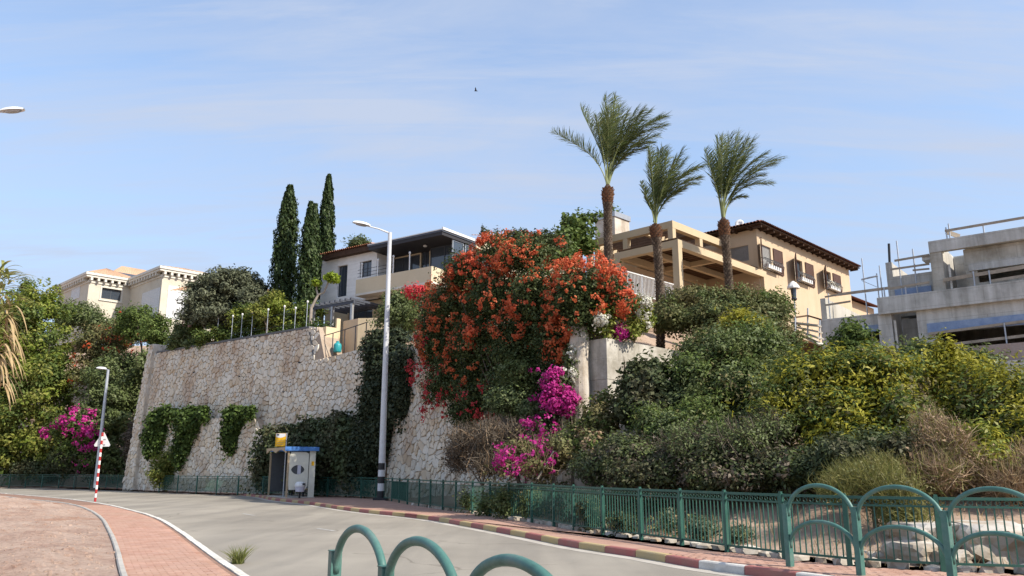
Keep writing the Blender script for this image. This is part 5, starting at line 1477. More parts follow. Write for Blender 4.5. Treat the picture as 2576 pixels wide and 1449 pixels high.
# ------------------------------------------------------------------ arched guard barriers
def arch_barrier(name, label, pts, zb_, ztop, rise, zlow, mat):
    t = thing(name, label, 'guard barrier', (pts[0].x, pts[0].y, zb_))
    for i, p in enumerate(pts):
        d = (pts[min(i+1, len(pts)-1)] - pts[max(i-1, 0)]).normalized()
        mb = MB(); mb.beam((p.x, p.y, zb_-.15), (p.x, p.y, ztop), .095, .095, 0, (d.x, d.y, 0)); mb.build('post', mat, t, world=True, bevel=.006)
        mb = MB(); mb.beam((p.x, p.y, ztop+.0005), (p.x, p.y, ztop+.012), .099, .099, 0, (d.x, d.y, 0)); mb.build('post_cap', mat, t, world=True)
    for i in range(len(pts)-1):
        p, q = pts[i], pts[i+1]; d = (q-p).normalized()
        for nm, z0, h in (('arch', ztop-.17, ztop+rise-(ztop-.17)), ('lower_arch', zlow, .42)):
            a, b = p + d*.03, q - d*.03; n = 26; L = []
            for k in range(n+1):
                th = math.pi*k/n; f = (1-math.cos(th))/2; f = .5 + (f-.5)*1.0
                L.append((a.x+(b.x-a.x)*f, a.y+(b.y-a.y)*f, z0 + h*(max(0.0, math.sin(th))**.92)))
            MB().tube(L, .032, 10).build(nm, mat, t, world=True, smooth=True)
    return t
p1 = ground(1988, 1425, .13).to_2d(); bd = Vector((.52, -.854))
far_posts = [p1, p1+bd*1.27, p1+bd*2.64, p1+bd*3.95, p1+bd*5.3]
arch_barrier('arched_guard_barrier', 'green double arched tube barrier standing on the far pavement kerb at right', far_posts, .13, 1.075, .31, .42, M['teal_pale'])
near_posts = [Vector((-1.51, 7.2)), Vector((-.90, 6.05)), Vector((-.29, 4.9)), Vector((.32, 3.75)), Vector((.93, 2.6))]
arch_barrier('arched_guard_barrier', 'green arched tube barrier at the bottom edge on the camera side of the road', near_posts, .10, .94, .225, .25, M['teal_pale'])

# ------------------------------------------------------------------ lamp posts
def lamp_head(parent, loc, ang, L, wd):
    """a flat cobra head: rounded shell above, dark glass below"""
    n, m = 9, 10; vs = []
    for i in range(n+1):
        f = i/n; prof = math.sin(math.pi*min(1, max(.0, .06+.90*f)))**.38
        for j in range(m):
            th = math.pi*j/(m-1); vs.append((f*L, math.cos(th)*wd/2*prof, math.sin(th)*wd*.42*prof))
    fs = [(i*m+j, (i+1)*m+j, (i+1)*m+j+1, i*m+j+1) for i in range(n) for j in range(m-1)]
    fs += [tuple((i*m) for i in range(n+1)) + tuple(i*m+m-1 for i in range(n, -1, -1))]
    o = MB().add(vs, fs).build('lamp_head', M['white_paint'], parent, smooth=True); o.location = loc; o.rotation_euler = (0, R(-6), ang)
    g = MB(); k = 14
    g.add([(L*.52+L*.38*math.cos(2*math.pi*i/k), wd*.36*math.sin(2*math.pi*i/k), 0) for i in range(k)] + [(L*.52+L*.3*math.cos(2*math.pi*i/k), wd*.28*math.sin(2*math.pi*i/k), -.07) for i in range(k)],
          [(i, (i+1) % k, k+(i+1) % k, k+i) for i in range(k)] + [tuple(range(2*k-1, k-1, -1))])
    g.build('lens', M['grey_metal'], o)
def lamp_post(label, base, zb_, ztop, ang, arm, r0, r1, bands, hl=.95, rise=.22, mat='pole_white'):
    t = thing('street_lamp', label, 'street lamp', (base[0], base[1], zb_), 0, 'street lamps along the road')
    H = ztop - zb_; rad = lambda z: r0 + (r1-r0)*z/H
    z0 = bands[-1][1] if bands else 0
    MB().tube([(0,0,z0), (0,0,H*.5), (0,0,H)], [rad(z0), rad(H*.5), rad(H)], 14).build('pole', M[mat], t, smooth=False)
    for (a, b, mm) in bands: MB().tube([(0,0,a+.001), (0,0,b)], [rad(a)+.004, rad(b)+.004], 14).build('painted_band', M[mm], t)
    MB().box(-r0*1.9, -r0*1.9, -.1, r0*1.9, r0*1.9, .10).build('base_plate', M['pole_black'], t, bevel=.02)
    c, s = math.cos(ang), math.sin(ang)
    MB().tube([(0,0,H-.05), (c*arm*.5, s*arm*.5, H+rise*.6), (c*arm, s*arm, H+rise)], [.05, .04, .035], 8).build('arm', M[mat], t)
    MB().box(rad(1.2)-.01, -.08, 1.4, rad(1.2)+.012, .08, 1.9).build('hatch', M['grey_metal'], t)
    lamp_head(t, (c*(arm-.12), s*(arm-.12), H+rise), ang, hl, .40)
    return t
lb = at(958, 1247, 42.5); ltop = at(982, 585, 42.5).z
def zpx(v, Y=42.5, u=960): return at(u, v, Y).z - .13
lamp_post('tall white street lamp with black and white bands beside the dark ivy on the wall', (lb.x, lb.y), .13, ltop, math.atan2(-.40, -.92), 1.25, .185, .105,
          [(.1, zpx(1235), 'pole_black'), (zpx(1235), zpx(1216), 'pole_white'), (zpx(1216), zpx(1199), 'pole_black'), (zpx(1199), zpx(1182), 'pole_white'), (zpx(1182), zpx(1165), 'pole_black'), (zpx(1165), zpx(1148), 'pole_white')])
l2 = at(239, 1230, 66); lamp_post('thin grey street lamp before the magenta bush at left, behind the striped sign pole', (l2.x, l2.y), .13, at(257, 930, 66).z, math.pi, .25, .15, .10, [], .85, .03, 'galv')
l3 = at(30, 276, 31); lamp_post('white lamp head reaching in at the upper left edge of the sky', (l3.x-2.3, 31), .1, l3.z-.25, math.atan2(.05, 1), 1.9, .17, .1, [], .95, .2)

# ------------------------------------------------------------------ striped sign pole
sp = ground(239, 1262, .13)
t = thing('striped_sign_pole', 'red and white striped pole carrying the back of a triangular road sign', 'road sign', (sp.x, sp.y, .13))
H = at(250, 1088, sp.y).z - .13; n = 17
for i in range(n):
    MB().tube([(0,0,H*i/n+.0005), (0,0,H*(i+1)/n)], .055, 10).build('painted_band', M['sign_red' if i % 2 == 0 else 'white_paint'], t)
s_ = .34; zc_ = H-.42; P3 = []
for th in (90, 210, 330):
    for dd in (-16, 16): P3.append((s_*1.55*math.cos(R(th+dd*.35))*.82, .075, zc_ + s_*1.55*math.sin(R(th+dd*.35))*.82))
MB().slab(P3, (0, .018, 0)).build('sign_plate', M['white_paint'], t)
for z in (-.16, .1): MB().box(-.16, .056, zc_+z-.02, .16, .074, zc_+z+.02).build('bracket', M['grey_metal'], t)

# ------------------------------------------------------------------ bus shelter, bin, stop sign
Q = Vector((-12.3, 45.2)); ua = Vector((.86, .51)).normalized(); fsx = Frame(Q.x, Q.y, .13, math.atan2(ua.y, ua.x))
SW, SL = 1.52, 3.85                                  # end wall width, length away from the camera
t = thing('bus_shelter', 'cream bus shelter with a blue roof edge and an oval opening in its end wall', 'bus shelter', (Q.x, Q.y, .13), fsx.ang)
hS = 2.62; xw = 1.17                                  # main end panel 0..xw, then a separate strip
oc, oz, ow, oh = .56, 1.50, .37, .25
k = 32; zb0, zt0_ = .42, hS-.16
outer, inner = [], []
for i in range(k):
    th = 2*math.pi*i/k; c, s = math.cos(th), math.sin(th)
    sx = (xw-.03-oc if c > 0 else oc-.06)/max(1e-6, abs(c)); sz = (zt0_-oz if s > 0 else oz-zb0)/max(1e-6, abs(s)); r = min(sx, sz)
    outer.append((oc+c*r, oz+s*r)); inner.append((oc+c*ow, oz+s*oh*(1-.25*abs(c)**3)))
vs = [(a, y, z) for y in (0, .05) for ring in (outer, inner) for a, z in ring]
fs = []
for i in range(k):
    j = (i+1) % k
    fs += [(i, j, k+j, k+i), (2*k+j, 2*k+i, 3*k+i, 3*k+j), (k+i, k+j, 3*k+j, 3*k+i), (j, i, 2*k+i, 2*k+j)]
MB().add(vs, fs).build('end_panel', M['shelter_cream'], t)
mb = MB(); mb.lathe([(.01, 0), (1, 0)], (0, 0, 0), 24)
vs = [(oc+math.cos(2*math.pi*i/24)*(ow+.05), .052, oz+math.sin(2*math.pi*i/24)*(oh+.05)) for i in range(24)]
MB().slab(vs, (0, .01, 0)).build('dark_oval_sheet', M['shelter_glass'], t)  # dark sheet stands in for the dim interior behind the opening
MB().box(oc-.02, -.012, oz-.24, oc+.16, .048, oz+.24).build('oval_mullion', M['bin_lilac'], t)
MB().box(xw+.03, -.01, .0, SW, .07, hS-.1).build('side_strip', M['shelter_cream'], t)
MB().box(xw+.13, -.022, 1.72, xw+.28, -.011, 1.95).build('notice', M['sign_yellow'], t)
MB().box(-.03, -.02, 0, .055, .08, hS-.1).build('corner_post', M['shelter_frame'], t)
MB().box(-.03, SL-.08, 0, .055, SL, hS-.14).build('corner_post', M['shelter_frame'], t)
MB().box(SW-.08, SL-.08, 0, SW, SL-.0, hS-.14).build('corner_post', M['shelter_frame'], t)
MB().box(SW-.06, .075, .25, SW-.02, SL-.085, hS-.15).build('back_panel', M['shelter_glass'], t)
MB().box(.06, SL-.07, .25, SW-.085, SL-.03, hS-.15).build('far_end_panel', M['shelter_glass'], t)
MB().box(SW-.55, .4, .42, SW-.12, SL-.4, .48).build('bench_seat', M['shelter_frame'], t)
for y in (.8, SL-.8): MB().box(SW-.4, y, 0, SW-.3, y+.06, .418).build('bench_leg', M['dark_metal'], t)
MB().box(-.05, -.05, -.06, SW+.05, SL+.05, .03).build('plinth', M['concrete_pale'], t)
# roof slab with scalloped road edge and blue end band
vs = []; n = 24
for i in range(n+1):
    y = -.12 + (SL+.24)*i/n; wv = abs(math.sin(math.pi*2*i/n))
    vs += [(-.22, y, hS-.20+.17*wv), (-.22, y, hS+.10), (-.15, y, hS+.10), (-.15, y, hS-.20+.17*wv)]
MB().add(vs, [(4*i+j, 4*i+(j+1) % 4, 4*(i+1)+(j+1) % 4, 4*(i+1)+j) for i in range(n) for j in range(4)] + [(3,2,1,0), (4*n, 4*n+1, 4*n+2, 4*n+3)]).build('scalloped_fascia', M['shelter_frame'], t)
MB().box(-.148, -.10, hS-.09, SW+.1, SL+.1, hS+.06).build('roof', M['blue_paint'], t)
MB().box(-.24, -.16, hS-.10, SW+.14, -.104, hS+.12).build('end_band', M['blue_paint'], t)
# litter bin before the end wall
bpn = fsx.W(.60, -.45, 0)
t = thing('litter_bin', 'pale lilac litter bin on a dark post before the bus shelter end wall', 'litter bin', (bpn.x, bpn.y, .13), fsx.ang)
MB().tube([(0,0,-.05), (0,0,.34)], .05, 8).build('post', M['pole_black'], t)
MB().lathe([(.2, .32), (.23, .34), (.27, .62)], (0,0,0), 16).build('bucket', M['bin_lilac'], t)
MB().lathe([(.295, .605), (.30, .68), (.24, .80), (.17, .86), (.02, .87)], (0,0,0), 16).build('lid', M['white_paint'], t)
MB().box(.05, -.30, .69, .2, -.2, .78).build('slot', M['pole_black'], t)
bs = at(696, 1240, 46.6)
t = thing('bus_stop_sign', 'yellow and white bus stop flag on a pole behind the shelter roof', 'bus stop sign', (bs.x+.33, 46.6, .13))
z1, z0 = at(700, 1090, 46.6).z-.13, at(700, 1123, 46.6).z-.13; w_ = .58
MB().tube([(.03, .03, -.1), (.03, .03, z1+.02)], .03, 8).build('pole', M['galv'], t)
fl = MB(); fl.box(-w_, -.03, z0, -.002, .0, z1); fo = fl.build('flag', M['sign_yellow'], t)
vs = []; n = 12
for i in range(n+1):
    f = i/n; zz = z1 - .20 - .05*math.sin(f*math.pi*1.2)
    vs += [(-w_+.02+(w_-.04)*f, -.033, zz), (-w_+.02+(w_-.04)*f, -.033, z1-.015)]
MB().add(vs, [(2*i, 2*i+2, 2*i+3, 2*i+1) for i in range(n)]).build('white_field', M['white_paint'], fo)
MB().box(-w_+.07, -.037, z1-.12, -w_+.2, -.034, z1-.05).build('bus_symbol', M['pole_black'], fo)
for k_ in range(3): MB().box(-w_+.08, -.034, z0+.10+k_*.11, -.12, -.0305, z0+.118+k_*.11).build('line_of_print', M['shelter_frame'], fo)

# ------------------------------------------------------------------ boulders and edging stones behind the fence
from mathutils import noise as mnoise
def rock_mesh(c, rx, ry, rz, seed, rough=.22, sub=3):
    import bmesh
    bm = bmesh.new(); bmesh.ops.create_icosphere(bm, subdivisions=sub, radius=1); rr = random.Random(seed); o = Vector((rr.uniform(0, 50), rr.uniform(0, 50), 0))
    for v in bm.verts:
        p = v.co.copy(); q = Vector([max(-.82, min(.82, x*1.15)) for x in p])
        k = 1 + rough*mnoise.noise(p*1.3+o) + rough*.5*mnoise.noise(p*3.1+o); q *= k
        v.co = Vector((q.x*rx, q.y*ry, q.z*rz))
    me = bpy.data.meshes.new('boulder'); bm.to_mesh(me); bm.free(); me.materials.append(M['boulder']); return me
def boulder(label, u, v, Y, ru, rv, rd, seed, rz=0):
    p = at(u, v, Y); s = px_m(Y)
    o = bpy.data.objects.new('boulder', rock_mesh(p, ru*s, rd, rv*s, seed)); COL.objects.link(o); o.location = p; o.rotation_euler = (0, 0, rz)
    tag(o, label, 'boulder', 'pale boulders behind the bar fence')
boulder('flat pale boulder, upper one of the pile behind the fence between the two arches', 2330, 1340, 14.6, 78, 30, .8, 1)
boulder('grey boulder with a white front face below the flat one', 2300, 1392, 14.0, 60, 32, .6, 2, .3)
boulder('largest squarish boulder with a white top edge at the right behind the fence', 2492, 1362, 14.0, 92, 52, .9, 3, -.2)
boulder('rounded boulder at the right frame edge behind the fence', 2610, 1370, 13.6, 60, 50, .8, 4)
boulder('small sunlit brown boulder under the flat one', 2365, 1405, 13.6, 42, 26, .5, 5, .5)
boulder('low half hidden boulder left of the pile', 2215, 1400, 14.6, 46, 16, .5, 6)
t = thing('edging_stone_row', 'low row of rough pale edging stones under the bar fence', 'stone edging', (1.15, 23.0, .1))
P = offset(FENCE, .16); seg = [p for s, p, tt_ in walk(P, .42)]
rrd = random.Random(9); ms = [rock_mesh(None, .22, .14, .14, 40+k, .3, 1) for k in range(6)]
seg = sorted([p for p in seg if p.y < 37 and abs(p.x/p.y) < .68], key=lambda p: p.length)[:120]
for p in seg: inst('stone', ms[rrd.randrange(6)], t, (p.x-1.15+rrd.uniform(-.05, .05), p.y-23.0+rrd.uniform(-.05, .05), rrd.uniform(-.02, .05)), (0, 0, rrd.uniform(0, 6)), (rrd.uniform(.8, 1.2),)*3)

# ------------------------------------------------------------------ bird
bp_ = at(1197, 229, 70)
t = thing('bird', 'tiny dark bird flying in the open sky', 'bird', bp_)
mb = MB(); mb.tube([(-.16, 0, 0), (-.08, 0, .02), (.05, 0, .02), (.14, 0, .0), (.2, 0, -.01)], [.01, .045, .05, .025, .012], 8); mb.build('body', M['pole_black'], t, smooth=True)
for s in (1, -1): MB().slab([(-.07, s*.03, .03), (.07, s*.03, .03), (.04, s*.17, .15), (-.03, s*.33, .24), (-.08, s*.17, .16)], (0, 0, .012)).build('wing', M['pole_black'], t)

# ------------------------------------------------------------------ palms
def palm(label, u, vb, vt, Y, tips, seed, base_z=None):
    c0 = at(u, vt, Y); b0 = at(u, vb, Y); b0.x = c0.x + (b0.x-c0.x); b0.z = zt(b0.x, Y)-.1 if base_z is None else base_z
    b0 = Vector((c0.x, Y, b0.z))
    t = thing('date_palm', label, 'palm tree', b0, 0, 'wind blown palms on the terrace'); rr = random.Random(seed); H = c0.z - b0.z
    n = 16; lean = rr.uniform(-.1, .1)
    def ax(f): return Vector((b0.x + lean*math.sin(f*math.pi), b0.y, b0.z + H*f))
    rad = lambda f: .185 - .01*f + (.10*math.exp(-((f-.93)/.07)**2)) - (.16*max(0, f-.96)/.04 if f > .96 else 0)
    pts = [ax(i/40) for i in range(41)]
    MB().tube(pts, [rad(i/40) for i in range(41)], 14).build('trunk', M['palm_scar'], t, world=True)
    # leaf base scars in spirals
    mb = MB(); rows = int(H/.11); bw = MB()
    for j in range(rows):
        f = (j+.5)/rows
        if f > .975: break
        for k in range(9):
            th = 2*math.pi*(k + .5*(j % 2))/9 + rr.uniform(-.06, .06); c = ax(f); r = rad(f)
            o = Vector((math.cos(th), math.sin(th), 0)); s = Vector((-math.sin(th), math.cos(th), 0)); q = c + o*r
            hw, hh, pr = .085*r/.25, .075, .05 + rr.uniform(-.015, .02)
            tgt = bw if f > .87 else mb
            tgt.add([q - s*hw, q - Vector((0,0,hh)), q + s*hw, q + Vector((0,0,hh*.5)), q + o*pr + Vector((0,0,.05)) - s*hw*.5, q + o*pr + Vector((0,0,.05)) + s*hw*.5],
                    [(0,1,5,4), (1,2,5), (2,3,5), (3,0,4), (3,4,5)])
    tag(mb.build('leaf_scars', M['palm_bark'], t, world=True), kind='stuff'); tag(bw.build('crown_boots', M['palm_red'], t, world=True), kind='stuff')
    rg = np.random.default_rng(seed)
    for (tu, tv, dy, w) in tips:
        p0 = c0 + Vector((rr.uniform(-.08, .08), rr.uniform(-.08, .08), rr.uniform(-.25, .05)))
        tp = at(tu, tv, Y+dy); L = (tp-p0).length
        h = Vector((tp.x-p0.x, tp.y-p0.y, 0))
        p1 = p0 + Vector((h.x*.12, h.y*.12, L*.45)); p2 = p0.lerp(tp, .60) + Vector((-h.x*.05, 0, L*(w*2.1+.02)))
        def bz(s): return p0*(1-s)**3 + p1*3*s*(1-s)**2 + p2*3*s*s*(1-s) + tp*s**3
        C = [bz(i/14) for i in range(15)]
        fo = MB().tube(C, [.034*(1-.85*i/14) for i in range(15)], 5).build('frond', G['rachis'], t, world=True)
        n = 52; s = np.linspace(.24, .995, n); P = np.array([list(bz(x)) for x in s]); T = unit(np.array([list(bz(min(1, x+.01))-bz(x-.01)) for x in s]))
        up = np.array([0, 0, 1.0]); sd = unit(np.cross(T, up) + 1e-6); nn = np.cross(sd, T)
        ll = (.62*np.sin(np.pi*np.clip((s-.2)/.85, 0, 1))**.55 * (L/3.0) + .08)[:, None]; Qs = []
        wind = np.array([.34, .05, .05])
        for sg in (-1, 1):
            for rep in range(2):
                d = unit(T*.85 + sg*sd*(.50+.15*rep) + nn*(.30-.35*rep) + wind + rg.normal(size=(n, 3))*.11)
                wv = unit(np.cross(d, nn + .4*rg.normal(size=(n, 3))))*.015
                l2_ = ll*rg.uniform(.75, 1.1, (n, 1)); m = P + d*l2_*.55; e = P + d*l2_ + wind*l2_*.2 - np.array([0, 0, .2])*l2_*rg.uniform(0, 1, (n, 1))
                kp = slice(None) if rep == 0 else rg.random(n) < .8
                P_, m, e, wv = P[kp], m[kp], e[kp], wv[kp]
                Qs += [np.stack([P_-wv*.6, P_+wv*.6, m+wv, m-wv], 1), np.stack([m-wv, m+wv, e+wv*.2, e-wv*.2], 1)]
        quad_mesh('leaflets', np.concatenate(Qs), G['palm'], fo)
    return t
palm('tallest wind blown palm, left of the three, growing above the orange flowers', 1529, 760, 462, 37,
     [(1392,333,-.8,.05),(1462,272,.6,-.02),(1500,292,-.9,.0),(1525,246,.3,-.04),(1546,244,-.5,-.04),(1560,268,.8,-.03),(1578,282,-.3,.0),(1600,276,.5,.02),(1618,278,-1.0,.04),(1632,282,.2,.05),
      (1655,300,1.0,.08),(1673,295,-.4,.10),(1668,318,.6,.10),(1650,342,-.9,.11),(1640,360,.4,.12),(1622,372,-.5,.10),(1600,330,1.3,.04),(1515,300,1.0,0),(1612,335,-.2,.08),(1532,275,-1.0,-.02)], 21)
palm('shortest wind blown palm, middle of the three, before the pergola corner', 1648, 750, 560, 37,
     [(1612,460,-.5,-.02),(1622,500,.4,.02),(1630,372,.3,-.03),(1636,385,-.6,-.03),(1658,378,.5,-.03),(1676,388,-.4,-.02),(1668,372,.9,-.02),(1700,398,-.8,.01),(1714,378,.3,.0),(1722,402,.8,.02),
      (1745,425,-.3,.07),(1766,420,.5,.10),(1760,448,-.8,.10),(1752,462,.2,.10),(1722,474,-.5,.09),(1700,440,1.0,.05)], 22)
palm('right hand palm with fronds swept right, before the pergola roof', 1819, 735, 545, 38.5,
     [(1773,378,-.6,-.02),(1784,395,.5,-.02),(1806,350,.3,-.03),(1818,345,-.6,-.03),(1836,340,.6,-.02),(1855,336,-.4,-.01),(1862,352,.9,.0),(1880,350,-.9,.02),(1893,352,.2,.02),(1890,372,.8,.03),
      (1925,388,-.3,.08),(1962,402,.5,.11),(1948,412,-.8,.11),(1938,462,.3,.12),(1920,440,-.5,.10),(1870,400,1.0,.03),(1875,496,.7,.12)], 23)

# ------------------------------------------------------------------ cypresses
def cypress(label, u, vb, vt, Y, wpx, seed, forks):
    p0, p1 = at(u, vb, Y), at(u, vt, Y); b = Vector((p0.x, Y, zt(p0.x, Y))); H = p1.z - b.z; W = wpx*px_m(Y)
    t = thing('cypress_tree', label, 'cypress tree', b, 0, 'dark cypresses beside the white house')
    rg = np.random.default_rng(seed); ells = []
    Qs = []; n = 15000
    for (dx, top, wf, share) in forks:
        m = int(n*share); f = rg.uniform(0, 1, m)**.85
        prof = np.minimum(1, (f/.12)**.5) * np.clip(1-((f-.25)/.78)**2.2*(f > .25), .02, 1)**.75 * W*.5*wf
        th = rg.uniform(0, 2*np.pi, m); lump = 1 + .18*np.sin(th*5+f*22) + .14*np.sin(th*3-f*41) + .12*np.sin(th*9+f*90)
        r = prof*lump*rg.uniform(.55, 1.06, m)
        P = np.c_[b.x+dx*W+r*np.cos(th)+.0*f, b.y+r*np.sin(th), b.z+.25+(H*top-.25)*f]
        N = unit(np.c_[np.cos(th), np.sin(th), .25*np.ones(m)] + .55*rg.normal(size=(m, 3)))
        T = unit(np.c_[.25*np.cos(th), .25*np.sin(th), np.ones(m)] + .3*rg.normal(size=(m, 3)))
        Qs.append(leaf_quads(P, N, .30, .42, rg, T))
    quad_mesh('crown', np.concatenate(Qs), G['cypress'], t)
    MB().tube([(0,0,-.3), (0,0,H*.5), (0,0,H*.9)], [.2, .12, .02], 8).build('trunk', M['bark'], t)
cypress('broadest dark cypress, left of the three, standing apart', 711, 775, 467, 62, 68, 31, [(0, 1, 1, .7), (-.12, .96, .8, .3)])
cypress('shortest cypress, middle of the three', 771, 765, 508, 60, 54, 32, [(-.06, 1, .9, .6), (.16, .985, .8, .4)])
cypress('tallest slender cypress, right of the three, touching the white house', 812, 745, 440, 65, 46, 33, [(0, 1, 1, 1)])

# ------------------------------------------------------------------ planted hillside at the left
bush('leafy_tree', 'big bright green tree at the left edge behind the road bend', 'tree', [ell(85,850,100,150,80,4), ell(105,1000,100,150,78,4), ell(40,1090,100,120,78,3.5), ell(130,1120,60,80,76.5,2.5), ell(20,900,80,140,80,4)], [(G['bright'], .7), (G['mid'], .3)], 440, .95, 120, .38, 41, None, (-46, 80, 3), r0=.25)
bush('conical_shrub', 'narrow upright dark shrub rising behind the bright green tree', 'shrub', [ell(66,735,20,45,84,1.3)], G['mid'], 40, .5, 60, .25, 42)
bush('villa_shrub', 'rounded grey green shrub below the cream villa at left', 'shrub', [ell(200,800,62,42,88,3), ell(255,820,50,40,86,3)], G['dusty'], 110, .8, 90, .32, 43, 'shrubs below the cream villa')
bush('flowering_shrub', 'green shrub with coral red flowers below the villa window', 'shrub', [ell(250,875,60,60,80,3), ell(215,925,35,50,78,2), ell(300,850,40,50,82,3)], G['brownolive'], 120, .7, 90, .28, 44, 'shrubs below the cream villa', blooms=[('blossoms', G['flame'], 40, 14, .4, .24)])
bush('round_shrub', 'rounded green shrub with a few red flowers under the villa corner', 'shrub', [ell(345,815,62,52,78,3), ell(395,830,38,50,75,2.5)], G['mid'], 130, .7, 90, .28, 45, 'shrubs below the cream villa', blooms=[('blossoms', G['flame'], 8, 12, .35, .22)])
bush('dark_slope_tree', 'large dark green tree covering the slope between the lamp and the stone wall', 'tree', [ell(300,960,90,90,76,4), ell(325,1050,60,110,74,3.5), ell(260,1060,60,90,74,3.5), ell(320,1150,45,66,72,2), ell(372,930,36,60,74,2.5), ell(280,1150,40,60,72,2)], G['dusty'], 360, .8, 110, .31, 46, None, (-35, 75, 3), r0=.2)
bush('slope_foot_shrub', 'dark shrub at the slope foot behind the bend fence', 'shrub', [ell(210,1160,90,46,72.5,2), ell(110,1180,80,36,76,2)], G['dark'], 150, .6, 80, .26, 47)
def bougain(name, label, ells, leaf, nleafc, cr, nl, ls, blooms, seed, front=None, base=None, up=.4):
    E = np.array(ells, float)
    if base is None: bx, by = E[:, 0].mean(), E[:, 1].mean(); base = (bx, by, zt(bx, by))
    t = thing(name, label, 'flowering shrub', base)
    o, C, Dn = crown('foliage', ells, nleafc, cr, nl, ls, leaf, t, seed, .6, .45, up, .85)
    tops = [Vector(C[i]) for i in range(0, len(C), max(1, len(C)//6))][:6]; limbs(t, base, tops, .07, M['bark'], seed, 'stems')
    for bi, (nm, mt, k, nb, r, sz, ee) in enumerate(blooms):
        fc, fd = shell_points(ee, k, np.random.default_rng(seed+11+bi), .94, 1.06, front); flowers(nm, fc, fd, nb, r, sz, mt, t, seed+23+bi)
    return t
bougain('magenta_bougainvillea', 'magenta flowering bush left of the thin grey lamp', [ell(190,1090,70,58,72,2.2), ell(215,1140,55,40,71.5,2)], G['mid'], 90, .6, 60, .26,
        [('blossoms', G['bractm'], 75, 16, .40, .24, [ell(200,1060,40,34,70.5,1.5), ell(135,1088,24,20,70.5,1), ell(225,1105,28,28,70.3,1.2), ell(215,1168,12,12,70,.6)])], 51, (0, -1, .1))
bush('shaded_purple_shrub', 'dim purple tinged shrub in shade beside the wall end pier', 'shrub', [ell(335,1110,22,60,69.5,1)], G['drypurple'], 50, .5, 70, .24, 52)
# cane at the left edge
cb = (-17.0, 24.5)
t = thing('giant_cane', 'tall pale cane with drooping dry leaves leaning in at the left edge', 'cane', (cb[0], cb[1], .1))
mb = MB(); stems = []
for i in range(9):
    p0 = Vector((cb[0]+rnd.uniform(-.5, .4), cb[1]+rnd.uniform(-.4, .4), .05)); top = at(rnd.uniform(-70, 22), rnd.uniform(660, 830), 24.5+rnd.uniform(-.5, .5))
    L = [p0.lerp(top, f) + Vector((-.5*math.sin(f*math.pi), 0, 0)) for f in (0, .25, .5, .75, 1)]; stems.append(L)
    MB().tube(L, [.016, .015, .013, .011, .006], 6).build('stem', G['reed'], t, world=True)
def strap(Ls, n, mat, name, seed, wd, ln, arch, px):
    rg = np.random.default_rng(seed); Q = []
    for k in range(n):
        if px: u, v = px[k % len(px)]; p = at(u+rg.uniform(-8, 8), v+rg.uniform(-12, 12), 24.5+rg.uniform(-.4, .4))
        else: Lk = Ls[k % len(Ls)]; f = rg.uniform(.45, 1); p = Lk[int(f*3.99)].lerp(Lk[min(4, int(f*3.99)+1)], .5)
        az = rg.uniform(0, 2*math.pi); d = Vector((math.cos(az)*.8+.25, math.sin(az)*.5, rg.uniform(.2, 1.0))).normalized(); L = ln*rg.uniform(.6, 1.2); s = d.cross(Vector((0, 0, 1))).normalized()
        pr = None; m = 7
        for i in range(m+1):
            f = i/m; c = p + d*L*f + Vector((0, 0, -arch*L*f*f)); w = wd*(math.sin(math.pi*min(1, .12+.88*f))**.7 if f < 1 else 0)+.002; sc = s*w*.5
            if pr: Q.append([list(pr[0]-pr[1]), list(pr[0]+pr[1]), list(c+sc), list(c-sc)])
            pr = (c, sc)
    quad_mesh(name, np.array(Q), mat, t)
strap(stems, 44, G['reed'], 'green_leaves', 3, .075, 1.25, .7, None)
strap(None, 80, G['reed'], 'green_leaves', 4, .09, 1.0, .55, [(2,690),(18,705),(-8,740),(10,770),(0,800)])
strap(None, 60, G['straw'], 'dry_leaves', 5, .08, 1.0, 1.4, [(-4,830),(8,860),(0,910),(14,800),(-12,940),(2,890),(-6,980)])
strap(None, 14, G['straw'], 'dry_leaves', 6, .05, 1.3, 1.2, [(20,770),(-5,800)])

# ------------------------------------------------------------------ planting on and below the great wall
bush('round_olive_tree', 'round grey green olive tree on the terrace above the stone wall', 'tree', [ell(575,738,104,70,63,3), ell(518,765,60,60,62.5,2.5), ell(645,765,50,58,62.5,2.5), ell(565,795,110,38,62,2.5)], G['olive'], 420, .5, 130, .24, 61, None, None, r0=.18)
bush('yellow_green_shrub', 'yellow green shrub between the olive tree and the cypresses', 'shrub', [ell(690,765,36,34,58.5,1.5), ell(655,785,30,24,57.5,1)], G['bright'], 70, .4, 70, .2, 62)
bush('pink_head_shrub', 'small shrub topped with faded pink flower heads on the wall top', 'shrub', [ell(505,800,36,20,62.6,1), ell(490,822,30,24,62.4,.7)], G['mid'], 60, .4, 60, .2, 63, base=tuple(at(496,838,62.6)), blooms=[('flower_heads', G['pinkhead'], 26, 18, .34, .16)])
bush('wall_corner_shrub', 'grey green shrub spilling over the wall top beside the end pier', 'shrub', [ell(462,845,38,40,63.6,.9), ell(440,862,24,24,63.8,.8), ell(478,866,18,20,62.2,.4)], G['dusty'], 90, .4, 70, .2, 64, base=tuple(at(456,866,63.7)))
tt = thing('wall_top_ground_cover', 'low green ground cover along the stone wall top', 'ground cover', fw.W(4, 1.3, wall_top(4))); tag(tt, kind='stuff')
es = []
for i in range(16):
    a = 2.2+(a_step-3.2)*i/15; p = fw.W(a, 1.9+rnd.uniform(-.2, .3), wall_top(a)+.22); es.append((p.x, p.y, p.z, .8, .6, rnd.uniform(.3, .6)))
crown('ground_cover', es, 150, .35, 60, .17, G['creeper'], tt, 65)
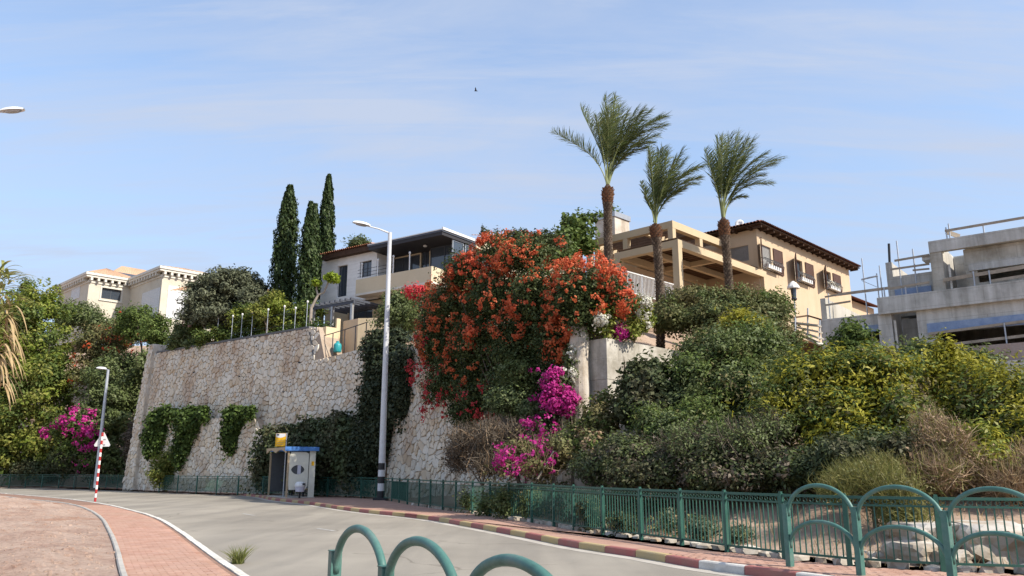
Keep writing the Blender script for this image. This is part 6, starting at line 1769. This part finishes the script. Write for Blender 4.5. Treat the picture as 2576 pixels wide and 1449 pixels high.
bush('terrace_hedge', 'yellowish hedge behind the garden lamp posts, left of the white house', 'hedge', [(at(u, 792, 59.5).x, 59.5+(640-u)*.006, at(u, 795, 59.5).z, 1.1, .8, rnd.uniform(.9, 1.3)) for u in range(600, 800, 24)] + [(at(u, 852-(u-500)*.163, 60.6-(u-500)*.008).x, 60.6-(u-500)*.008, at(u, 852-(u-500)*.163, 60.6-(u-500)*.008).z, 1.0, .7, .75) for u in range(510, 790, 22)], [(G['mid'], .6), (G['bright'], .4)], 330, .4, 70, .19, 68)
# small tree with two lime tufts
f0 = at(790, 770, 54.5)
t = thing('lime_tufted_tree', 'small bare limbed tree with two lime green leaf tufts before the white house', 'tree', (f0.x, f0.y, zt(f0.x, f0.y)))
k0, k1, k2 = at(783, 775, 54.5), at(800, 742, 54.5), at(822, 722, 54.5); zb_ = zt(f0.x, f0.y)
mb = MB(); mb.tube([(f0.x-.2, f0.y, zb_-.2), k0, k1], [.13, .11, .08], 8); mb.tube([k1, at(815, 735, 54.5), at(824, 715, 54.5), at(829, 702, 54.4)], [.075, .07, .06, .045], 7); mb.tube([k1, at(796, 728, 54.6), at(797, 715, 54.6)], [.07, .055, .04], 7)
mb.build('trunk', M['bark_pale'], t, world=True)
crown('leaf_tuft', [ell(838,700,20,14,54.3,.45), ell(826,696,14,10,54.3,.4)], 26, .22, 40, .22, G['lime'], t, 66)
crown('leaf_tuft', [ell(798,712,14,8,54.6,.35)], 12, .2, 36, .2, G['lime'], t, 67)
# hanging creepers on the lower tier
def hang(name, label, ells, mat, n, cr, nl, sz, seed, cat='creeper', group=None, droop=.5, aspect=.7):
    E = np.array(ells, float); b = (E[:, 0].mean(), E[:, 1].mean(), E[:, 2].max())
    t = thing(name, label, cat, b, 0, group); crown('foliage', ells, n, cr, nl, sz, mat, t, seed, aspect, .35, .35, 1.0, (0, -1, .1), droop)
    e2 = [(x, y-.05, z-.15*rz, rx*1.22+.15, ry, rz*1.15+.1) for x, y, z, rx, ry, rz in ells]; crown('trailing_leaves', e2, max(12, n//7), cr*.55, nl//3, sz*.85, mat, t, seed+40, aspect, .8, .1, 1.4, (0, -1, .1), .8)
    rr = random.Random(seed); mb = MB()
    for k in range(6):
        e = ells[rr.randrange(len(ells))]; x = e[0]+rr.uniform(-.6, .6)*e[3]; mb.tube([(x, e[1]+.1, e[2]+e[5]*.9), (x+rr.uniform(-.2, .2), e[1], e[2]), (x+rr.uniform(-.3, .3), e[1], e[2]-e[5]*.9)], [.03, .02, .008], 5)
    mb.build('stems', M['bark'], t, world=True); return t
def wl(u, v, ru, rv, rd=.45, off=-.5, fr=fw):
    p = on_wall(u, v, fr, off); s = px_m(p.y); return (p.x, p.y, p.z, ru*s, max(rd, ru*s*.5), rv*s)
hang('hanging_creeper', 'broadest green creeper hanging at the left end of the lower stone wall', [wl(400,1075,36,58), wl(425,1035,22,24), wl(480,1060,46,42), wl(390,1120,26,38), wl(465,1110,30,50), wl(455,1150,14,24), wl(512,1038,20,22)], G['creeper'], 260, .4, 75, .22, 71, group='creepers hanging on the lower stone wall')
hang('hanging_creeper', 'pointed green creeper hanging alone in the middle of the lower stone wall', [wl(595,1045,34,26), wl(583,1085,24,42), wl(630,1032,14,14), wl(577,1118,12,20)], G['creeper'], 130, .35, 75, .2, 72, group='creepers hanging on the lower stone wall')
bush('oleander_shrub', 'upright oleander shrub growing at the wall foot behind the fence', 'shrub', [(at(410,1195,60.2).x, 60.2, 1.5, 1.25, .8, 1.3), (at(425,1165,60.5).x, 60.5, 2.4, .8, .6, .9)], G['bright'], 60, .5, 60, .28, 73, aspect=.3, up=.6)
hang('shade_hedge', 'dark creeper hedge on the wall foot behind the bus shelter', [wl(675,1150,40,80,.5,-.5), wl(720,1110,50,50,.5,-.4), wl(790,1100,56,60,.5,-.4), wl(850,1090,50,62,.5,-.4), wl(880,1140,46,80,.5,-.5), wl(800,1170,70,60,.5,-.5), wl(660,1195,22,40,.5,-.5)], G['dark'], 420, .5, 75, .22, 74)
hang('ivy_curtain', 'nearly black ivy curtain hanging over the wall behind the tall lamp', [wl(945,880,32,60,.5,-.1), wl(935,960,26,80,.4,-.2), wl(930,1060,30,90,.5,-.3), wl(915,1150,34,70,.5,-.4), wl(985,870,44,50,.6,.2), wl(985,940,42,80,.6,-.1), wl(1010,1000,36,60,.5,-.5), wl(960,1010,36,80,.5,-.4), wl(1020,930,30,70,.5,-.4), wl(955,1110,18,60,.4,-.6)], G['ivy'], 620, .42, 95, .19, 75)
bush('pale_green_tree', 'soft pale green tree behind the tall lamp, left of the orange vine', 'tree', [ell(1010,770,46,40,49,2), ell(985,800,40,40,48.5,2), ell(1030,800,34,50,48,1.5)], G['dusty'], 150, .45, 90, .17, 76, None, None, r0=.12)
bush('roof_edge_tree', 'treetop showing above the tiled roof edge of the white house', 'tree', [ell(905,612,32,10,72,1.5), ell(890,618,18,8,72,1)], G['dusty'], 40, .5, 60, .24, 77, None, (at(905,612,72).x, 72, 14))
bush('loose_tree', 'loose leafy tree rising behind the orange vine, left of the chimney', 'tree', [ell(1450,565,44,36,46,1.8), ell(1425,610,30,36,45,1.6), ell(1490,545,16,18,46,.8), ell(1545,535,12,8,54,.6), ell(1470,610,34,36,45,1.6), ell(1415,650,40,34,43,1.4), ell(1380,640,40,24,43,1.2)], G['mid'], 95, .48, 46, .27, 78, None, None, r0=.12, aspect=.75)

# ------------------------------------------------------------------ the great orange vine
def Yw(u):
    k = (u-CX)/F_PX; d = B2-A2; t_ = (k*A2.y - A2.x)/(d.x - k*d.y); return A2.y + d.y*t_
def me_(u, v, ru, rv, rd=1.4, dy=0.0): return ell(u, v, ru, rv, Yw(min(u, 1480))+dy, rd)
vine = [me_(1180,690,70,60,1.6), me_(1260,640,60,50,1.7,1), me_(1330,650,75,60,1.6,1), me_(1150,760,80,70,1.6), me_(1250,750,90,80,1.9), me_(1360,750,90,80,1.9), me_(1450,740,85,75,2.0),
        me_(1530,740,55,55,1.8,1), me_(1560,775,36,40,1.4,1), me_(1120,850,70,80,1.4), me_(1210,860,80,90,1.8), me_(1300,870,80,90,1.6), me_(1390,850,70,70,1.5), me_(1470,810,50,34,1.3),
        me_(1130,950,60,70,1.2), me_(1200,980,75,80,1.4), me_(1290,980,80,80,1.4), me_(1360,950,50,70,1.1), me_(1170,1040,60,36,1.1), me_(1085,790,40,70,1.1), me_(1075,880,36,60,1.0), me_(1095,980,30,60,.8), me_(1405,890,26,60,1.0)]
t = bougain('orange_bougainvillea', 'huge orange and red flowering vine tumbling over the stone wall', vine, G['vine'], 1500, .5, 90, .13,
    [('orange_blossoms', G['bracto'], 520, 17, .17, .115, [me_(1235,650,60,50,1.7,.6), me_(1190,690,66,52,1.6), me_(1310,660,70,52,1.7,.6), me_(1230,612,26,26,1,1), me_(1130,740,60,50,1.5)]),
     ('orange_blossoms', G['bracto'], 270, 15, .17, .11, [me_(1470,690,70,44,1.9,.2), me_(1530,720,56,46,1.8,.8), me_(1560,770,36,42,1.5,.8), me_(1420,700,50,44,1.8)]),
     ('orange_blossoms', G['bracto'], 420, 14, .15, .11, [me_(1250,760,95,85,1.95), me_(1360,760,92,82,1.95), me_(1450,760,88,76,2.0), me_(1150,780,82,70,1.65)]),
     ('orange_blossoms', G['bracto'], 80, 30, .24, .13, [me_(1192,845,20,38,1.9,-.9), me_(1405,840,34,40,1.6,-.3), me_(1400,890,26,40,1.2,-.3)]),
     ('red_blossoms', G['bracto'], 360, 12, .15, .105, [me_(1120,860,72,82,1.45), me_(1200,900,84,96,1.8), me_(1085,830,42,80,1.15), me_(1310,830,80,60,1.8)]),
     ('red_blossoms', G['bractr'], 140, 16, .17, .11, [me_(1100,880,60,80,1.3), me_(1080,960,34,70,.9), me_(1120,970,50,80,1.1), me_(1210,1000,66,60,1.4)]),
     ('red_blossoms', G['bractr'], 34, 26, .26, .14, [me_(1045,735,22,16,.7,-.3)]),
     ('red_blossoms', G['bractr'], 22, 18, .18, .12, [me_(1066,1040,6,46,.3,-.4), me_(1040,930,14,36,.5,-.3)])],
    81, (-.1, -1, .25), (.4, 32.6, .6), .35)
es = [me_(1300,600,60,16,1.2,2), me_(1370,600,50,14,1.0,2.5), me_(1220,582,12,14,.5,1), me_(1410,612,30,12,.7,2)]
o, C_, D_ = crown('arching_shoots', es, 70, .3, 40, .14, G['dark'], t, 83, .6); fc, fd = shell_points(es, 60, np.random.default_rng(8), .8, 1.05)
flowers('shoot_blossoms', fc, fd, 18, .19, .12, G['bracto'], t, 84)
# white and magenta companions
bougain('white_bougainvillea', 'white flowering vine at the right edge of the orange vine, over the concrete block', [me_(1610,795,26,48,.8,1.2), me_(1520,812,30,26,.8,.2), me_(1590,830,26,22,.7,.6)], G['bright'], 70, .35, 60, .15,
        [('blossoms', G['bractw'], 60, 14, .18, .11, [me_(1620,785,18,50,.7,.8), me_(1512,808,22,26,.7,-.2)])], 85, (0, -1, .2), (5.2, 33.4, 6.4))
bougain('white_vine_strand', 'narrow white flowering strand hanging on the stone pillar', [ell(1440,915,12,52,30.6,.4), ell(1428,945,12,26,30.4,.4)], G['dusty'], 24, .3, 50, .14, [('blossoms', G['bractw'], 20, 14, .16, .11, [ell(1440,915,12,46,30.3,.4), ell(1415,940,8,14,30.2,.3)])], 86, (0, -1, .2))
bougain('magenta_tuft', 'small magenta tuft lying on top of the concrete block', [ell(1562,842,15,14,30.9,.4)], G['mid'], 10, .2, 30, .12, [('blossoms', G['bractm'], 30, 18, .16, .11, [ell(1562,843,16,16,30.7,.4), ell(1556,830,10,14,30.7,.3)])], 87, (0, -1, .2))
bougain('magenta_hanging_bougainvillea', 'magenta bougainvillea hanging below the orange vine beside the stone pillar', [ell(1400,965,34,40,30.4,.8), ell(1410,1010,36,40,30.2,.8), ell(1380,1040,34,36,30,.8), ell(1360,1075,30,26,29.6,.7)], G['dark'], 90, .4, 60, .13,
        [('blossoms', G['bractm'], 120, 22, .21, .12, [ell(1385,965,22,30,30,.7), ell(1425,1010,26,32,29.9,.7), ell(1385,1010,24,34,29.8,.7), ell(1405,935,12,12,30,.4)]), ('blossoms', G['bractm'], 26, 14, .18, .12, [ell(1370,1070,30,34,29.3,.7), ell(1345,935,12,16,30.6,.4), ell(1330,1060,40,14,29.6,.5)])], 88, (0, -1, .2))
t = bougain('low_magenta_bougainvillea', 'low magenta and straw coloured bougainvillea just behind the bar fence', [ell(1310,1140,56,36,26.5,1.2), ell(1360,1170,56,34,26,1.2), ell(1270,1175,34,28,26.2,1), ell(1400,1140,40,50,26.2,1)], G['brownolive'], 110, .36, 60, .12,
        [('blossoms', G['bractm'], 62, 11, .15, .10, [ell(1310,1130,60,32,26,1.2), ell(1280,1165,34,28,25.8,1), ell(1350,1150,40,30,25.7,1)]), ('blossoms', G['bractm'], 18, 8, .13, .1, [ell(1390,1165,34,24,25.5,1), ell(1330,1185,60,12,25.5,.8)])], 89, (0, -1, .2))
twigs('dry_stems', [ell(1340,1150,80,50,25.8,1.2)], 160, .8, .02, G['dry'], t, 90)
MB().tube([at(1352,1205,25.2), at(1372,1170,25.2), at(1392,1135,25.3)], .03, 6).build('pale_branch', M['bark_pale'], t, world=True)
def twig_bush(name, label, ells, mats, ns, ln, wd, seed, leaf=None, cat='shrub', group=None, up=.6, dirn=None):
    E = np.array(ells, float); bx, by = E[:, 0].mean(), E[:, 1].mean(); base = (bx, by, zt(bx, by)); t = thing(name, label, cat, base, 0, group)
    for i, (m, n) in enumerate(zip(mats, ns)): twigs('twigs', ells, n, ln, wd, m, t, seed+i, up, .15, dirn)
    if leaf: crown('foliage', ells, leaf[0], leaf[1], leaf[2], leaf[3], leaf[4], t, seed+7, .5, .3)
    limbs(t, base, [Vector((e[0], e[1], e[2]+e[5]*.4)) for e in ells][:6], .05, M['bark'], seed, 'stem'); return t
twig_bush('dry_mauve_shrub', 'dry mauve brown twiggy shrub below the orange vine', [ell(1180,1110,60,42,31.5,1.4), ell(1240,1105,64,42,30.5,1.4), ell(1155,1150,36,40,32.5,1.2), ell(1230,1165,56,36,30,1.2), ell(1300,1085,36,20,30,.9)], [G['drypurple'], G['dry']], [2600, 500], .75, .022, 91, (130, .4, 50, .11, G['drypurple']))
bush('shaded_ivy_mound', 'dim green bush under the overhang of the orange vine', 'shrub', [ell(1300,940,60,40,32,1), ell(1290,1010,70,40,31.8,1.1), ell(1340,1030,50,30,31,.9)], G['dusty'], 150, .4, 70, .13, 92)
bush('fence_climber', 'green climber tangled in the bar fence left of the tall magenta stems', 'climber', [(.0, 26.3, .55, .75, .35, .6), (-.8, 28, .5, .6, .35, .5), (.55, 25.2, .6, .4, .3, .55), (-1.5, 29.8, .45, .5, .3, .4)], G['dusty'], 85, .3, 55, .11, 93, r0=.03)
bush('fence_climber', 'small dark climber in the bar fence right of the larger one', 'climber', [(2.0, 21.0, .5, .4, .3, .5), (2.6, 19.4, .45, .35, .25, .4)], G['dark'], 34, .26, 50, .10, 94, r0=.03)

# ------------------------------------------------------------------ bushes on the right hand slope
S = 'bushes and small trees on the right slope'
bush('dry_slope_shrub', 'wide brown olive shrub at the pergola foot, between the right palm and the building site', 'shrub', [ell(1740,760,80,40,35.5,2), ell(1830,765,90,36,35.5,2), ell(1680,800,40,50,34,1.5), ell(1920,800,70,50,35,2), ell(1790,800,110,44,34,2), ell(1860,830,110,40,33,2), ell(1960,860,60,40,32.5,1.6)], [(G['brownolive'], .75), (G['dusty'], .25)], 560, .42, 90, .16, 101, S, None, r0=.12, up=.4)
bush('green_slope_shrub', 'fresh green shrub beside the lantern below the sand house', 'shrub', [ell(1930,760,48,26,36,1.2), ell(1960,785,30,26,35.5,1)], G['mid'], 80, .4, 70, .16, 102, S)
bush('great_dark_tree', 'largest dark green leafy tree in the middle of the right slope', 'tree', [ell(1800,900,95,75,28,2.4), ell(1890,880,85,70,28.5,2.4), ell(1740,960,70,70,27,2), ell(1850,980,110,80,26.5,2.2), ell(1950,950,70,70,27,2), ell(1760,1040,80,70,26,2), ell(1900,1050,80,70,25.5,2)], [(G['dusty'], .6), (G['mid'], .3), (G['brownolive'], .1)], 760, .42, 120, .135, 103, S, None, r0=.16)
bush('yellow_topped_shrub', 'yellow green leaved crown on top of the largest dark tree', 'shrub', [ell(1865,815,56,30,29.5,1.2), ell(1910,835,30,20,29.3,.9)], G['yellow'], 80, .34, 70, .14, 104, S)
bush('broad_leaved_tree', 'broad leaved dark tree before the concrete block, right of its sharp corner', 'tree', [ell(1620,975,58,44,27,1.4), ell(1650,935,26,30,27,.9), ell(1600,1030,50,44,26.5,1.3), ell(1665,1010,50,54,26.6,1.4), ell(1600,925,16,18,27,.5)], G['dark'], 230, .36, 60, .19, 105, S, None, r0=.1, aspect=.6)
bush('russet_shrub', 'olive and russet shrub at the foot of the concrete block corner', 'shrub', [ell(1505,1060,46,54,27.5,1.2), ell(1490,1130,56,50,26.5,1.3), ell(1530,1010,20,34,27.8,.7), ell(1450,1110,30,40,27,1)], [(G['brownolive'], .6), (G['mid'], .3), (G['dry'], .1)], 190, .36, 70, .145, 106, S)
bush('shaded_thicket', 'dark shaded thicket along the fence below the largest tree', 'shrub', [ell(1570,1155,70,66,22.8,1.5), ell(1670,1170,70,46,22,1.4), ell(1770,1150,60,66,21.2,1.3), ell(1880,1170,76,44,20.5,1.4), ell(1500,1180,50,40,23.8,1.2), ell(1640,1195,110,26,21.4,1), ell(1820,1200,120,26,20,1), ell(1960,1180,60,44,19.6,1.2)], [(G['dark'], .55), (G['dusty'], .25), (G['drypurple'], .2)], 760, .36, 100, .115, 107, S, None, r0=.1)
twig_bush('grey_brown_thicket', 'grey brown twiggy bush in the dark thicket centre', [ell(1720,1120,70,50,20.9,1), ell(1850,1110,80,60,20.2,1), ell(1930,1080,60,50,20.6,1)], [G['drypurple']], [900], .6, .014, 108, (120, .3, 60, .09, G['dusty']), group=S)
bush('sunlit_slope_shrub', 'sunlit mid green shrub at the middle of the slope, above the dark thicket', 'shrub', [ell(1690,1090,60,50,23.6,1.1), ell(1640,1060,40,40,24.4,.9), ell(1820,1100,60,44,22.8,1.1), ell(1930,1110,46,46,21.8,1), ell(1740,1050,40,36,24.4,.9)], [(G['mid'], .5), (G['dusty'], .35), (G['brownolive'], .15)], 330, .34, 85, .12, 121, S)
bush('yellow_green_bush', 'brightest yellow green bush below the concrete shell', 'shrub', [ell(2050,950,70,60,22,1.2), ell(2130,960,80,70,21.5,1.3), ell(2210,960,70,80,21.5,1.3), ell(2000,1000,70,60,21.8,1.2), ell(2100,1050,90,70,20.8,1.3), ell(2230,1050,80,80,20.5,1.3), ell(1950,1060,60,40,21.4,1), ell(2260,925,40,36,22,.9), ell(2150,1120,90,60,20,1.2), ell(2000,950,50,40,22.4,1)], [(G['yellow'], .5), (G['mid'], .35), (G['brownolive'], .15)], 760, .36, 80, .15, 109, S, None, r0=.1, aspect=.40, spray=2.0, up=.7)
bush('dark_conical_tree', 'dark green cone shaped tree before the blue sheeted window of the concrete shell', 'tree', [ell(2152,910,66,46,26,1.1), ell(2142,862,40,46,26.2,.8), ell(2138,830,22,28,26.3,.4), ell(2215,935,44,30,26,1)], G['mid'], 240, .36, 90, .15, 110, S, None, r0=.1)
bush('small_dark_crown', 'small dark green crown below the pale tube of the concrete shell', 'tree', [ell(2320,896,36,28,24.5,.8), ell(2290,918,34,28,24.3,.8), ell(2284,872,16,18,24.8,.4)], G['dusty'], 90, .32, 80, .14, 111, S)
bush('upright_yellow_shrub', 'upright yellow green shoot bush before the boarded opening of the concrete shell', 'shrub', [ell(2380,935,36,54,22,.8), ell(2388,885,16,36,22,.4), ell(2420,965,50,44,21.5,1)], G['yellow'], 140, .32, 70, .15, 112, S, aspect=.40, spray=2.0, up=.8)
bush('right_edge_shrub', 'broad yellowish green shrub at the right frame edge', 'shrub', [ell(2510,1000,70,60,19.5,1.2), ell(2560,1060,70,80,19,1.3), ell(2480,1060,60,70,19.5,1.2), ell(2560,960,30,34,20,.7), ell(2600,1130,80,70,18,1.2), ell(2450,1000,50,60,20.2,1), ell(2500,1130,60,50,18.6,1)], [(G['yellow'], .5), (G['mid'], .3), (G['brownolive'], .2)], 380, .36, 78, .15, 113, S, None, r0=.1, aspect=.40, spray=2.0, up=.7)
bush('tall_olive_shoots', 'greyish shoots rising behind the right edge shrub', 'shrub', [ell(2470,930,36,50,22.5,.9), ell(2440,900,20,30,22.8,.6)], G['dusty'], 80, .3, 60, .13, 114, S)
bush('lower_dark_shrub', 'dark green shrub between the yellow bush and the broom by the fence', 'shrub', [ell(2120,1150,70,50,18.6,1), ell(2250,1140,70,50,18.2,1), ell(2050,1180,50,46,19,1)], G['dark'], 240, .32, 85, .115, 115, S)
twig_bush('dry_tan_bush', 'dry tan twig bush before the yellow green shrub at right', [ell(2365,1125,62,66,17.4,1.1), ell(2345,1190,60,50,16.8,1.0), ell(2420,1175,52,54,17,1.0), ell(2335,1070,34,36,18,.7)], [G['dry'], G['broom']], [2500, 1300], .55, .014, 116, (70, .3, 40, .09, G['dry']), group=S)
twig_bush('green_broom_bush', 'wispy green broom bush behind the fence at the first arch', [ell(2160,1205,66,40,16.4,1), ell(2235,1230,66,52,15.8,1), ell(2275,1295,56,44,15.3,.8), ell(2100,1230,32,30,16.4,.8), ell(2215,1175,40,24,16.6,.7)], [G['broom'], G['grass']], [2700, 900], .5, .012, 117, (60, .24, 50, .075, G['brownolive']), group=S, up=.9, dirn=(-.2, -.2, .2))
bush('fresh_green_shrub', 'fresh yellow green shrub between the dry tan bush and the right frame edge', 'shrub', [ell(2480,1170,46,50,16.8,.9), ell(2450,1110,40,40,17.6,.8), ell(2300,1110,36,40,18.6,.8)], [(G['bright'], .6), (G['yellow'], .4)], 130, .3, 75, .11, 120, S)
twig_bush('dry_grass_clump', 'dry pinkish grass clump at the right frame edge behind the fence', [ell(2540,1210,60,44,16,.9), ell(2600,1180,60,60,16,.9)], [G['dry'], G['straw']], [1300, 700], .6, .012, 118, None, group=S, up=.9)
twig_bush('sage_tuft', 'small pale sage tuft at the fence foot near the fence middle', [ell(1770,1330,44,26,18,.5), ell(1860,1345,40,20,17.4,.5), ell(1680,1310,26,24,18.6,.4)], [G['dusty']], [300], .4, .014, 119, (60, .2, 40, .09, G['olive']), group=S)
# dry grass on the slope behind the fence
def zfn(x, y): return terrain(x, y)
rg = np.random.default_rng(12); n = 9000
bx = rg.uniform(-3, 16, n); by = rg.uniform(12.5, 34, n); df_, sf_, _ = poly_dist(bx, by, FENCE); kp = (sf_ > 0) & (df_ > .35) & (df_ < 6); bx, by = bx[kp], by[kp]; bz_ = terrain(bx, by)
n = len(bx); d = unit(np.c_[rg.normal(size=(n, 2))*.4, np.ones(n)]); L = rg.uniform(.12, .38, (n, 1)); s = unit(np.cross(d, rg.normal(size=(n, 3))))*.008; b_ = np.c_[bx, by, bz_-.02]
o = quad_mesh('dry_grass', np.stack([b_-s, b_+s, b_+d*L+s*.2, b_+d*L-s*.2], 1), G['straw']); o.name = 'dry_grass'; tag(o, 'thin dry grass on the slope behind the bar fence', 'grass', kind='stuff')
n = 60000
bx = rg.uniform(-1, 19, n); by = rg.uniform(13, 36, n); df_, sf_, _ = poly_dist(bx, by, FENCE); kp = (sf_ > 0) & (df_ > np.where(bx > 4.2, 3.4, .8)) & (df_ < 24); bx, by = bx[kp], by[kp]
from mathutils import noise as _mn
m_ = np.array([_mn.noise((x*.5, y*.5, 1.0)) for x, y in zip(bx, by)]) > -.22; bx, by = bx[m_], by[m_]; bz_ = terrain(bx, by); n = len(bx)
P_ = np.c_[bx, by, bz_ + rg.uniform(0, .35, n)]; N_ = unit(np.c_[rg.normal(size=(n, 2))*.7, np.ones(n)] + [0, -.3, 0])
o = quad_mesh('slope_ground_cover', leaf_quads(P_, N_, .13, .55, rg), [G['dusty'], G['brownolive'], G['straw']], None, rg.choice(3, n, p=[.55, .33, .12])); tag(o, 'low weeds and ground cover on the slope between the bushes', 'ground cover', kind='stuff')
# tuft on the road edge
gp = ground(599, 1418)
t = thing('grass_tuft', 'green grass tuft growing from the near kerb at the road edge', 'grass tuft', gp)
blades('blades', gp, 170, .36, .012, G['grass'], t, 5, .32, .35, area=(.09, .09))
t = thing('weed_tuft', 'small weed at the foot of the bar fence right of the sage tuft', 'weed', ground(1840, 1386, .13)); blades('blades', ground(1840, 1386, .13), 40, .2, .012, G['grass'], t, 6, .5, .4, area=(.06, .06))
